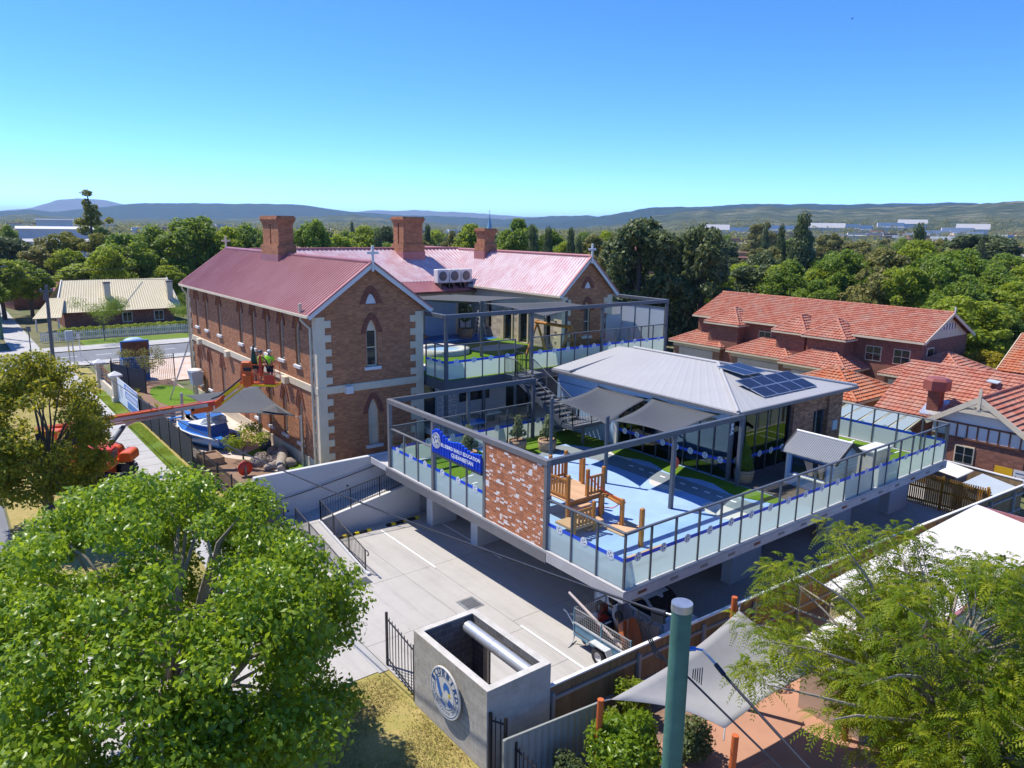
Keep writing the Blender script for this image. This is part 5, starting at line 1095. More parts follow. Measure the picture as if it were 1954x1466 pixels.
mb.prism([(-4.35+.18*math.cos(2*math.pi*k/seg), ya_, 2.12+.18*math.sin(2*math.pi*k/seg)) for k in range(seg)], (0, -.01, 0)); mb.prism([(-4.35+.18*math.cos(2*math.pi*k/seg), yb_, 2.12+.18*math.sin(2*math.pi*k/seg)) for k in range(seg)], (0, .01, 0))
BE.part('roller_drum', mb, M('roller_shutter_steel', (.6, .62, .65), .3, .05, metal=.55)); BE.part('track', MB().box(-4.12, 1.55, 0, -4.06, 1.75, 2.0), CREAM)
ES = Thing('emblem_sign', 'round white sign with blue bird emblem on the block enclosure wall', 'sign', (-6.12, .72, 1.45)); emblem(ES, (-6.17, .72, 1.45), (0, -1, 0), (0, 0, 1), .74, True)
ES.part('stand_off', MB().cyl((-6.02, .72, 1.45), (-6.2+.08, .72, 1.45), .3, n=16), GALV)
t = Thing('wheelie_bin', 'dark wheelie bin with yellow lid inside the block enclosure', 'bin', (-5.1, 2.05, 0))
mb = MB(); mb.add([(-5.35, 1.78, .05), (-4.85, 1.78, .05), (-4.85, 2.32, .05), (-5.35, 2.32, .05), (-5.4, 1.7, 1.0), (-4.78, 1.7, 1.0), (-4.78, 2.36, 1.0), (-5.4, 2.36, 1.0)], [(3, 2, 1, 0), (4, 5, 6, 7), (0, 1, 5, 4), (1, 2, 6, 5), (2, 3, 7, 6), (3, 0, 4, 7)]); t.part('body', mb, BLACK, bev=.02)
mb = MB(); mb.prism([(-5.42, 1.68, 1.0), (-4.75, 1.68, 1.0), (-4.78, 1.7, 1.08), (-5.0, 1.8, 1.5), (-5.38, 1.7, 1.08)], (0, .7, 0)); t.part('lid', mb, YELLOW, bev=.02)
for y in (1.72, 2.3): t.part('wheel', MB().cyl((-4.82, y, .12), (-4.82, y+.06, .12), .12, n=12), RUBBER)
t = Thing('cardboard_box', 'folded cardboard box standing in the block enclosure', 'box', (-5.4, 1.25, 0))
mb = MB(); mb.prism([(-5.6, 1.0, 0), (-5.1, .9, 0), (-5.05, 1.35, 0), (-5.55, 1.45, 0)], (.0, .0, 1.45)); t.part('box', mb, CARD); t.part('flap', MB().prism([(-5.6, 1.0, 1.45), (-5.55, 1.45, 1.45), (-5.35, 1.4, 1.85), (-5.4, 1.05, 1.85)], (.01, 0, 0)), CARD)
t.part('flap', MB().prism([(-5.1, .9, 1.45), (-5.05, 1.35, 1.45), (-5.3, 1.4, 1.8), (-5.33, .98, 1.8)], (.01, 0, 0)), CARD)
# ------------------------------------------------------------------ trailer and its load
TR = Thing('box_trailer', 'blue and white cage trailer parked at the edge of the deck shade', 'trailer', (.8, .9, 0))
tx0, tx1, ty0, ty1, tz = -.02, 1.48, -.45, 2.15, .52
TBL = M('trailer_blue_paint', (.12, .25, .33), .5, .25, 5, grime=.4); CHEQ = M('pale_trailer_paint', (.5, .52, .52), .5, .2, 4, grime=.3)
TR.part('tray_floor', MB().box(tx0, ty0, tz-.04, tx1, ty1, tz), RUST)
for a in ((tx0, ty0, tz, tx0+.03, ty1, tz+.32), (tx1-.03, ty0, tz, tx1, ty1, tz+.32), (tx0, ty1-.03, tz, tx1, ty1, tz+.32), (tx0, ty0, tz, tx1, ty0+.03, tz+.32)): TR.part('tray_side', MB().box(*a), TBL)
for x in (tx0, tx1): TR.part('tray_rim', MB().box(x-.03, ty0, tz+.3, x+.03, ty1, tz+.36), CHEQ)
for x in (tx0, tx1): TR.part('chassis_rail', MB().box(x-.02, ty0, tz-.14, x+.04, ty1, tz-.05), TBL)
def mesh_panel(T, a, b, z0, z1, nm='cage_panel'):
    a, b = Vector((*a, 0)), Vector((*b, 0)); mb = MB(); n = int((b-a).length/.09)
    for k in range(n+1): c = a.lerp(b, k/n); mb.box(c.x-.005, c.y-.005, z0, c.x+.005, c.y+.005, z1)
    for k in range(6): z = z0+(z1-z0)*k/5; mb.beam(a+Vector((0,0,z)), b+Vector((0,0,z)), .008, .008)
    mb.beam(a+Vector((0,0,z1)), b+Vector((0,0,z1)), .035, .035)
    T.part(nm, mb, GALV)
mesh_panel(TR, (tx0, ty0), (tx0, ty1), tz+.36, tz+.85); mesh_panel(TR, (tx1, ty0), (tx1, ty1), tz+.36, tz+.85); mesh_panel(TR, (tx0, ty1), (tx1, ty1), tz+.36, tz+.85)
for x in (tx0, tx1):
    for y in (ty0, (ty0+ty1)/2, ty1): TR.part('cage_post', MB().box(x-.02, y-.02, tz, x+.02, y+.02, tz+.88), TBL)
for s, x in ((-1, tx0-.14), (1, tx1+.14)):
    mb = MB(); mb.lathe((x, .75, .31), [(.16, -.09), (.29, -.09), (.31, -.05), (.31, .05), (.29, .09), (.16, .09)], 24, axis='x'); w_ = TR.part('wheel', mb, RUBBER)
    mb = MB(); mb.lathe((x, .75, .31), [(.02, s*.03), (.1, s*.03), (.17, s*.08), (.2, s*.085)], 24, axis='x'); TR.part('rim', mb, SILL, w_)
    mb = MB(); mb.prism([(x-.13, .25, .52), (x-.13, .38, .7), (x-.13, 1.12, .7), (x-.13, 1.25, .52), (x-.13, 1.22, .5), (x-.13, 1.1, .67), (x-.13, .4, .67), (x-.13, .28, .5)], (.26, 0, 0)); TR.part('mudguard', mb, CHEQ)
mb = MB(); mb.beam((.2, 2.15, .42), (.75, 3.3, .42), .06, .08); mb.beam((1.3, 2.15, .42), (.75, 3.3, .42), .06, .08); mb.cyl((.75, 3.3, .45), (.75, 3.5, .47), .05, n=8); TR.part('drawbar', mb, CHEQ)
mb = MB(); mb.tube([(.05, 2.2, 1.2), (.05, 2.2, .2)], .025, 8); mb.tube([(.05, 2.2, .25), (-.0, 2.2, .08), (-.3, 2.1, .02), (.2, 2.25, .02)], .02, 6); TR.part('jockey_wheel', mb, CHEQ)
def load(nm, label, cat, loc, fn):
    t = Thing(nm, label, cat, loc, 'tools loaded on the trailer'); fn(t); return t
def barrow(t, x, y, z, tilt, mat):
    mb = MB(); c, s = math.cos(tilt), math.sin(tilt)
    Q = lambda a, b, d: (x+a, y+b*c-d*s, z+b*s+d*c)
    lo = [(-.22, -.35), (.22, -.35), (.3, .2), (.22, .42), (-.22, .42), (-.3, .2)]; hi = [(-.32, -.5), (.32, -.5), (.36, .2), (.24, .52), (-.24, .52), (-.36, .2)]
    n = 6; V = [Q(a, b, 0) for a, b in lo]+[Q(a, b, .28) for a, b in hi]
    mb.add(V, [tuple(range(n))]+[(i, n+i, n+(i+1) % n, (i+1) % n) for i in range(n)], 0, True); o = t.part('tray', mb, mat); sm = o.modifiers.new('s', 'SOLIDIFY'); sm.thickness = .012
    for sx in (-1, 1): t.part('handle', MB().tube([Q(sx*.12, .6, -.12), Q(sx*.25, -.3, -.05), Q(sx*.28, -1.0, .05)], .018, 6), TIMBER if mat is not SILL else GALV)
    t.part('wheel', MB().cyl(Q(-.04, .62, -.15), Q(.04, .62, -.15), .17, n=14), RUBBER)
load('wheelbarrow', 'orange wheelbarrow upended on the trailer', 'wheelbarrow', (.55, .35, tz), lambda t: barrow(t, .55, .25, 1.05, 1.15, M('orange_barrow', (.62, .17, .05), .5, .2)))
load('wheelbarrow', 'pale grey barrow tray upended on the trailer behind the orange one', 'wheelbarrow', (1.0, 1.05, tz), lambda t: barrow(t, 1.0, 1.0, 1.15, 1.2, M('grey_barrow', (.4, .37, .35), .6, .1)))
def mixer(t):
    t.part('engine', MB().box(.75, 1.55, .62, 1.1, 1.9, .95), REDP, bev=.04); t.part('tank', MB().sphere((.6, 1.75, 1.02), (.16, .16, .14), 12, 8), SILL); t.part('pulley', MB().lathe((1.15, 1.6, 1.12), [(.16, -.03), (.2, -.03), (.2, .03), (.16, .03)], 18, axis='x'), BLACK); t.part('frame', MB().tube([(.5, 1.5, .6), (.6, 1.6, 1.2), (1.1, 1.7, 1.25), (1.2, 1.9, .6)], .025, 6), REDP); t.part('belt_guard', MB().box(.95, 1.72, 1.0, 1.2, 1.95, 1.3), RUST, bev=.03)
load('plate_compactor', 'red engined machine with black pulley at the front of the trailer', 'machine', (.9, 1.7, tz), mixer)
def longpole(t): t.part('pipe', MB().cyl((.08, 2.55, 1.75), (.3, .2, .7), .05, n=10), M('pale_pipe', (.62, .52, .48), .5, .1))
load('pipe_length', 'pale plastic pipe leaning out over the front of the trailer', 'pipe', (.2, 1.4, tz), longpole)
for i, (x, y, h) in enumerate(((.42, .12, 1.55), (1.15, .35, 1.6))):
    load('shovel', ['timber handled shovel standing by the orange barrow', 'timber handled shovel standing by the sheet at the trailer rear'][i], 'shovel', (x, y, tz), lambda t: (t.part('handle', MB().cyl((x, y, tz), (x+.06, y+.05, tz+1.15), .022, n=8), BARREL), t.part('blade', MB().box(x-.1, y-.02, tz+.01, x+.1, y+.02, tz+.25), RUST)))
def sheetload(t): mb = MB(); mb.prism([(1.35, -.35, tz), (1.2, .55, tz), (1.25, .55, tz+.75), (1.42, -.35, tz+.8)], (.015, .004, 0)); t.part('sheet', mb, CARD)
load('plywood_sheet', 'bent plywood sheet standing at the rear of the trailer', 'plywood', (1.3, .1, tz), sheetload)
load('blue_esky', 'dark blue box with white top on the trailer', 'box', (.75, 1.25, tz), lambda t: (t.part('body', MB().box(.5, 1.15, tz+.3, 1.0, 1.4, tz+.5), NAVYC, bev=.02), t.part('label_plate', MB().box(.52, 1.17, tz+.501, .8, 1.25, tz+.51), SILL)))
rg = random.Random(9)
for i in range(8):
    x, y = rg.uniform(.2, 1.2), rg.uniform(-.2, 1.9); a = rg.uniform(0, 3); L = rg.uniform(.3, .7)
    single('timber_offcut', MB().beam((x-L/2*math.cos(a), y-L/2*math.sin(a)*.4, tz+.05+.04*i), (x+L/2*math.cos(a), y+L/2*math.sin(a)*.4, tz+.1+.05*i), .06, .04), [BARREL, RUST, GALV, TIMBER][i % 4], 'loose offcut lying among the tools in the trailer tray', 'offcut', 'loose offcuts in the trailer')
# ------------------------------------------------------------------ white car under the deck
def loft(mb, secs, m=0, close=True):
    n = len(secs[0]); V = [p for s in secs for p in s]; F = []
    for k in range(len(secs)-1):
        for i in range(n if close else n-1): F.append((k*n+i, k*n+(i+1) % n, (k+1)*n+(i+1) % n, (k+1)*n+i))
    mb.add(V, F, m, True)
CR = Thing('parked_car', 'white sedan parked in the shade under the deck corner', 'car', (2.95, 1.3, 0))
cy = [3.55, 3.45, 3.2, 2.6, 1.9, 1.2, .4, -.2, -.55, -.68]; hw = [.6, .74, .82, .87, .88, .88, .87, .83, .74, .6]; zt = [.72, .85, .92, .95, .94, .92, .9, .82, .72, .62]
secs = []
for y, w_, z in zip(cy, hw, zt):
    secs.append([(2.95+a*w_, y, b) for a, b in ((-1, .3), (-1.02, .5), (-1, z-.12), (-.9, z-.02), (-.5, z+.03), (0, z+.04), (.5, z+.03), (.9, z-.02), (1, z-.12), (1.02, .5), (1, .3), (.6, .24), (-.6, .24))])
mb = MB(); loft(mb, secs); mb.poly(secs[0][::-1]); mb.poly(secs[-1]); b_ = CR.part('body', mb, CARP)
rs = []
for y, w_, z, zb in ((3.05, .55, .97, .9), (2.55, .62, 1.38, .92), (2.0, .66, 1.47, .93), (1.4, .66, 1.48, .92), (1.0, .64, 1.45, .9), (.45, .62, 1.08, .88), (.2, .6, .93, .85)):
    rs.append([(2.95+a*w_*(1.18 if b == 0 else 1), y, zb+(z-zb)*b) for a, b in ((-1, 0), (-1.08, .35), (-1.0, .85), (-.8, .98), (0, 1.03), (.8, .98), (1, .85), (1.08, .35), (1, 0))])
mb = MB(); loft(mb, rs, close=False); CR.part('cabin', mb, CARP)
def carwin(pts, nm='window'): CR.part(nm, MB().prism(pts, Vector((0, 0, .004))), CARGLASS)
for s in (-1, 1):
    X = lambda k: 2.95+s*k
    mb = MB(); mb.prism([(X(.735), 2.75, .97), (X(.69), 2.45, 1.36), (X(.69), 1.75, 1.42), (X(.74), 1.7, .97)], (s*.02, 0, 0)); CR.part('side_window', mb, CARGLASS)
    mb = MB(); mb.prism([(X(.74), 1.62, .97), (X(.69), 1.66, 1.42), (X(.69), 1.05, 1.4), (X(.73), .5, .97)], (s*.02, 0, 0)); CR.part('side_window', mb, CARGLASS)
    CR.part('door_handle', MB().box(X(.885), 1.35, .78, X(.905), 1.52, .81), CARP); CR.part('mirror', MB().sphere((X(.95), .62, .98), (.1, .07, .07), 10, 6), CARP)
    CR.part('sill_trim', MB().box(X(.88), -.1, .42, X(.9), 3.0, .47), BLACK)
    for y in (2.95, .05):
        mb = MB(); mb.lathe((X(.8), y, .31), [(.15, s*.1), (.28, s*.1), (.31, s*.06), (.31, -s*.08), (.1, -s*.08)], 22, axis='x'); w_ = CR.part('wheel', mb, RUBBER); CR.part('hub_cap', MB().lathe((X(.8), y, .31), [(.01, s*.09), (.1, s*.1), (.17, s*.085)], 18, axis='x'), GALV, w_)
    CR.part('headlight', MB().sphere((X(.62), -.52, .6), (.16, .1, .08), 10, 6), ALU)
CR.part('windscreen', MB().prism([(2.95-.58, 1.0, 1.43), (2.95+.58, 1.0, 1.43), (2.95+.68, .3, .99), (2.95-.68, .3, .99)], (0, -.012, .02)), CARGLASS)
CR.part('rear_window', MB().prism([(2.95-.56, 2.62, 1.38), (2.95+.56, 2.62, 1.38), (2.95+.6, 3.1, 1.0), (2.95-.6, 3.1, 1.0)], (0, .012, .02)), CARGLASS)
# ------------------------------------------------------------------ green power pole with service cables
GP = Thing('service_pole', 'green painted service pole in the right foreground', 'pole', (-7.64, -8.2, 0))
px, py, pz = -7.64, -8.2, 8.5
mb = MB(); mb.tube([(px+.03, py, 0), (px, py, 4), (px-.01, py, pz)], [.17, .16, .152], 20); GP.part('shaft', mb, POLEG); mb = MB(); mb.cyl((px-.01, py, pz-.1), (px-.01, py, pz+.02), .16, n=20); GP.part('cap', mb, GALV)
GP.part('hook_bolt', MB().cyl((px+.1, py-.08, 7.75), (px+.2, py-.14, 7.75), .035, n=10), BOATB); GP.part('hook', MB().tube([(px+.2, py-.14, 7.75), (px+.3, py-.2, 7.72), (px+.33, py-.24, 7.66)], .018, 6), BOATB)
GP.part('shackle', MB().tube([(px+.3, py-.2, 7.72), (px+.34, py-.42, 7.58)], .02, 6), GALV); GP.part('dead_end_clamp', MB().cyl((px+.34, py-.42, 7.58), (px+.32, py-.6, 7.5), .035, n=8), BLACK)
GP.part('strain_clamp', MB().cyl((px-.02, py+.55, 8.16), (px-.02, py+.28, 8.22), .045, n=8), BLACK); GP.part('strain_arm', MB().tube([(px-.02, py+.28, 8.22), (px, py+.14, 8.24)], .02, 6), GALV); GP.part('cable_box', MB().obox((px-.03, py+.42, 8.08), (.03, 0, 0), (0, .12, -.02), (0, .01, .06)), BLACK)
for k in range(3):
    a = .06*k; GP.part('service_loop', MB().tube([(px-.02, py+.5-a, 8.12), (px-.1, py+.55+a, 7.85), (px-.05, py+.4, 7.55-a), (px-.02, py+.22, 7.45), (px, py+.1, 7.3-a)], .012, 6), BLACK)
for k in range(5):
    pts = []; r = .08+.018*k
    for i in range(13): t_ = 2*math.pi*i/12; pts.append((px+.2+.015*k+r*.7*math.cos(t_), py-.13-.03*k+r*.5*math.cos(t_), 7.32+r*.8*math.sin(t_)))
    GP.part('cable_coil', MB().tube(pts, .008, 5), BLACK)
def cable(label, a, b, sag, r=.018, n=24):
    a, b = Vector(a), Vector(b); mb = MB(); mb.tube([a.lerp(b, k/n)-Vector((0, 0, sag*4*(k/n)*(1-k/n))) for k in range(n+1)], r, 6); single('overhead_cable', mb, BLACK, label, 'cable', loc=tuple(a))
cable('black service cable crossing the car park towards the street gate', (px-.02, py+.55, 8.16), (-7.9, 46, 4.2), 1.0, .022)
cable('twisted service cable dropping from the green pole to the lower right corner', (px+.32, py-.6, 7.5), (-9.3, -24, 3.6), .25, .022)
cable('second cable under the pale grey shade sail edge', (px+.1, py-.1, 7.3), (-6.2, -24, 2.0), .3, .016)
# ------------------------------------------------------------------ neighbour's yard: pale sail, posts, shrub, soft paving, shed
mb = MB(); mb.box(-2.6, -9.5, -.06, 6, -3.0, .0); structure('yard_softfall', mb, EARTH)
mb = MB(); mb.box(-5.6, -9.5, -.06, -2.6, -2.0, -.01); mb.box(-2.6, -3.0, -.06, 26, -1.2, -.01); structure('garden_bed', mb, MULCH)
SC = [(1.42, -3.23, 3.2), (-3.6, -3.05, 2.3), (-1.84, -5.25, 2.0), (2.6, -5.7, 2.4)]
sail('shade_sail', SC, SAILL, 'pale grey shade sail on orange posts beyond the paling fence', .3, .13)
for i, (x, y, z) in enumerate(((1.5, -3.0, 3.5), (-3.85, -2.95, 2.35), (-1.9, -5.6, 2.05), (2.9, -6.0, 2.6))):
    single('orange_post', MB().cyl((x-.05, y, -.05), (x, y, z), .085, n=14), ORPOST, ['orange post at the top corner of the pale sail by the fence', 'orange post at the left corner of the pale sail', 'orange post at the lower corner of the pale sail', 'orange post at the right corner of the pale sail under the tree'][i], 'post', 'orange sail posts', (x, y, 0))
mb = MB(); mb.lathe((-.6, -6.6, 0), [(1.3, 0), (1.3, .3), (1.2, .36), (.02, .36)], 28); single('round_platform', mb, EARTH, 'round terracotta coloured play mound below the pale sail', 'play mound')
SH = Thing('garden_shed', 'low shed with cream ribbed metal roof behind the paling fence', 'shed', (11, -4.6, 0))
mb = MB(); corrugated(mb, (6.2, -6.3, 2.1), (18.6, -6.3, 2.1), (18.6, -3.2, 2.55), (6.2, -3.2, 2.55), .2, .03); SH.part('roof', mb, SHEDROOF); SH.part('wall', MB().box(6.4, -6.1, 0, 18.4, -3.4, 2.05), CREAM); SH.part('red_gutter', MB().box(6.15, -6.42, 2.0, 18.65, -6.3, 2.12).box(18.6, -6.3, 2.05, 18.7, -3.2, 2.5), REDROOF)
SH2 = Thing('lean_to', 'lower cream lean-to roof at the near end of the shed', 'shed', (5, -5.2, 0)); mb = MB(); corrugated(mb, (2.9, -6.6, 1.75), (6.1, -6.6, 1.75), (6.1, -4.2, 2.1), (2.9, -4.2, 2.1), .2, .03); SH2.part('roof', mb, SHEDROOF); SH2.part('wall', MB().box(3.1, -6.4, 0, 6.1, -4.4, 1.7), CARD)
# slatted gate, bins shed and back fence at the right end
SGt = Thing('slat_screen', 'orange timber slat screen closing the driveway below the deck end', 'screen', (23.7, -.2, 0))
sm = MB().box(-.02, -.03, .05, .02, .03, 1.8).mesh('slat', [GATEW])
for k in range(42):
    y = 2.3-4.25*k/41; SGt.inst('slat', sm, (23.6+.12*k/41, y, 0))
for z in (.3, 1.0, 1.6): SGt.part('rail', MB().beam((23.66, 2.35, z), (23.8, -2.0, z), .05, .09), GATEW)
for k in range(3): SGt.part('post', MB().box(23.68+.04*k, 2.2-2.05*k, 0, 23.78+.04*k, 2.3-2.05*k, 1.85), GATEW)
BF = Thing('paling_fence', 'short timber paling fence in front of the half-timbered house', 'fence', (27.5, 0, 0))
for k in range(46): BF.inst('paling', pm[k % 3], (27.6-.01*k, 3.3-.122*k, 0), math.pi/2)
BF.part('capping', MB().beam((27.6, 3.4, 1.63), (27.15, -2.4, 1.63), .11, .05), CAPW)
t = Thing('tool_shed', 'small dark tool shed with ribbed roof behind the slat screen', 'shed', (25.4, .6, 0)); t.part('wall', MB().box(24.6, -.0, 0, 26.2, 1.3, 1.75), GREYROOF); mb = MB(); corrugated(mb, (24.4, -.2, 1.75), (26.4, -.2, 1.75), (26.4, 1.5, 1.95), (24.4, 1.5, 1.95), .25, .03); t.part('roof', mb, SHEDROOF)
t = Thing('storage_box', 'long low box with blue grey lid behind the slat screen', 'box', (25.9, -1.4, 0)); t.part('body', MB().box(24.7, -2.1, 0, 27.0, -.5, 1.15), GREYROOF); t.part('lid', MB().prism([(24.6, -2.2, 1.15), (27.1, -2.2, 1.15), (27.1, -.4, 1.45), (24.6, -.4, 1.45)], (0, 0, .05)), PALEGREY)
t = Thing('hanging_banner', 'white banner with dark lettering hung by the neighbouring wall', 'banner', (28.6, -1.8, 1)); t.part('cloth', MB().box(28.4, -3.2, .9, 28.42, -1.4, 1.75), SILL); t.part('yellow_panel', MB().box(28.4, -1.35, 1.0, 28.42, -.5, 1.75), YELLOW); mb = MB()
for k in range(14): mb.box(28.394, -1.5-.12*k, 1.15, 28.398, -1.53-.12*k, 1.32+.1*((k*7) % 3 == 0))
mb.box(28.394, -3.1, 1.55, 28.398, -1.5, 1.6); t.part('print', mb, NAVY)
# ------------------------------------------------------------------ heritage front yard
YZ = 1.3
mb = MB(); mb.box(-5.85, 17.42, .2, -1.32, 50, YZ); structure('yard_paving', mb, PAVE)
def ysheet(name, pts, mat, z=.006, th=.01): mb = MB(); mb.prism([(x, y, YZ+z) for x, y in pts], (0, 0, th)); structure(name, mb, mat)
ysheet('yard_turf', [(-2.9, 17.6), (-1.35, 17.6), (-1.35, 26.2), (-2.1, 26.8), (-3.4, 25.9), (-2.4, 24.5), (-2.2, 21)], TURF)
ysheet('yard_mulch', [(-5.8, 17.6), (-3.2, 17.6), (-2.9, 22), (-3.2, 24.3), (-4.3, 26), (-5.8, 26)], MULCH, .004)
ysheet('yard_mulch', [(-5.8, 36.8), (-1.4, 37.5), (-1.4, 49.9), (-5.8, 49.9)], MULCH, .004)
ysheet('front_lawn', [(-2.6+1.5*math.cos(i*math.pi/12)*1.0, 43.2+4.7*math.sin(i*math.pi/12)) for i in range(24)], TURF, .015)
ysheet('terracotta_paving', [(-2.9, 26.5), (-1.4, 26.5), (-1.4, 31), (-2.4, 30)], M('pink_paving', (.5, .3, .2), .85, .15, 1.5), .005)
mb = MB(); mb.box(-3.9, 50.6, 1.0, 8, 61.8, 1.06); structure('building_site', mb, ground_mat('site_soil', (.5, .33, .22), (.6, .46, .36), (.66, .6, .55), .4, 2))
# street fence with dark cloth, pillars, banner
picket_fence('bar_fence', 'long black bar fence with dark shade cloth along the footpath', (-6.1, 44.6, 1.0), (-6.02, 26.0, 1.0), 1.75, .16, solid=SAILD, post_every=2.3)
picket_fence('bar_fence', 'black bar fence without cloth around the rock garden', (-6.02, 25.9, 1.0), (-5.85, 17.6, .8), 1.5, .13, post_every=2.3)
picket_fence('iron_fence', 'black iron fence in front of the building site', (-5.6, 50, 1.2), (-1.0, 50, 1.2), 2.2, .14, post_every=2.3)
picket_fence('iron_fence', 'black iron fence running back beside the blue hoarding', (-5.65, 50.1, 1.2), (-4.2, 45.2, 1.2), 2.0, .16, solid=SAILD)
def pillar(label, x, y):
    t = Thing('gate_pillar', label, 'pillar', (x, y, 1.0), 'cream gate pillars'); t.part('shaft', MB().box(x-.26, y-.26, 1.0, x+.26, y+.26, 2.9), CREAM, bev=.02); t.part('plinth', MB().box(x-.33, y-.33, .95, x+.33, y+.33, 1.35), CREAM)
    mb = MB(); mb.box(x-.42, y-.42, 2.9, x+.42, y+.42, 3.02); mb.add([(x-.42, y-.42, 3.02), (x+.42, y-.42, 3.02), (x+.42, y+.42, 3.02), (x-.42, y+.42, 3.02), (x, y, 3.3)], [(0, 1, 4), (1, 2, 4), (2, 3, 4), (3, 0, 4)]); t.part('cap', mb, SILL)
pillar('cream gate pillar with pyramid cap nearer the boom lift', -6.2, 45.2); pillar('cream gate pillar with pyramid cap at the far end by the street', -6.25, 51.4)
lw = Thing('low_front_wall', 'low cream wall with rusty red iron railing between the gate pillars', 'wall', (-6.2, 48.3, 1)); lw.part('wall', MB().box(-6.35, 45.5, .9, -6.05, 51.1, 1.75), CREAM)
for z in (1.95, 2.2, 2.45, 2.7): lw.part('rail', MB().box(-6.23, 45.5, z, -6.17, 51.1, z+.1), RUST)
lw.part('bar', MB().box(-6.22, 47.0, 1.75, -6.18, 47.06, 2.85).box(-6.22, 49.0, 1.75, -6.18, 49.06, 2.85), RUST)
bn = Thing('fence_banner', 'blue and white printed banner tied to the fence beside the near pillar', 'banner', (-6.16, 41.4, 1.1))
bn.part('cloth', MB().box(-6.19, 38.0, 1.15, -6.17, 44.7, 2.95), BOATW); mb = MB()
for z0, z1, y0, y1 in ((2.55, 2.9, 38.1, 42.2), (1.9, 2.4, 38.1, 42), (1.25, 1.75, 38.1, 41.5)): mb.box(-6.196, y0, z0, -6.191, y1, z1)
bn.part('blue_print', mb, BOATB); mb = MB()
for k in range(10): mb.box(-6.201, 38.4+.33*k, 1.98, -6.197, 38.6+.33*k, 2.3); mb.box(-6.201, 38.4+.33*k, 2.62, -6.197, 38.62+.33*k, 2.8)
bn.part('white_print', mb, BOATW); mb = MB(); mb.prism([(-6.196, 43.4+.5*math.cos(i*.524), 2.1+.5*math.sin(i*.524)) for i in range(12)], (.004, 0, 0)); bn.part('bird_print', mb, PALEGREY)
# boat
BT = Thing('play_boat', 'old blue cabin boat with white roof in the front yard', 'boat', (-4.45, 29.4, YZ))
ax = Vector((-.4, .917, 0)).normalized(); sd_ = Vector((ax.y, -ax.x, 0)); bc = Vector((-4.4, 29.3, YZ))
def BP(l, s, z): return bc+ax*l+sd_*s+Vector((0, 0, z))
secs = []
for l, w_, k, h in ((-2.1, .85, .05, .75), (-1.2, .95, .0, .78), (0, .95, .0, .82), (1.0, .82, .03, .9), (1.8, .45, .12, 1.0), (2.3, .05, .35, 1.1)):
    secs.append([BP(l, -w_, h), BP(l, -w_*.92, h*.5), BP(l, -w_*.5, k+.05), BP(l, 0, k), BP(l, w_*.5, k+.05), BP(l, w_*.92, h*.5), BP(l, w_, h)])
mb = MB(); loft(mb, secs, close=False); mb.poly(secs[0]); BT.part('hull', mb, BOATB)
mb = MB(); 
for s in (-1, 1): mb.tube([q[0 if s < 0 else 6] for q in secs], .05, 6)
BT.part('gunwale', mb, BOATW); mb = MB(); mb.poly([q[0] for q in secs]+[q[6] for q in secs[::-1]]); BT.part('deck', mb, BOATB)
mb = MB(); A = [BP(-1.2, -.75, .78), BP(.9, -.7, .85), BP(.9, .7, .85), BP(-1.2, .75, .78), BP(-1.1, -.66, 1.35), BP(.55, -.6, 1.3), BP(.55, .6, 1.3), BP(-1.1, .66, 1.35)]
mb.add(A, [(0, 1, 5, 4), (1, 2, 6, 5), (2, 3, 7, 6), (3, 0, 4, 7)]); BT.part('cabin', mb, BOATB); BT.part('cabin_roof', MB().prism([BP(-1.2, -.72, 1.35), BP(.6, -.66, 1.31), BP(.6, .66, 1.31), BP(-1.2, .72, 1.35)], (0, 0, .05)), BOATW)
for l in (-.75, -.05):
    o = BT.part('cabin_window', MB().prism([BP(l-.22, .745, .95), BP(l+.2, .735, .97), BP(l+.2, .665, 1.25), BP(l-.22, .675, 1.27)], sd_*.02), BOATW); BT.part('pane', MB().prism([BP(l-.17, .755, 1.0), BP(l+.15, .745, 1.01), BP(l+.15, .69, 1.21), BP(l-.17, .695, 1.22)], sd_*.015), WINGLASS, o)
BT.part('front_window', MB().prism([BP(.86, -.5, .95), BP(.86, .5, .95), BP(.62, .48, 1.26), BP(.62, -.48, 1.26)], ax*.02), WINGLASS)
mb = MB(); mb.prism([BP(-.4, -.62, 1.4), BP(-.4, .62, 1.4), BP(-.75, .6, 1.75), BP(-.75, -.6, 1.75)], ax*.015); mb.prism([BP(-.4, .62, 1.4), BP(-1.15, .66, 1.4), BP(-1.1, .62, 1.72), BP(-.75, .6, 1.75)], sd_*.012); BT.part('windscreen', mb, SCREEN)
BT.part('outboard_motor', MB().obox(BP(-2.3, 0, .8), ax*.12, sd_*.13, Vector((0, 0, .2))).obox(BP(-2.3, 0, .4), ax*.06, sd_*.06, Vector((0, 0, .4))), BLACK)
# yard sail and posts
for i, (x, y, z) in enumerate(((-4.58, 27.7, 3.62), (-1.62, 27.9, 4.85), (-1.42, 22.05, 4.1), (-4.65, 33.0, 3.7))):
    single('sail_mast', MB().cyl((x, y, YZ-.05), (x, y, z), .09, n=14), GALV, ['galvanised sail post beside the blue boat', 'tall galvanised sail post against the brick wall', 'galvanised sail post near the corner of the brick gable', 'galvanised sail post by the fence beyond the boat'][i], 'post', 'galvanised sail posts', (x, y, YZ))
ys_ = sail('shade_sail', [(-1.68, 27.75, 4.75), (-1.55, 22.5, 4.0), (-4.45, 27.55, 3.55), (-4.5, 32.7, 3.6)], SAILD, 'grey shade sail over the boat in the front yard', .2, .1)
ys_.part('black_patch', MB().prism([(-1.62, 22.9, 4.03), (-1.75, 24.9, 4.25), (-2.6, 24.9, 3.95), (-2.1, 23.5, 4.02)], (0, 0, .02)), BLACK)
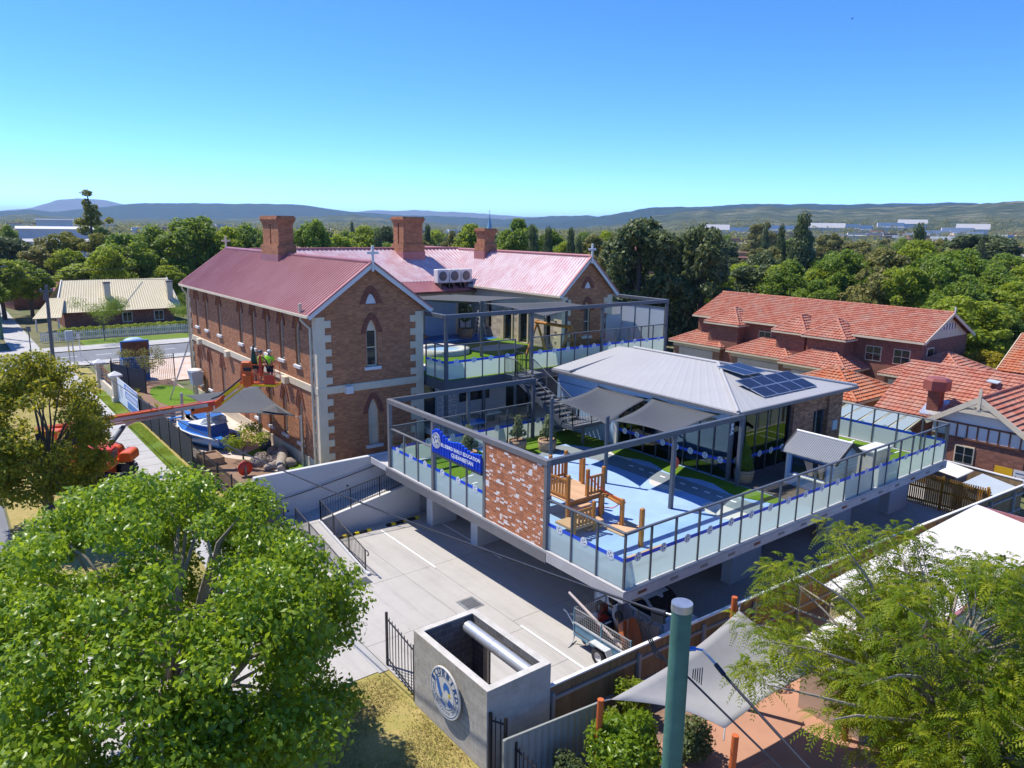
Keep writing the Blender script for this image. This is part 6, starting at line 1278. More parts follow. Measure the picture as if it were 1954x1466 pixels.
hr = Thing('hose_reel', 'round red reel beside the fence of the rock garden', 'reel', (-4.45, 22.2, YZ)); hr.part('disc', MB().lathe((-4.45, 22.2, YZ+.45), [(.02, .05), (.36, .05), (.38, -.05), (.02, -.05)], 24, axis='y'), REDP); hr.part('hub', MB().box(-4.5, 22.08, YZ, -4.4, 22.14, YZ+.55), STEELG)
rg = random.Random(4)
for i in range(11):
    x, y = -3.3+1.5*rg.random(), 22.3+3.2*rg.random(); r = rg.uniform(.22, .5)
    single('garden_rock', MB().sphere((x, y, YZ+r*.35), (r, r*rg.uniform(.7, 1.1), r*.7), 9, 6, 0, .2, i), STONE, 'grey brown boulder in the rock garden by the brick wall', 'rock', 'boulders in the rock garden', (x, y, YZ))
lg = Thing('driftwood_log', 'long pale weathered log lying along the rock garden', 'log', (-2.1, 22.7, YZ)); lg.part('trunk', MB().tube([(-1.6, 24.6, YZ+.3), (-2.0, 23.5, YZ+.28), (-2.5, 22.4, YZ+.25), (-2.8, 21.6, YZ+.2)], [.26, .3, .28, .2], 10), BARKL)
t = Thing('garden_speaker', 'dark rounded boulder shaped planter on the yard turf', 'planter', (-1.95, 26.3, YZ)); t.part('pot', MB().sphere((-1.95, 26.3, YZ+.3), (.36, .36, .38), 14, 8), STEEL)
# ladder, hopper, picnic set
ld = Thing('extension_ladder', 'aluminium extension ladder leaning on the far corner of the brick wall', 'ladder', (-3.2, 42.2, YZ))
a, b = Vector((-3.25, 42.3, YZ)), Vector((-1.45, 42.0, 6.1)); sv = Vector((.05, .2, 0))
for s in (-1, 1): ld.part('stile', MB().beam(a+sv*s, b+sv*s, .035, .08), ALU)
for k in range(17): c = a.lerp(b, (k+.5)/17); ld.part('rung', MB().cyl(c-sv, c+sv, .018, n=6), ALU)
hp = Thing('covered_hopper', 'blue grey hopper under a cloth on a post by the brick wall', 'hopper', (-1.8, 40.4, YZ)); hp.part('body', MB().add([(-2.1, 40.1, 2.6), (-1.5, 40.1, 2.6), (-1.5, 40.8, 2.6), (-2.1, 40.8, 2.6), (-2.25, 39.9, 3.6), (-1.4, 39.9, 3.6), (-1.4, 41, 3.6), (-2.25, 41, 3.6)], [(3, 2, 1, 0), (4, 5, 6, 7), (0, 1, 5, 4), (1, 2, 6, 5), (2, 3, 7, 6), (3, 0, 4, 7)]), PALEGREY); hp.part('cloth', MB().sphere((-1.83, 40.45, 3.6), (.5, .6, .18), 12, 6, 0, .12, 2), SILL); hp.part('post', MB().box(-1.9, 40.3, YZ, -1.75, 40.5, 2.6), GALV)
pt = Thing('picnic_setting', 'square grey topped table with blue benches in the front yard', 'table', (-4.6, 36.0, YZ)); pt.part('table_top', MB().box(-5.1, 35.5, YZ+.7, -4.1, 36.5, YZ+.75), PALEGREY); pt.part('pedestal', MB().box(-4.68, 35.92, YZ, -4.52, 36.08, YZ+.7), BOATB)
for a in ((-5.1, 34.9, -4.1, 35.2), (-5.1, 36.8, -4.1, 37.1), (-3.8, 35.5, -3.5, 36.5)): pt.part('bench', MB().box(a[0], a[1], YZ+.35, a[2], a[3], YZ+.42).box(a[0]+.1, a[1]+.1, YZ, a[0]+.2, a[3]-.1, YZ+.35).box(a[2]-.2, a[1]+.1, YZ, a[2]-.1, a[3]-.1, YZ+.35), BOATB)
bb = Thing('blue_platform', 'low blue timber platform beside the picnic table', 'platform', (-2.6, 35.6, YZ))
for k in range(8): bb.part('board', MB().box(-3.4+.2*k, 34.2, YZ+.28, -3.22+.2*k, 36.6, YZ+.34), BOATB)
bb.part('frame', MB().box(-3.35, 34.3, YZ, -1.85, 36.5, YZ+.28), NAVY)
cr = Thing('planter_crate', 'open timber crate beside the fence at the rock garden', 'crate', (-5.3, 25.2, YZ)); cr.part('side', MB().box(-5.7, 24.9, YZ, -5.65, 26.4, YZ+.4).box(-4.7, 24.9, YZ, -4.65, 26.4, YZ+.4).box(-5.65, 24.9, YZ, -4.7, 24.95, YZ+.4).box(-5.65, 26.35, YZ, -4.7, 26.4, YZ+.4), BARREL); cr.part('soil', MB().box(-5.65, 24.95, YZ, -4.7, 26.35, YZ+.3), MULCH)
hd = Thing('site_hoarding', 'tall blue site box topped by a rusty brown panel by the street', 'hoarding', (-3.4, 52, 1)); mb = MB()
for k in range(16): mb.box(-4.35+.12*k, 51.97, 1.0, -4.29+.12*k, 52.0, 3.0)
hd.part('rib', mb, BOATB); hd.part('body', MB().box(-4.4, 52, 1.0, -2.45, 53.5, 3.05), BOATB); hd.part('panel', MB().box(-4.42, 51.95, 3.1, -2.43, 52.1, 4.35), RUST); hd.part('frame', MB().box(-4.5, 51.93, 3.02, -4.42, 52.12, 4.42).box(-2.43, 51.93, 3.02, -2.36, 52.12, 4.42).box(-4.5, 51.93, 4.35, -2.36, 52.12, 4.45), BOATB); hd.part('roof_dome', MB().sphere((-3.4, 52.6, 4.35), (.8, .6, .3), 14, 6), PALEBLUE)
# ------------------------------------------------------------------ boom lift
BL = Thing('boom_lift', 'orange crawler boom lift reaching over the fence to the brick wall', 'boom lift', (-10.8, 26.6, .9))
gzz = float(gz(-10.8, 26.6)); fw = Vector((.82, -.57, 0)).normalized(); sw_ = Vector((-fw.y, fw.x, 0)); cc = Vector((-10.6, 26.5, gzz))
def Q(l, s, z): return cc+fw*l+sw_*s+Vector((0, 0, z))
for s in (-1, 1):
    o = BL.part('track_frame', MB().obox(Q(0, s*1.05, .42), fw*1.2, sw_*.16, Vector((0, 0, .2))), RUBBER)
    n = 34
    for k in range(n):
        t_ = k/n; per = 2*2.4+2*math.pi*.38; d_ = t_*per
        if d_ < 2.4: l, z, an = -1.2+d_, .04, 0
        elif d_ < 2.4+math.pi*.38: an = (d_-2.4)/.38; l, z = 1.2+.38*math.sin(an), .42-.38*math.cos(an)
        elif d_ < 4.8+math.pi*.38: l, z, an = 1.2-(d_-2.4-math.pi*.38), .8, math.pi
        else: an = math.pi+(d_-4.8-math.pi*.38)/.38; l, z = -1.2+.38*math.sin(an), .42-.38*math.cos(an)
        u = fw*math.cos(an)+Vector((0, 0, math.sin(an))); v = u.cross(sw_); BL.part('track_pad', MB().obox(Q(l, s*1.05, z), u*.085, sw_*.24, v*.035), STEEL if k % 2 else RUBBER, o)
    for l in (-1.2, 1.2, -.4, .4): BL.part('track_wheel', MB().cyl(Q(l, s*.85, .42), Q(l, s*1.28, .42), .3 if abs(l) > 1 else .2, n=16), STEELG, o)
BL.part('chassis', MB().obox(Q(0, 0, .62), fw*.75, sw_*.75, Vector((0, 0, .28))), ORANGE, bev=.05); BL.part('slew_ring', MB().cyl(Q(0, 0, .88), Q(0, 0, 1.02), .55, n=24), STEEL)
tf = Vector((.86, -.5, 0)).normalized(); tsv = Vector((-tf.y, tf.x, 0))
def TQ(l, s, z): return cc+tf*l+tsv*s+Vector((0, 0, z))
def shell(l0, l1, s0, s1, z0, z1, r=.2):
    mb = MB(); prof = [(l0, z0), (l1, z0), (l1, z1-r*1.4), (l1-r*.4, z1-r*.3), (l1-r*1.3, z1), (l0+r*1.3, z1), (l0+r*.4, z1-r*.3), (l0, z1-r*1.4)]
    mb.prism([TQ(l, s0, z) for l, z in prof], tsv*(s1-s0)); return mb
BL.part('engine_cowl', shell(-1.6, 1.3, -1.15, -.35, 1.02, 1.85, .35), ORANGE, bev=.06); BL.part('engine_cowl', shell(-1.6, 1.2, .4, 1.15, 1.02, 1.8, .35), ORANGE, bev=.06); BL.part('counterweight', shell(-2.5, -1.3, -1.1, 1.1, 1.0, 1.75, .3), ORANGE, bev=.06); BL.part('turntable', MB().obox(TQ(-.2, 0, 1.1), tf*1.4, tsv*.6, Vector((0, 0, .1))), ORANGE)
BL.part('cowl_top', shell(-.3, 1.35, -1.1, -.4, 1.86, 2.05, .12), REDP, bev=.03); BL.part('cowl_nose', shell(1.25, 1.9, -.2, .9, 1.1, 1.6, .15), ORANGE, bev=.04); BL.part('cowl_end', MB().obox(TQ(1.33, -.75, 1.75), tf*.04, tsv*.3, Vector((0, 0, .16))), STEEL)
plate = BL.part('name_plate', MB().obox(TQ(.75, -1.155, 1.5), tf*.36, tsv*.004, Vector((0, 0, .17))), REDP); mb = MB()
for z in (1.33, 1.67): mb.obox(TQ(.75, -1.161, z), tf*.36, tsv*.002, Vector((0, 0, .01)))
for l in (.39, 1.11): mb.obox(TQ(l, -1.161, 1.5), tf*.01, tsv*.002, Vector((0, 0, .17)))
BL.part('plate_border', mb, SILL, plate); mb = MB(); text_on(mb, 'Coates', TQ(.75, -1.163, 1.54), tf, (0, 0, 1), .19, .004); text_on(mb, 'HIRE', TQ(.75, -1.163, 1.4), tf, (0, 0, 1), .09, .001); BL.part('plate_lettering', mb, SILL, plate)
B0_, B1_ = Vector((-12.6, 29.48, 3.33)), Vector((-4.8, 24.8, 4.75)); bd = (B1_-B0_).normalized(); bs = bd.cross(Vector((0, 0, 1))).normalized(); bu = bs.cross(bd)
BL.part('boom_pivot', MB().obox(Vector((-12.1, 28.4, gzz+1.7)), tf*.5, tsv*.25, Vector((0, 0, .9))), ORANGE, bev=.04)
BL.part('main_boom', MB().beam(B0_, B0_+bd*6.9, .3, .36), ORANGE, bev=.03); BL.part('fly_boom', MB().beam(B0_+bd*6.0, B1_+bd*.1, .22, .26), REDP, bev=.02)
BL.part('boom_side_cover', MB().beam(B0_+bd*2.0+bs*.165-bu*.03, B0_+bd*8.7+bs*.165-bu*.03, .02, .17), M('silver_cable_tray', (.5, .5, .5), .4, .1, metal=.4)); BL.part('boom_stripe', MB().beam(B0_+bs*.01+bu*.195, B0_+bd*8.4+bs*.01+bu*.195, .1, .02), REDP); BL.part('cable_track', MB().beam(B0_+bd*1.0+bs*.2-bu*.24, B0_+bd*7.3+bs*.2-bu*.24, .12, .1), GALV)
BL.part('boom_nose', MB().obox(B1_-bd*.9-bu*.22, bd*.55, bs*.16, bu*.18), ORANGE, bev=.03); BL.part('nose_pin', MB().cyl(B1_-bd*1.3-bu*.15-bs*.2, B1_-bd*1.3-bu*.15+bs*.24, .07, n=12), RUBBER)
BL.part('lift_cylinder', MB().cyl(TQ(.9, 0, 2.0), B0_+bd*4.2-bu*.5, .12, n=14), STEEL); BL.part('lift_rod', MB().cyl(B0_+bd*4.0-bu*.55, B0_+bd*5.2-bu*.2, .06, n=12), ALU)
J1 = Vector((-3.55, 23.95, 5.9))
JB = B1_+bd*.05; jd = (J1-JB).normalized(); ju = Vector((0, 0, 1)); BL.part('jib', MB().beam(JB+ju*.1, J1+ju*.1, .12, .14), ORANGE, bev=.02); BL.part('jib_lower', MB().beam(JB-ju*.18, J1-ju*.2, .1, .1), ORANGE)
BL.part('jib_guard', MB().beam(JB.lerp(J1, .25)+ju*.12+Vector((-.09, -.09, 0)), JB.lerp(J1, .8)+ju*.12+Vector((-.09, -.09, 0)), .05, .16), YELP); BL.part('jib_guard', MB().beam(JB.lerp(J1, .1)-ju*.2+Vector((-.09, -.09, 0)), JB.lerp(J1, .95)-ju*.22+Vector((-.09, -.09, 0)), .04, .07), YELP)
BL.part('jib_knuckle', MB().obox(JB, jd*.25, Vector((.5, .6, 0)).normalized()*.17, ju*.22), ORANGE, bev=.05); BL.part('hose_bundle', MB().tube([JB-bd*.4+ju*.25, JB+ju*.32, JB.lerp(J1, .4)+ju*.3, J1+ju*.35, J1+ju*.6], .045, 8), BLACK); BL.part('jib_head', MB().obox(J1+Vector((.15, -.1, .05)), jd*.2, Vector((.5, .6, 0)).normalized()*.16, ju*.3), ORANGE, bev=.04)
KB = Vector((-2.9, 23.55, 5.72)); kl = Vector((.75, -.66, 0)).normalized(); ks = Vector((.66, .75, 0)).normalized()
def K(l, s, z): return KB+kl*l+ks*s+Vector((0, 0, z))
o = BL.part('basket_floor', MB().obox(K(0, 0, 0), kl*.9, ks*.4, ju*.04), ORANGE)
BL.part('floor_edge', MB().obox(K(0, -.41, .02), kl*.9, ks*.02, ju*.05).obox(K(.9, 0, .02), kl*.02, ks*.4, ju*.05), YELP, o)
for z in (.55, 1.1):
    mb = MB(); mb.tube([K(-.88, -.38, z), K(.88, -.38, z), K(.88, .38, z), K(-.88, .38, z), K(-.88, -.38, z)], .022, 8); BL.part('guard_rail', mb, ORANGE, o)
for l in (-.88, -.3, .3, .88):
    for s in (-.38, .38): BL.part('guard_post', MB().cyl(K(l, s, 0), K(l, s, 1.1), .02, n=8), ORANGE, o)
BL.part('gate_mesh', MB().obox(K(.6, -.38, .3), kl*.27, ks*.006, ju*.26), REDP, o)
BL.part('control_panel', MB().obox(K(-.62, -.3, 1.02), kl*.24, ks*.15, ju*.24), ORANGE, o, bev=.05); BL.part('control_box', MB().obox(K(-.55, -.42, .62), kl*.2, ks*.08, ju*.28), ORANGE, o, bev=.03); BL.part('basket_mount', MB().obox(K(-.55, -.48, .3), kl*.22, ks*.1, ju*.3), ORANGE, o, bev=.03); BL.part('black_console', MB().obox(K(-.5, -.52, .88), kl*.2, ks*.05, ju*.09), BLACK, o)
BL.part('red_guard', MB().obox(K(.15, -.36, 1.05), kl*.07, ks*.05, ju*.55), REDP, o, bev=.02); BL.part('hose', MB().tube([K(.25, -.3, 1.5), K(.45, -.35, 1.35), K(.6, -.4, 1.05), K(.75, -.42, .9)], .03, 6), BLACK, o)
fl = Thing('folded_umbrella', 'dark green folded umbrella standing in the lift basket', 'umbrella', tuple(K(-.45, .25, .05))); fl.part('cloth', MB().lathe(K(-.45, .25, .75), [(.02, 0), (.22, .06), (.16, .5), (.03, 1.25)], 10), M('dark_green_cloth', (.012, .06, .055), .7, .2)); fl.part('pole', MB().cyl(K(-.45, .25, .03), K(-.45, .25, 2.08), .018, n=6), GALV)
# ------------------------------------------------------------------ people
def skin_mesh(name, verts, edges, radii, mat, T, parent=None, sub=1):
    me = bpy.data.meshes.new(name); me.from_pydata(verts, edges, []); me.materials.append(mat); o = link(name, me, parent or T.o); m = o.modifiers.new('skin', 'SKIN'); m.use_smooth_shade = True
    for i, v in enumerate(me.skin_vertices[0].data): v.radius = radii[i] if isinstance(radii[i], tuple) else (radii[i], radii[i]); v.use_root = i == 0
    s = o.modifiers.new('sub', 'SUBSURF'); s.levels = sub; s.render_levels = sub+1; return o
def person(label, loc, rz, shirt, hat, ra, la):
    T = Thing('person', label, 'person', loc); T.o.rotation_euler = (0, 0, rz)
    V = [(0, 0, .95), (0, .01, 1.15), (0, 0, 1.4), (0, 0, 1.5), (0, .02, 1.6), (0, .03, 1.68)]; E = [(0, 1), (1, 2), (2, 3), (3, 4), (4, 5)]; Rr = [(.15, .11), (.15, .11), (.16, .11), .06, (.085, .1), (.08, .095)]
    def add(p, par, r): V.append(p); Rr.append(r); E.append((par, len(V)-1)); return len(V)-1
    for s, arm in ((-1, la), (1, ra)):
        h = add((s*.1, 0, .88), 0, .1); k = add((s*.11, .03, .48), h, .06); a = add((s*.11, -.02, .09), k, .042); add((s*.12, .14, .04), a, .04)
        sh = add((s*.19, 0, 1.4), 2, .065); el = add(arm[0], sh, .045); wr = add(arm[1], el, .032); d = (Vector(arm[1])-Vector(arm[0])).normalized(); pm_ = add(tuple(Vector(arm[1])+d*.08), wr, (.04, .02)); b = Vector((-d.y, d.x, 0)) if abs(d.z) < .9 else Vector((1, 0, 0)); b.normalize()
        for f in range(4): c = Vector(arm[1])+d*.1+b*(f-1.5)*.018; kn = add(tuple(c+d*.03), pm_, .009); add(tuple(c+d*(.065-.008*abs(f-1.3))-Vector((0, 0, .02))), kn, .008)
        add(tuple(Vector(arm[1])+d*.05+b*.045), wr, .01)
    skin_mesh('body', V, E, Rr, SKIN, T)
    SV = [(0, 0, .92), (0, .01, 1.15), (0, 0, 1.4), (0, 0, 1.46)]; SE = [(0, 1), (1, 2), (2, 3)]; SR = [(.185, .14), (.185, .14), (.19, .135), .085]
    for s, arm in ((-1, la), (1, ra)):
        SV.append((s*.2, 0, 1.4)); SR.append(.09); SE.append((2, len(SV)-1)); SV.append(tuple(Vector((s*.2, 0, 1.4)).lerp(Vector(arm[0]), .75))); SR.append(.075); SE.append((len(SV)-2, len(SV)-1))
    skin_mesh('shirt', SV, SE, SR, shirt, T)
    skin_mesh('shorts', [(0, 0, .96), (-.1, 0, .86), (-.115, .02, .55), (.1, 0, .86), (.115, .02, .55)], [(0, 1), (1, 2), (0, 3), (3, 4)], [(.17, .13), .115, .1, .115, .1], NAVYC, T)
    for s in (-1, 1): T_ = MB().sphere((loc[0]+s*.12, loc[1]+.06, loc[2]+.06), (.06, .15, .07), 10, 6); T.part('boot', T_, CARD)
    mb = MB(); c = (loc[0], loc[1]+.02, loc[2]+1.7); mb.sphere(c, (.105, .12, .09), 12, 8); mb.prism([(c[0]-.07, c[1]+.1, c[2]), (c[0]+.07, c[1]+.1, c[2]), (c[0]+.05, c[1]+.21, c[2]-.01), (c[0]-.05, c[1]+.21, c[2]-.01)], (0, 0, .012)); T.part('cap', mb, hat)
    fx = MB(); 
    for s in (-1, 1): fx.sphere((loc[0]+s*.032, loc[1]+.115, loc[2]+1.63), .012, 6, 4); 
    T.part('eyes', fx, BLACK); T.part('nose', MB().sphere((loc[0], loc[1]+.13, loc[2]+1.595), (.014, .022, .024), 8, 6), SKIN); T.part('mouth', MB().box(loc[0]-.025, loc[1]+.112, loc[2]+1.547, loc[0]+.025, loc[1]+.118, loc[2]+1.555), REDP)
    for s in (-1, 1): T.part('ear', MB().sphere((loc[0]+s*.092, loc[1]+.02, loc[2]+1.61), (.015, .025, .035), 8, 6), SKIN)
    return T
pl = K(-.02, .05, .04); person('worker in hi-vis green shirt and navy shorts standing in the lift basket', tuple(pl), R(-120), HIVIS, STEEL, ((.26, .1, 1.15), (.16, .32, 1.12)), ((-.28, .08, 1.14), (-.2, .3, 1.1)))
pl = K(.42, .18, .04); person('worker in white cap partly hidden at the far side of the lift basket', tuple(pl), R(-60), HIVIS, SILL, ((.27, .1, 1.15), (.2, .3, 1.2)), ((-.28, .05, 1.14), (-.24, .2, .95)))
# ------------------------------------------------------------------ street corner: poles, signs, corner house
pp = Thing('power_pole', 'dark timber power pole at the street corner', 'pole', (-8.3, 61.8, 1)); pp.part('shaft', MB().tube([(-8.3, 61.8, .9), (-8.25, 61.8, 5), (-8.17, 61.8, 8.5)], [.17, .15, .12], 12), STEEL); pp.part('guard', MB().cyl((-8.3, 61.8, 1.0), (-8.3, 61.8, 2.2), .2, n=12), BLACK)
pp.part('insulator_arm', MB().box(-8.7, 61.75, 7.9, -7.7, 61.85, 8.0).sphere((-8.6, 61.8, 8.1), .1, 8, 6).sphere((-7.8, 61.8, 8.1), .1, 8, 6), STEEL); pp.part('fuse_box', MB().box(-8.5, 61.55, 7.2, -8.2, 61.7, 7.8), STEEL)
lp = Thing('street_pole', 'grey green street pole at the left edge beyond the footpath', 'pole', (-10.6, 85, 1)); lp.part('shaft', MB().tube([(-10.6, 85, .9), (-10.6, 85, 9.6)], [.2, .14], 10), POLEG); lp.part('cross_arm', MB().box(-12, 84.95, 8.9, -9.3, 85.05, 9.05), STEELG)
cable('pale overhead wire crossing the top left behind the street pole', (-34, 70, 10.4), (6, 97, 8.0), .8, .035); cable('thin overhead wire above the cream roofed house', (-30, 78, 9.8), (40, 88, 6.5), .9, .025)
t = Thing('utility_cabinet', 'grey utility box on two posts with yellow bands by the corner', 'utility box', (-6.7, 63.1, 1)); t.part('box', MB().box(-7.0, 62.95, 3.3, -6.4, 63.3, 4.2), PALEGREY)
for x in (-6.85, -6.5): o = t.part('post', MB().cyl((x, 63.1, 1), (x, 63.1, 3.4), .05, n=8), GALV); t.part('band', MB().cyl((x, 63.1, 2.2), (x, 63.1, 2.45), .06, n=8), YELP, o)
t = Thing('street_sign', 'small white street sign on a pale pole by the corner', 'sign', (-5.8, 64.2, 1)); t.part('pole', MB().cyl((-5.8, 64.2, 1), (-5.8, 64.2, 3.6), .035, n=8), SILL); t.part('plate', MB().box(-6.0, 64.18, 3.3, -5.7, 64.2, 3.75), SILL)
t = Thing('street_sign', 'thin dark sign post on the far side of the cross street', 'sign', (-9.1, 71.5, 1)); t.part('pole', MB().cyl((-9.1, 71.5, 1), (-9.1, 71.5, 3.8), .05, n=8), STEEL); t.part('plate', MB().box(-9.3, 71.46, 3.3, -8.9, 71.49, 3.8), STEELG)
CH = Thing('corner_house', 'brick cottage with cream iron roof and two chimneys across the street', 'house', (2.5, 94, 1))
CH.part('wall', MB().box(-3.6, 91.8, .8, 9.2, 102, 3.2), BRICKH)
mb = MB(); corrugated(mb, (-4.6, 91, 2.9), (9.9, 91, 2.9), (9.7, 96.6, 6.5), (-2.9, 96.6, 6.5), .3, .02); corrugated(mb, (9.9, 102.4, 2.9), (-4.6, 102.4, 2.9), (-2.9, 96.6, 6.5), (9.7, 96.6, 6.5), .3, .02); r = CH.part('roof', mb, CREAMROOF)
CH.part('gable_wall', MB().prism([(-3.6, 92, 3.2), (-3.6, 101.6, 3.2), (-2.95, 96.6, 6.3)], (.2, 0, 0)), CREAM); CH.part('bargeboard', MB().beam((-4.6, 90.95, 2.9), (-2.92, 96.6, 6.5), .12, .25).beam((9.95, 90.95, 2.9), (9.72, 96.6, 6.5), .12, .25), SILL, r)
mb = MB(); corrugated(mb, (-7.2, 89, 2.6), (-4.2, 89, 2.6), (-3.2, 93.2, 4.6), (-4.8, 93.2, 4.6), .3, .02); CH.part('porch_roof', mb, CREAMROOF); CH.part('porch_post', MB().box(-6.9, 89.3, 1, -6.75, 89.45, 2.6).box(-4.6, 89.3, 1, -4.45, 89.45, 2.6), SILL); CH.part('gutter', MB().box(-4.6, 90.85, 2.78, 9.95, 91.0, 2.9), RUST, r)
for x, y in ((1.7, 93.5), (9.1, 92.8)): o = CH.part('chimney', MB().box(x-.35, y-.35, 3.6, x+.35, y+.35, 6.2), CREAM); CH.part('chimney_cap', MB().box(x-.42, y-.42, 6.2, x+.42, y+.42, 6.4), STEELG, o)
for x in (3.5, 7.3): o = CH.part('window', MB().box(x-.6, 91.74, 1.3, x+.6, 91.8, 2.6), SILL); CH.part('pane', MB().box(x-.5, 91.7, 1.4, x-.04, 91.74, 2.5).box(x+.04, 91.7, 1.4, x+.5, 91.74, 2.5), WINGLASS, o)
PF = Thing('picket_fence', 'white picket fence in front of the cream roofed cottage', 'fence', (0, 79, 1)); pk = MB().box(-.05, -.015, 0, .05, .015, 1.0).add([(-.05, -.015, 1.0), (.05, -.015, 1.0), (.05, .015, 1.0), (-.05, .015, 1.0), (0, 0, 1.12)], [(0, 1, 4), (1, 2, 4), (2, 3, 4), (3, 0, 4)]).mesh('picket', [SILL])
for k in range(110): PF.inst('picket', pk, (-7.4+.2*k, 79.6, 1.05))
PF.part('rail', MB().box(-7.5, 79.63, 1.3, 14.5, 79.68, 1.38).box(-7.5, 79.63, 1.8, 14.5, 79.68, 1.88), SILL)
# ------------------------------------------------------------------ terracotta roofed neighbours
def hip_planes(x0, y0, x1, y1, ze, za):
    w, d = x1-x0, y1-y0
    if d >= w: a, b = ((x0+x1)/2, y0+w/2, za), ((x0+x1)/2, y1-w/2, za)
    else: a, b = (x0+d/2, (y0+y1)/2, za), (x1-d/2, (y0+y1)/2, za)
    c = [(x0, y0, ze), (x1, y0, ze), (x1, y1, ze), (x0, y1, ze)]
    if d >= w: pl = [(c[0], c[1], a, a), (c[1], c[2], b, a), (c[2], c[3], b, b), (c[3], c[0], a, b)]; rl = [(c[0], a), (c[1], a), (c[2], b), (c[3], b), (a, b)]
    else: pl = [(c[0], c[1], b, a), (c[1], c[2], b, b), (c[2], c[3], a, b), (c[3], c[0], a, a)]; rl = [(c[0], a), (c[3], a), (c[1], b), (c[2], b), (a, b)]
    return pl, [l for l in rl if (Vector(l[0])-Vector(l[1])).length > .3]
def eaves(T, x0, y0, x1, y1, z, r, mat=CREAM):
    for a in ((x0-.05, y0, z-.16, x0+.06, y1, z-.02), (x1-.06, y0, z-.16, x1+.05, y1, z-.02), (x0+.06, y0-.05, z-.16, x1-.06, y0+.06, z-.02), (x0+.06, y1-.06, z-.16, x1-.06, y1+.05, z-.02)): T.part('gutter', MB().box(*a), mat, r)
    T.part('soffit', MB().box(x0+.1, y0+.1, z-.14, x1-.1, y1-.1, z-.1), CREAM, r)
def house_window(T, x, y, z, w, h, axis='x'):
    o = T.part('window', MB().box(x-.06, y-w/2-.04, z-.05, x-.001, y+w/2+.04, z+h+.04) if axis == 'x' else MB().box(x-w/2-.08, y-.06, z-.08, x+w/2+.08, y-.001, z+h+.08), CREAM)
    mb = MB()
    for i in range(2):
        for j in range(2):
            a, b = -w/2+w/2*i+.03, -w/2+w/2*(i+1)-.03; c, d = z+h/2*j+.03, z+h/2*(j+1)-.03
            mb.box(x-.08, y+a, c, x-.06, y+b, d) if axis == 'x' else mb.box(x+a, y-.08, c, x+b, y-.06, d)
    T.part('pane', mb, WINGLASS, o)
HA = Thing('half_timbered_house', 'brick house with terracotta roof, half-timbered gable and red cooler', 'house', (35, 0, 0))
HA.part('wall', MB().box(32.4, -8.5, 0, 40.5, 7.6, 2.75).box(29.6, -1.45, 0, 32.4, 3.35, 2.55), BRICKH)
HA.part('gable_wall', MB().prism([(32.5, 7.6, 2.75), (40.4, 7.6, 2.75), (36.45, 7.6, 5.2)], (0, -.2, 0)), CREAM)
r = tiled_roof(HA, [((31.9, 8, 2.8), (31.9, -9, 2.8), (36.45, -9, 5.4), (36.45, 8, 5.4)), ((41, -9, 2.8), (41, 8, 2.8), (36.45, 8, 5.4), (36.45, -9, 5.4)), ((29.2, .95, 5.05), (35.8, .95, 5.05), (32.8, 3.55, 3.32), (29.2, 3.55, 3.32))[::-1], ((29.2, -1.65, 3.32), (32.8, -1.65, 3.32), (35.8, .95, 5.05), (29.2, .95, 5.05))], TILE)
ridge_caps(HA, [((36.45, -9, 5.42), (36.45, 8, 5.42)), ((29.2, .95, 5.08), (35.8, .95, 5.08))], TILE, r); HA.part('gutter', MB().box(31.8, 3.6, 2.64, 31.95, 8, 2.8), RUST, r)
gp = HA.part('half_timber_gable', MB().prism([(29.55, 3.35, 2.55), (29.55, -1.45, 2.55), (29.55, -1.45, 3.42), (29.55, .95, 4.95), (29.55, 3.35, 3.42)], (.1, 0, 0)), SILL)
for y in np.linspace(3.1, -1.2, 9): HA.part('batten', MB().box(29.51, y-.04, 2.6, 29.548, y+.04, 3.38), RUST, gp)
for z in (2.55, 3.4): HA.part('batten', MB().box(29.505, -1.45, z-.05, 29.547, 3.35, z+.05), RUST, gp)
for y in (3.62, -1.72): HA.part('bargeboard', MB().beam((29.15, y, 3.22), (29.15, .95, 5.02), .06, .28), CREAM, r)
HA.part('finial', MB().box(29.1, .87, 4.4, 29.2, 1.03, 5.5).prism([(29.12, .9, 5.5), (29.18, .9, 5.5), (29.18, 1.0, 5.5), (29.12, 1.0, 5.5)], (0, 0, .12)), CREAM, r)
for k in range(9):
    a = R(20+140*k/8); HA.part('fretwork', MB().beam((29.14, .95, 4.45), (29.14, .95+.75*math.cos(a), 4.4+.42*math.sin(a)), .03, .07), CREAM, r)
HA.part('collar_tie', MB().prism([(29.13, 2.0, 4.12), (29.13, -.1, 4.12), (29.13, .3, 4.32), (29.13, .95, 4.4), (29.13, 1.6, 4.32)], (.05, 0, 0)), CREAM, r); house_window(HA, 29.6, 1.5, 1.15, .95, .95)
ck = Thing('rooftop_cooler', 'dark red evaporative cooler box on the terracotta roof', 'cooler', (32.6, 4.6, 3.4)); ck.part('duct', MB().box(32.25, 4.25, 3.0, 32.95, 4.95, 4.5), BRICKD); mb = MB(); hx_ = lambda r, z: [(32.6+r*math.cos(R(60*i)), 4.6+r*math.sin(R(60*i)), z) for i in range(6)]; mb.prism(hx_(.78, 4.5), (0, 0, .6)); mb.add(hx_(.78, 5.1)+hx_(.6, 5.25), [(i, (i+1) % 6, 6+(i+1) % 6, 6+i) for i in range(6)]+[(6, 7, 8, 9, 10, 11)]); ck.part('housing', mb, M('cooler_red', (.26, .075, .055), .5, .08)); ck.part('flashing', MB().prism([(31.95, 4.0, 2.95), (31.95, 5.2, 2.95), (33.3, 5.2, 3.72), (33.3, 4.0, 3.72)], (-.01, 0, .07)), ALU)
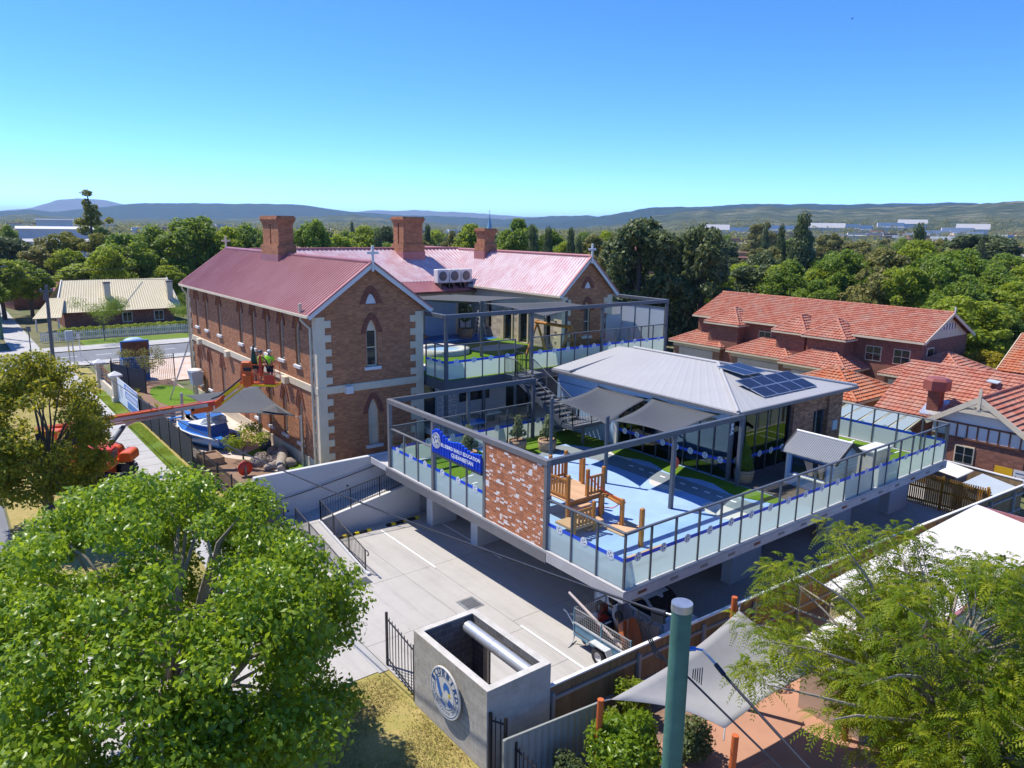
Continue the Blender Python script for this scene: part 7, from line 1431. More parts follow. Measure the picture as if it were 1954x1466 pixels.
vt = Thing('roof_vent', 'square solar roof vent near the gable ridge', 'vent', (35.2, 2.4, 4.7)); vt.part('stem', MB().box(35.15, 2.35, 4.6, 35.3, 2.5, 5.0), RUST); vt.part('panel', MB().prism([(34.9, 2.1, 5.0), (35.5, 2.1, 5.05), (35.5, 2.75, 5.1), (34.9, 2.75, 5.05)], (0, 0, .06)), PALEGREY)
pg = Thing('pergola', 'pale beam pergola with clear roof sheets behind the deck end', 'pergola', (30, 7, 0))
for k in range(6): pg.part('rafter', MB().beam((28.9+.0*k, 4.6+.95*k, 2.35), (31.9, 4.9+.95*k, 2.7), .07, .14), CREAM)
for k in range(5): pg.part('roof_sheet', MB().prism([(28.9, 4.7+.95*k, 2.45), (31.8, 4.9+.95*k, 2.78), (31.8, 5.7+.95*k, 2.78), (28.9, 5.5+.95*k, 2.45)], (0, 0, .01)), SCREEN)
for y in (4.7, 9.2): pg.part('post', MB().box(28.95, y-.06, 0, 29.07, y+.06, 2.35), CREAM)
HBk = Thing('two_storey_house', 'long two storey brick house with red terracotta gable roof', 'house', (52, 23, 0))
HBk.part('wall', MB().box(47.6, 12.1, 0, 56.4, 34.8, 5.3), BRICKH)
HBk.part('gable_wall', MB().prism([(47.7, 12.1, 5.3), (56.3, 12.1, 5.3), (52, 12.1, 7.25)], (0, .25, 0)), CREAM); HBk.part('gable_wall', MB().prism([(47.7, 34.8, 5.3), (56.3, 34.8, 5.3), (52, 34.8, 7.25)], (0, -.25, 0)), BRICKH)
r = tiled_roof(HBk, [((47.1, 35.2, 5.3), (47.1, 11.7, 5.3), (52, 11.7, 7.45), (52, 35.2, 7.45)), ((56.9, 11.7, 5.3), (56.9, 35.2, 5.3), (52, 35.2, 7.45), (52, 11.7, 7.45))], TILE)
ridge_caps(HBk, [((52, 11.7, 7.47), (52, 35.2, 7.47))], TILE, r)
for xe in (47.1, 56.9): HBk.part('bargeboard', MB().beam((xe, 11.66, 5.2), (52, 11.66, 7.35), .06, .26), CREAM, r)
HBk.part('gutter', MB().box(47.0, 11.7, 5.12, 47.14, 35.2, 5.28), CREAM, r); HBk.part('finial', MB().box(51.95, 11.6, 7.3, 52.05, 11.7, 7.95), SILL, r); HBk.part('gable_panel', MB().box(50.6, 12.04, 6.0, 53.4, 12.09, 6.5), SILL)
for k in range(6): HBk.part('batten', MB().box(50.6+.54*k, 12.0, 6.0, 50.68+.54*k, 12.04, 6.5), RUST)
for i, (y0, y1, x0) in enumerate(((28.6, 32.8, 45.9), (21.4, 25.0, 45.9), (17.4, 21.6, 45.4))):
    HBk.part('bay_wall', MB().box(x0+.4, y0+.35, 0, 47.6, y1-.35, 4.9), BRICKH); pl_, rl_ = hip_planes(x0, y0, x0+4.6, y1, 4.9, 6.35); rr = tiled_roof(HBk, pl_, TILE, 'bay_roof_tiles'); ridge_caps(HBk, rl_, TILE, rr); eaves(HBk, x0, y0, x0+2.0, y1, 4.9, rr)
for y, z in ((16.0, 3.2), (26.7, 3.2), (13.6, 3.2)): house_window(HBk, 47.6, y, z, 1.3, 1.2)
house_window(HBk, 49.2, 12.1, 3.3, 1.1, 1.3, 'y')
for i, (x0, y0, x1, y1, ze, za) in enumerate(((45.6, 30.3, 52.4, 37.0, 2.5, 4.25), (44.9, 22.3, 51.6, 29.2, 2.5, 4.25), (43.6, 16.2, 50.2, 22.6, 2.5, 4.25), (33.4, 9.9, 40.2, 17.0, 2.5, 4.1))):
    t = Thing('hip_garage', ['leftmost garage with red pyramid tile roof beside the dark conifer', 'second garage from the conifer with red pyramid tile roof', 'third garage with red pyramid tile roof before the two storey house', 'nearest garage with brighter orange tile roof behind the solar panels'][i], 'garage', ((x0+x1)/2, (y0+y1)/2, 0), 'hip roofed garages'); t.part('wall', MB().box(x0+.4, y0+.4, 0, x1-.4, y1-.4, ze), BRICKO)
    t.part('fascia_band', MB().box(x0+.32, y0+.35, ze-.55, x0+.398, y1-.35, ze-.05), CREAM); pl_, rl_ = hip_planes(x0, y0, x1, y1, ze, za); m_ = TILEO if i == 3 else TILE; rr = tiled_roof(t, pl_, m_); ridge_caps(t, rl_, m_, rr); eaves(t, x0, y0, x1, y1, ze, rr)
    dr = t.part('garage_door', MB().box(x0+.33, y0+1.2, 0, x0+.395, y1-1.2, ze-.6), CREAM)
    for k in range(4): t.part('door_panel', MB().box(x0+.31, y0+1.25, .05+.46*k, x0+.329, y1-1.25, .47+.46*k), CREAM, dr)
t = Thing('rear_unit', 'brick unit with hip tile roof behind the half-timbered house', 'house', (49.5, 11, 0)); t.part('wall', MB().box(46.2, 7.6, 0, 53, 14.2, 2.5), BRICKO); pl_, rl_ = hip_planes(45.8, 7.2, 53.4, 14.6, 2.5, 4.4); rr = tiled_roof(t, pl_, TILE); ridge_caps(t, rl_, TILE, rr); eaves(t, 45.8, 7.2, 53.4, 14.6, 2.5, rr); t.part('garage_door', MB().box(46.12, 11.5, 0, 46.19, 13.8, 2.1), CREAM)
t = Thing('side_house', 'terracotta roofed house cut by the right edge behind the golden shrub', 'house', (58, 5, 0)); t.part('wall', MB().box(53.9, -6, 0, 62, 8, 2.8), BRICKH); rr = tiled_roof(t, [((53.4, 8.4, 2.9), (53.4, -6, 2.9), (58, -6, 5.6), (58, 8.4, 5.6)), ((62.6, -6, 2.9), (62.6, 8.4, 2.9), (58, 8.4, 5.6), (58, -6, 5.6))], TILEO); ridge_caps(t, [((58, -6, 5.62), (58, 8.4, 5.62))], TILEO, rr); t.part('bargeboard', MB().beam((53.4, 8.45, 2.85), (58, 8.45, 5.55), .06, .25), CREAM, rr)
# ------------------------------------------------------------------ trees and shrubs
def limbs(mb, base, top, targets, r0, r1, wob=.15, seed=0, every=1):
    rg = random.Random(seed); b, t = Vector(base), Vector(top); n = 6
    pts = [b.lerp(t, k/n)+Vector((rg.uniform(-wob, wob), rg.uniform(-wob, wob), 0))*(k/n) for k in range(n+1)]
    mb.tube(pts, [r0+(r1-r0)*k/n for k in range(n+1)], 10)
    for i, c in enumerate(targets[::every]):
        c = Vector(c); k = min(n, max(2, int(n*(.35+.5*rg.random())))); s = pts[k]
        if c.z < s.z: s = pts[max(1, k-2)]
        m1 = s.lerp(c, .4)+Vector((rg.uniform(-wob, wob), rg.uniform(-wob, wob), (c-s).length*.12)); m2 = s.lerp(c, .75)+Vector((rg.uniform(-wob, wob), rg.uniform(-wob, wob), (c-s).length*.06)); rr = r1*.55
        mb.tube([s, m1, m2, c], [rr, rr*.65, rr*.4, rr*.15], 6)
KINDS = {}
def kind_mesh(kind, v):
    """unit tree: 10 m tall, 8 m wide; returns crown and trunk meshes"""
    if (kind, v) in KINDS: return KINDS[kind, v]
    rg = random.Random(hash((kind, v)) % 1000 if False else sum(map(ord, kind))*7+v); lob = []
    mat, n, size, dr = {'elm': (L_ELM, 10500, .36, .4), 'lime': (L_LIME, 10500, .36, .4), 'dark': (L_DARK, 8500, .42, .2), 'willow': (L_OLIVE, 8500, .42, 1.6), 'euc': (L_EUC, 6500, .4, .9), 'gold': (L_YEL, 7500, .36, .2), 'column': (L_DARK, 6500, .5, -.6), 'cedar': (L_DARK, 15000, .4, .4)}[kind]
    if kind == 'column':
        for k in range(16): z = 1.2+8.4*k/15; r = 3.6*math.sin(min(1, (k+2)/15)*math.pi*.85)+.35; lob.append(((rg.uniform(-.5, .5), rg.uniform(-.5, .5), z), (r*.85, r*.85, .9)))
    elif kind == 'cedar':
        for k in range(60):
            z = 1.0+8.3*rg.random(); r = 3.3*(1-.62*((z-1)/9)**1.7); a = rg.uniform(0, 6.28); q = r*rg.uniform(.45, 1); lob.append(((q*math.cos(a), q*math.sin(a), z), (rg.uniform(.7, 1.2), rg.uniform(.7, 1.2), rg.uniform(.6, 1.0))))
    else:
        m = {'euc': 26, 'willow': 30}.get(kind, 48)
        for k in range(m):
            a = rg.uniform(0, 6.28); e = rg.uniform(-.6, 1); ce = math.sqrt(max(0, 1-e*e)) if e > 0 else 1-.25*abs(e); q = rg.uniform(.55, 1)*3.2
            zc = (5.6 if kind != 'gold' else 5)+e*3.3; r = rg.uniform(.5, 1.2)*(.85 if kind == 'euc' else 1); lob.append(((q*ce*math.cos(a), q*ce*math.sin(a), zc), (r, r, r*rg.uniform(.7, 1.0))))
        lob.append(((0, 0, 5.2), (2.2, 2.2, 2.4)))
    cm = leaf_cloud('crown', lob, n, size, mat, v+11, dr, shell=.45, aspect=.6); mb = MB(); limbs(mb, (0, 0, -.3), (0, 0, 8.8 if kind in ('column', 'cedar') else 6), [l[0] for l in lob[:12]], .3, .12, .3, v); tm = mb.mesh('trunk', [BARK])
    KINDS[kind, v] = (cm, tm); return cm, tm
TREE_N = {}
def tree(x, y, h, w, kind, label, group=None, zb=None, cat='tree'):
    zb = float(gz(x, y)) if zb is None else zb; i = TREE_N.get(kind, 0); TREE_N[kind] = i+1; cm, tm = kind_mesh(kind, i % 3)
    o = link({'gold': 'shrub', 'column': 'cypress_tree', 'cedar': 'conifer_tree'}.get(kind, 'leafy_tree'), None, None, (x, y, zb)); tag(o, label, cat, group); o.scale = (w/7.6, w/7.6, (h-zb)/9.6); o.rotation_euler = (0, 0, random.uniform(0, 6.28))
    link('crown', cm, o); link('trunk', tm, o); return o
NAMED = [(-15, 112, 15.0, 9, 'dark', 'dark green tree at the left edge above the street'), (-14.6, 82, 12.2, 8.4, 'willow', 'weeping grey green tree at the left edge beyond the power pole'), (-13.8, 70.5, 4.9, 4.2, 'lime', 'yellow green street tree at the far left by the footpath'), (3.1, 112, 7.9, 12.3, 'lime', 'low yellow green tree behind the cream roofed cottage'),
 (7.3, 111.3, 12.4, 11.1, 'elm', 'rounded elm left of the largest elm behind the cottage'), (13.7, 117.1, 13.4, 9.8, 'elm', 'elm between two larger elms behind the cottage'), (17.6, 111, 15, 11.5, 'elm', 'largest elm rising beside the far gable cross'), (11.5, 116, 10.9, 8.9, 'elm', 'elm directly above the cottage ridge'), (29.1, 118, 13.8, 9.6, 'elm', 'elm behind the brick chimney on its left'),
 (34.9, 105, 14.8, 8, 'elm', 'dark rounded elm right of the large brick chimney'), (47.4, 121.4, 12.5, 8.6, 'lime', 'yellow green tree over the pink roof ridge'), (55.8, 128.4, 13.8, 9, 'lime', 'lime coloured tree over the middle of the pink roof'), (67.1, 139.4, 14.1, 7.8, 'dark', 'dark tree left of the second chimney'), (69.8, 108.5, 14.6, 10, 'lime', 'bright lime tree between second chimney and blue spire'), (76.9, 103.2, 15.9, 10, 'elm', 'spreading elm right of the blue spire'), (81.8, 99.2, 13.4, 9.5, 'elm', 'elm behind the rear gable roof'),
 (81.5, 85.9, 13.5, 9.1, 'euc', 'bronze leaved gum behind the rear gable cross'), (75, 75.4, 11.9, 6.6, 'euc', 'smaller bronze gum beside the dark conifers'), (72.6, 80.6, 11.7, 2.6, 'column', 'thin dark cypress behind the rear gable cross'), (47.5, 43.4, 15.4, 11.5, 'cedar', 'huge dark conifer right of the rear gable'), (53.8, 39.5, 14.0, 8.6, 'cedar', 'dark conifer overhanging the two storey house roof'), (58, 47.5, 13, 9.3, 'cedar', 'dark conifer between the two largest conifers'),
 (110.5, 66, 14.2, 3, 'column', 'slim cypress left of the taller cypress'), (112.5, 62.9, 16.3, 5.8, 'column', 'tall cypress standing above the right tree belt'), (112.1, 41.9, 14.5, 4, 'column', 'lone dark cypress above the right end of the tree belt'), (60.9, 14, 8.5, 9.6, 'lime', 'bright lime tree beyond the gable of the two storey house'), (65.6, 13.4, 7.4, 7, 'elm', 'dark loose tree right of the bright lime tree'), (55.6, 10.2, 4.6, 5.6, 'gold', 'round golden shrub behind the tiled roofs'), (200.1, 64.3, 14.2, 22, 'cedar', 'flat dark pines near the right edge')]
for q in NAMED: tree(*q[:5], q[5])
BELT = [(4, 103.7, 11.2, 6.9, 'lime'), (5.7, 110, 11, 6.6, 'elm'), (18.8, 116.5, 11.7, 6.1, 'elm'), (22, 108, 12.5, 8, 'elm'), (26, 104, 11, 8, 'elm'), (66.5, 128.3, 13.1, 8.2, 'lime'), (61.8, 113.7, 12, 7.4, 'elm'), (75.1, 123, 13.4, 6.5, 'elm'), (78, 89.2, 12.5, 7.1, 'lime'), (85, 95, 12.5, 8, 'elm'), (90, 92, 12.8, 8, 'elm'), (81, 52.6, 9.1, 8.7, 'lime'), (81.4, 57.5, 8.7, 7.1, 'elm'), (97, 59.3, 11.4, 7.9, 'elm'), (81.4, 40.7, 10, 8.7, 'elm'), (83.1, 37.7, 12.2, 9.9, 'elm'), (87.6, 35.3, 13.5, 11, 'elm'), (86.9, 29.6, 11.7, 9.9, 'elm'), (95.9, 28.9, 12, 9.7, 'elm'), (80.3, 24.7, 10.4, 9.3, 'elm'), (89.6, 22.8, 9.3, 9.1, 'elm'), (126.4, 32.8, 12.2, 11.8, 'elm'), (76.4, 43.4, 8.6, 8, 'lime'), (75.3, 31, 9.5, 7.6, 'elm'), (77, 27.3, 9.4, 7.6, 'elm'), (72, 36, 8.2, 7, 'elm'), (73, 20, 8, 7.5, 'elm'), (70, 50, 8.5, 7, 'elm'), (68, 56, 9, 7, 'elm'), (92, 44, 12, 9, 'elm'), (100, 36, 12.4, 9, 'elm'), (66, 62, 10, 7, 'elm'), (104, 22, 11, 9, 'elm'), (84, 18, 8.5, 8, 'elm'), (233.6, 151.9, 18.2, 13, 'euc'), (179.3, 86.8, 13.9, 12.7, 'euc'), (184.7, 97.8, 12.8, 11.6, 'euc'), (187, 70.3, 13.3, 12.7, 'euc')]
BELT += [(-12.5, 95, 9, 8, 'elm'), (-9, 104, 9.5, 8, 'lime'), (-5.5, 108, 9, 7, 'elm'), (-20, 100, 13, 9, 'elm'), (-24, 88, 12, 9, 'dark'), (-17, 130, 13, 10, 'elm'), (-2, 128, 11, 9, 'elm'), (23, 118, 12, 9, 'lime'), (12, 105, 7, 6, 'elm')]
rg = random.Random(8)
for q in BELT:
    q = list(q); q[4] = rg.choice(['elm', 'lime', 'lime', 'euc', 'elm']) if q[4] == 'elm' else q[4]; q[2] *= rg.uniform(.88, 1.12)
    tree(*q, 'rounded green tree standing within the dense tree belt behind the houses', 'trees of the belt behind the houses')
rg = random.Random(12)
def clear(x, y): return not (-14 < x < 62 and -15 < y < 60) and not (-30 < x < 30 and 60 < y < 104)
cnt = 0
while cnt < 150:
    D_ = 105+330*rg.random()**1.25; a = R(rg.uniform(10, 96)); x, y = -16+D_*math.cos(a), -14.6+D_*math.sin(a)
    if not clear(x, y) or (0 < x < 45 and 150 < y < 215): continue
    k = rg.choice(['elm', 'elm', 'lime', 'euc', 'euc', 'dark', 'elm', 'column']); h = rg.uniform(7, 11.5) if D_ < 200 else rg.uniform(8, 13)
    tree(x, y, h+(3 if k == 'column' else 0), rg.uniform(7, 11) if k != 'column' else 3, k, 'distant tree among the roofs of the town', 'town trees in the middle distance', zb=0); cnt += 1
# tall pine on the left: bare upper trunk with tufts
tp_ = Thing('tall_pine', 'tall pine with bare stepped top rising above the left skyline', 'tree', (7.6, 140, 0)); L_ = [((0, 0, 19.0), (1.0, 1.0, .6)), ((-.3, 0, 17.4), (.8, .8, .6)), ((.4, 0, 16.4), (1.3, 1.3, .9)), ((.5, 0, 15.2), (1.6, 1.4, 1.0)), ((-1.4, 0, 14.0), (1.1, 1, .7)), ((.5, .2, 13.9), (1.7, 1.5, .8)), ((3.2, 0, 14.3), (.8, .8, .6))]
rg = random.Random(2)
for k in range(34): a = rg.uniform(0, 6.28); q = rg.uniform(1, 5.6); L_.append(((q*math.cos(a), q*math.sin(a), rg.uniform(6.5, 12.8)-q*.25), (rg.uniform(1, 1.9), rg.uniform(1, 1.9), rg.uniform(.7, 1.2))))
tp_.inst('crown', leaf_cloud('crown', L_, 17000, .4, L_PINE, 3, .2, shell=.4), (7.6, 140, 0)); mb = MB(); limbs(mb, (7.6, 140, -.3), (7.8, 140, 18.6), [(7.6+l[0][0], 140+l[0][1], l[0][2]) for l in L_[4:24]], .45, .1, .3); tp_.part('trunk', mb, BARK)
# woodland that reads as one mass between town and hills
rg = np.random.default_rng(5); lob = []
for k in range(5600):
    D_ = 380+1500*rg.random()**.9; a = R(rg.uniform(6, 100)); r = rg.uniform(3.2, 7); lob.append(((-16+D_*math.cos(a), -14+D_*math.sin(a), r*.75), (r, r, r*rg.uniform(.7, 1.25)))); q_ = lob[-1][0]; lob[-1] = ((q_[0], q_[1], q_[2]+hill_z(q_[0], q_[1])), lob[-1][1])
wd = link('woodland', leaf_cloud('woodland', lob, 125000, 2.6, L_EUC, 8, 0, shell=.6)); tag(wd, 'hazy grey green woodland spread across the valley floor', 'woodland', kind='stuff')
# foreground street tree, left
def clumps(c, r, n, rr, seed, low=-.45):
    rg = random.Random(seed); out = []
    for k in range(n):
        a = rg.uniform(0, 6.28); e = rg.uniform(low, 1); ce = math.sqrt(1-e*e); q = rg.uniform(.5, 1)**.5; s = rg.uniform(*rr); out.append(((c[0]+r[0]*q*ce*math.cos(a), c[1]+r[1]*q*ce*math.sin(a), c[2]+r[2]*q*e), (s, s, s*.7)))
    return out
FT = Thing('street_tree', 'large bright green street tree filling the lower left foreground', 'tree', (-12.4, 3.0, 0)); cl = clumps((-12.6, 3.1, 4.8), (4.2, 6.0, 3.0), 250, (.42, .85), 21, -.85)
FT.inst('crown', leaf_cloud('crown', [((c[0]+12.4, c[1]-3, c[2]), r) for c, r in cl], 100000, .135, L_MAPLE, 31, 1.3, shell=.3, aspect=.62), (-12.4, 3.0, 0))
mb = MB(); limbs(mb, (-12.4, 3, -.1), (-12.5, 3.2, 4.6), [c for c, r in cl], .3, .17, .35, 5, every=3); FT.part('trunk', mb, BARKL)
YT = Thing('street_tree', 'olive gold street tree in front of the boom lift at the left edge', 'tree', (-13.0, 22, .9)); cl = clumps((-13.0, 22, 4.9), (2.5, 2.8, 3.4), 140, (.4, .75), 9, -.75)
YT.inst('crown', leaf_cloud('crown', [((c[0]+13, c[1]-22, c[2]-.9), r) for c, r in cl], 30000, .16, L_GOLD, 17, .3, shell=.4, aspect=.6), (-13.0, 22, .9)); mb = MB(); limbs(mb, (-13, 22, .8), (-13, 22, 5), [c for c, r in cl], .22, .12, .25, 8, every=3); YT.part('trunk', mb, BARK)
# foreground feathery tree, right: fronds of paired leaflets
def fronds(name, cl, n, length, mat, seed=0, pairs=8, org=(0, 0, 0)):
    rg = np.random.default_rng(seed); L = np.array([[*c, *r] for c, r in cl]); w_ = (L[:, 3]*L[:, 4])**1.0; idx = rg.choice(len(L), n, p=w_/w_.sum()); d = rg.normal(size=(n, 3)); d /= np.linalg.norm(d, axis=1)[:, None]
    c = L[idx, :3]+d*L[idx, 3:]*(rg.random(n)**.4)[:, None]-np.array(org); dirv = d*np.array([1, 1, .3])+rg.normal(0, .5, (n, 3)); dirv[:, 2] += .15; dirv /= np.linalg.norm(dirv, axis=1)[:, None]; side = np.cross(dirv, [0, 0, 1.0]); side /= np.linalg.norm(side, axis=1)[:, None]+1e-9; Ln = length*(.7+.6*rg.random(n)); V = []; rv = rg.random(n); vals = []
    for j in range(pairs):
        t = (j+.6)/pairs; p = c+dirv*(Ln*t)[:, None]; p[:, 2] -= Ln*.75*t*t; tang = dirv.copy(); tang[:, 2] -= 1.5*t; tang /= np.linalg.norm(tang, axis=1)[:, None]; ll = (Ln*.3*(1-.35*abs(2*t-.8)))[:, None]
        for s in (-1, 1):
            q = side*s*.85+tang*.4; q[:, 2] -= .3; q /= np.linalg.norm(q, axis=1)[:, None]; wv = tang*ll*.2; V.append(np.stack([p, p+q*ll*.5+wv, p+q*ll, p+q*ll*.5-wv], 1)); vals.append(np.clip(rv+rg.normal(0, .1, n), 0, 1))
    V = np.concatenate(V).reshape(-1, 3); I = np.arange(len(V)).reshape(-1, 4); me = bpy.data.meshes.new(name); me.vertices.add(len(V)); me.vertices.foreach_set('co', V.ravel()); me.loops.add(I.size); me.loops.foreach_set('vertex_index', I.ravel().astype(np.int32)); me.polygons.add(len(I)); me.polygons.foreach_set('loop_start', np.arange(0, I.size, 4, dtype=np.int32)); me.polygons.foreach_set('loop_total', np.full(len(I), 4, np.int32)); me.materials.append(mat); me.update(calc_edges=True); rnd_attr(me, np.concatenate(vals)); return me
RT = Thing('feathery_tree', 'feathery leaved tree filling the lower right foreground', 'tree', (2.4, -8.6, 0)); cl = clumps((3.2, -8.9, 3.4), (3.9, 3.3, 2.6), 190, (.35, .75), 33, -.8)+clumps((1.6, -8.0, 4.3), (4.6, 3.9, 2.6), 70, (.25, .5), 34, -.5)
cl += [((-1.6+.35*k, -5.6-.15*k, 3.7+.06*k), (.35, .35, .25)) for k in range(8)]+[((1.2+.3*k, -4.6-.3*k, 5.0+.12*k), (.35, .35, .3)) for k in range(9)]+[((4.6-.1*k, -3.9-.4*k, 5.2+.12*k), (.4, .4, .3)) for k in range(8)]
RT.inst('crown', fronds('crown', cl, 11500, .38, L_ROB, 4, 8, (2.4, -8.6, 0)), (2.4, -8.6, 0)); mb = MB(); limbs(mb, (2.4, -8.6, -.1), (2.3, -8.5, 4.2), [c for c, r in cl], .2, .12, .3, 6, every=2); RT.part('trunk', mb, BARKL)
# shrubs
def shrub(label, x, y, z, r, n, size, mat, seed=0, cat='shrub', h=None, nm='shrub'):
    t = Thing(nm, label, cat, (x, y, z)); rg = random.Random(seed); h = h or r; L2 = [((0, 0, h*.85), (r*.85, r*.85, h*.85))]+[((r*.6*math.cos(a)*q, r*.6*math.sin(a)*q, h*rg.uniform(.5, 1.35)), (r*.42, r*.42, h*.42)) for a, q in [(rg.uniform(0, 6.28), rg.uniform(.4, 1)) for _ in range(14)]]
    t.inst('foliage', leaf_cloud('foliage', L2, n, size, mat, seed, .5, shell=.6), (x, y, z)); t.part('stem', MB().tube([(x, y, z-.05), (x+.03, y, z+h*.6)], [.06, .03], 6), BARK); return t
shrub('round glossy green shrub in the bottom foreground beside the green pole', -3.35, -3.35, 0, 1.15, 9000, .13, L_MAPLE, 3, h=1.0)
shrub('pale green shrub behind the pale shade sail by the paling fence', 3.3, -2.5, 0, .8, 4000, .1, L_OLIVE, 5); shrub('loose green climber against the paling fence beside the green pole', -1.3, -1.75, 0, .6, 1500, .13, L_LIME, 6, h=.75); shrub('small bright shrub at the fence foot left of the climber', -2.2, -1.8, 0, .35, 700, .11, L_LIME, 8, h=.4); shrub('dark shrub in shade under the pale sail', -1.2, -3.9, 0, .7, 2200, .12, L_DARK, 9); shrub('olive shrub below the sheet fence', -4.6, -2.6, 0, .5, 1500, .1, L_DARK, 10); shrub('pale green shrub at the right edge beyond the cream shed roof', 19.6, -3.4, 0, .9, 3000, .12, L_LIME, 12)
def sapling(label, x, y, z, h, r, mat, n, seed):
    t = Thing('young_tree', label, 'tree', (x, y, z)); rg = random.Random(seed); L2 = [((rg.uniform(-r, r), rg.uniform(-r, r), h*rg.uniform(.55, 1)), (r*.45, r*.45, r*.3)) for _ in range(12)]; t.inst('crown', leaf_cloud('crown', L2, n, .15, mat, seed, 1.2, shell=.2, aspect=.4), (x, y, z)); mb = MB(); limbs(mb, (x, y, z-.05), (x, y, z+h*.7), [(x+l[0][0], y+l[0][1], z+l[0][2]) for l in L2], .05, .03, .08, seed); t.part('trunk', mb, BARK)
sapling('small open tree among the boulders in the front yard', -3.6, 25.1, YZ, 1.7, 1.1, L_LIME, 1600, 4); sapling('young tree in front of the blue site box', -3.6, 49, YZ, 2.7, 1.4, L_EUC, 1800, 5); sapling('young tree behind the picket fence in front of the cottage', -1.6, 77.5, 1, 4.6, 2.6, L_ELM, 5000, 6); sapling('rounded tree at the right end of the cottage', 9.2, 80.5, 1, 4.2, 2.3, L_ELM, 5000, 7)
hg = Thing('clipped_hedge', 'long clipped green hedge behind the white picket fence', 'hedge', (4, 81, 1)); hg.inst('foliage', leaf_cloud('foliage', [((-9+.9*k, 0, .7), (.7, .6, .62)) for k in range(20)], 9000, .2, L_LIME, 14, 0, shell=.7), (4, 81.2, 1)); mb = MB()
for k in range(8): mb.cyl((-4+2*k, 81.2, .95), (-4+2*k, 81.2, 1.5), .04, n=6)
hg.part('stem', mb, BARK)
for i, (x, y) in enumerate(((-5.3, 47.5), (-4.6, 46.2), (-4.9, 44.0), (-5.2, 42.6), (-4.2, 48.6), (-4.6, 40.2), (-5.4, 38.8))):
    t = Thing('grass_tuft', 'spiky yellow green tuft in the mulch bed of the front yard', 'plant', (x, y, YZ), 'tufts in the mulch bed'); rg = random.Random(i); mb = MB()
    for k in range(40): a = rg.uniform(0, 6.28); l = rg.uniform(.35, .6); mb.add([(x-.012, y, YZ), (x+.012, y, YZ), (x+l*.6*math.cos(a), y+l*.6*math.sin(a), YZ+l*.85)], [(0, 1, 2)])
    t.part('blades', mb, L_LIME)
# grass blades on the verge
def grass(name, label, rect, n, hgt, mat, seed, zoff=-.02):
    rg = np.random.default_rng(seed); x = rg.uniform(rect[0], rect[2], n); y = rg.uniform(rect[1], rect[3], n); cl_ = np.sin(x*2.1+np.sin(y*1.3)*2)+np.sin(y*1.9+1)+rg.normal(0, .7, n); keep = cl_ > -.6; x, y = x[keep], y[keep]; n = len(x); z = gz(x, y)+zoff; a = rg.uniform(0, 6.28, n); l = hgt*(.5+rg.random(n)); w_ = .012; V = np.stack([np.stack([x-w_*np.sin(a), y+w_*np.cos(a), z], -1), np.stack([x+w_*np.sin(a), y-w_*np.cos(a), z], -1), np.stack([x+l*.6*np.cos(a), y+l*.6*np.sin(a), z+l*.8], -1)], 1).reshape(-1, 3)
    me = bpy.data.meshes.new(name); me.from_pydata(V.tolist(), [], np.arange(n*3).reshape(-1, 3).tolist()); me.materials.append(mat); me.update(); rnd_attr(me, rg.random(n)); o = link(name, me); tag(o, label, 'grass', kind='stuff')
L_DRY = foliage('dry_grass_blade', (.2, .19, .03), (.38, .3, .1), (.52, .42, .2), .2); grass('dry_grass', 'dry straw coloured grass beside the block enclosure', (-9.5, -4.5, -6.06, 4.6), 26000, .07, L_DRY, 3); grass('verge_grass', 'patchy green and dry grass strip along the footpath', (-7.08, 17.5, -6.2, 50), 22000, .07, L_LIME, 4, 0); grass('verge_grass', 'dry grass around the boom lift beside the footpath', (-13, 14, -8.7, 58), 16000, .07, L_DRY, 5)
# ------------------------------------------------------------------ distant buildings
def far_building(label, x, y, w_, d, z0, h, mat, roof, rz=0, gable=True, wins=0, cat='building', nm='distant_building', group=None):
    t = Thing(nm, label, cat, (x, y, z0), group); c, s = math.cos(rz), math.sin(rz); P_ = lambda a, b, z: (x+a*c-b*s, y+a*s+b*c, z0+z); t.part('wall', MB().add([P_(a, b, z) for z in (0, h) for a, b in ((-w_/2, -d/2), (w_/2, -d/2), (w_/2, d/2), (-w_/2, d/2))], [(0, 1, 5, 4), (1, 2, 6, 5), (2, 3, 7, 6), (3, 0, 4, 7), (4, 5, 6, 7)]), mat)
    e = .04*w_; rh = d*.3 if gable else .5; h = h-rh if gable and h > rh+2.5 else h; mb = MB(); A = [P_(-w_/2-e, -d/2-e, h), P_(w_/2+e, -d/2-e, h), P_(w_/2+e, d/2+e, h), P_(-w_/2-e, d/2+e, h), P_(-w_/2-e, 0, h+rh), P_(w_/2+e, 0, h+rh)]; mb.add(A, [(0, 1, 5, 4), (2, 3, 4, 5), (0, 4, 3), (1, 2, 5), (3, 2, 1, 0)]); t.part('roof', mb, roof)
    for fl_ in range(wins):
        for k in range(6):
            u = -w_/2+w_*(k+.5)/6; zz = 1.2+2.9*fl_; o = t.part('window', MB().add([P_(u-w_*.05, -d/2-.05, zz), P_(u+w_*.05, -d/2-.05, zz), P_(u+w_*.05, -d/2-.05, zz+1.4), P_(u-w_*.05, -d/2-.05, zz+1.4)], [(0, 1, 2, 3)]), WINGLASS); t.part('sill', MB().add([P_(u-w_*.055, -d/2-.12, zz-.1), P_(u+w_*.055, -d/2-.12, zz-.1), P_(u+w_*.055, -d/2-.12, zz), P_(u-w_*.055, -d/2-.12, zz)], [(0, 1, 2, 3)]), SILL, o)
    return t
va = R(52-90)
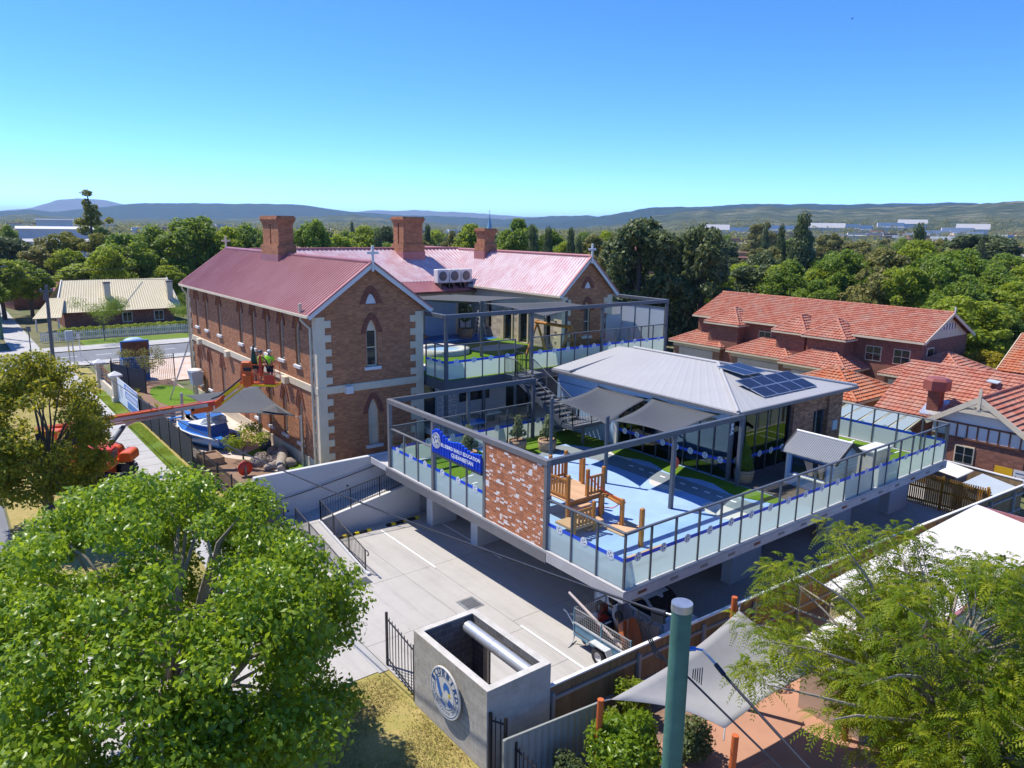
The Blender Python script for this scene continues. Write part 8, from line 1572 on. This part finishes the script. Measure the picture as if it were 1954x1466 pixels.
for i, (x, y, z, w_) in enumerate([(1140, 860, 22, 62), (1170, 819, 18, 82), (1210, 759, 27, 92), (1241, 706, 24, 103), (1270, 654, 18, 62), (1291, 611, 33, 66), (1305, 582, 26, 72), (1320, 547, 33, 51), (1332, 518, 23, 62), (1339, 499, 27, 64), (1198, 777, 16, 62), (1262, 669, 23, 51)]): far_building('long white warehouse at the foot of the right hand hills', x*(.8+.045*(i % 7)), y*(.8+.045*(i % 7)), w_*.62, 26, hill_z(x*(.8+.045*(i % 7)), y*(.8+.045*(i % 7)))-1, 9+(i % 3)*2, SILL, WHITEROOF, math.atan2(y, x)-math.pi/2, True, 0, 'warehouse', 'warehouse', 'white warehouses below the hills')
far_building('white three storey building on the left skyline behind the tall pine', 34, 412, 15, 10, 0, 14.5, SILL, GREYROOF, R(-8), False, 3); far_building('grey windowless hall between the trees at far left', 7.4, 186, 14, 12, 0, 12.3, PALEGREY, SHEDROOF, R(-5), False); far_building('low white roofed building below the grey hall', 9, 172, 17, 8, 0, 9.8, SILL, WHITEROOF, R(-6), False)
far_building('tan apartment block with rows of windows at the right edge', 141, 34.5, 20, 12, 0, 8.2, BRICKO, SHEDROOF, math.atan2(49, 157)-math.pi/2, True, 3); far_building('brown roofed brick flats left of the cypress', 180.7, 123, 14, 10, 0, 6.2, BRICKH, CARD, math.atan2(137, 196)-math.pi/2, True, 2); far_building('brown roofed flats right of the cypress', 212, 110, 16, 10, 0, 8.2, BRICKH, CARD, math.atan2(124, 228)-math.pi/2, True, 2)
rg = random.Random(77)
for i in range(110):
    D_ = rg.uniform(170, 1300); a = R(rg.uniform(14, 90)); x, y = -16+D_*math.cos(a), -14+D_*math.sin(a)
    if not clear(x, y): continue
    big = D_ > 420; far_building('small pale roofed building scattered among the town trees', x, y, rg.uniform(12, 28) if big else rg.uniform(9, 15), rg.uniform(8, 14), hill_z(x, y)-.5, rg.uniform(7, 12) if big else rg.uniform(4.5, 7), rg.choice([SILL, CREAM, BRICKO]), rg.choice([WHITEROOF, WHITEROOF, SHEDROOF, CARD, TILEO if False else REDROOF, GREYROOF]), a-math.pi/2+rg.uniform(-.5, .5), True, 0, group='town buildings in the distance')
for i, (x, y) in enumerate(((-3, 122), (14.5, 122))): far_building(['red tiled roof house behind the cream roofed cottage on its left', 'red tiled roof house behind the cream roofed cottage on its right'][i], x, y, 9, 7, 0, 3.4, BRICKH, REDROOF, R(10), True, 0, 'house', 'distant_house')
spr = Thing('church_spire', 'slender blue grey church spire behind the rear roof', 'spire', (104.2, 150, 0)); spr.part('tower', MB().box(102.4, 148.2, 0, 106, 151.8, 7), STONEW); mb = MB(); mb.lathe((104.2, 150, 7), [(1.75, 0), (1.25, 3), (.6, 7), (.06, 10.2)], 8); spr.part('spire', mb, SPIRE); spr.part('finial', MB().cyl((104.2, 150, 17), (104.2, 150, 18.6), .06, n=6), STEELG)
bd_ = Thing('flying_bird', 'tiny dark bird in the upper right sky', 'bird', (60, 28, 35)); mb = MB(); c = (60, 28, 35); mb.sphere(c, (.14, .06, .05), 8, 6); mb.add([(c[0]-.05, c[1], c[2]), (c[0]+.06, c[1], c[2]), (c[0]-.05, c[1]+.27, c[2]+.15), (c[0]-.05, c[1]-.27, c[2]+.16)], [(0, 1, 2), (0, 3, 1)]); bd_.part('body', mb, BLACK)
# ------------------------------------------------------------------ air: even haze round the whole scene
mb = MB(); mb.box(-27000, -27000, -4, 27000, 27000, 320); hz = link('haze', mb.mesh('haze', [])); tag(hz, 'thin pale blue summer haze over the valley', 'haze', kind='stuff')
hm = bpy.data.materials.new('haze_air'); nt_ = nodes_of(hm); pv = nt_.nodes.new('ShaderNodeVolumePrincipled'); pv.inputs['Color'].default_value = (.5, .72, 1, 1); pv.inputs['Density'].default_value = 9e-5; pv.inputs['Anisotropy'].default_value = .2
om = nt_.nodes.new('ShaderNodeOutputMaterial'); nt_.links.new(pv.outputs[0], om.inputs['Volume']); hz.data.materials.append(hm)
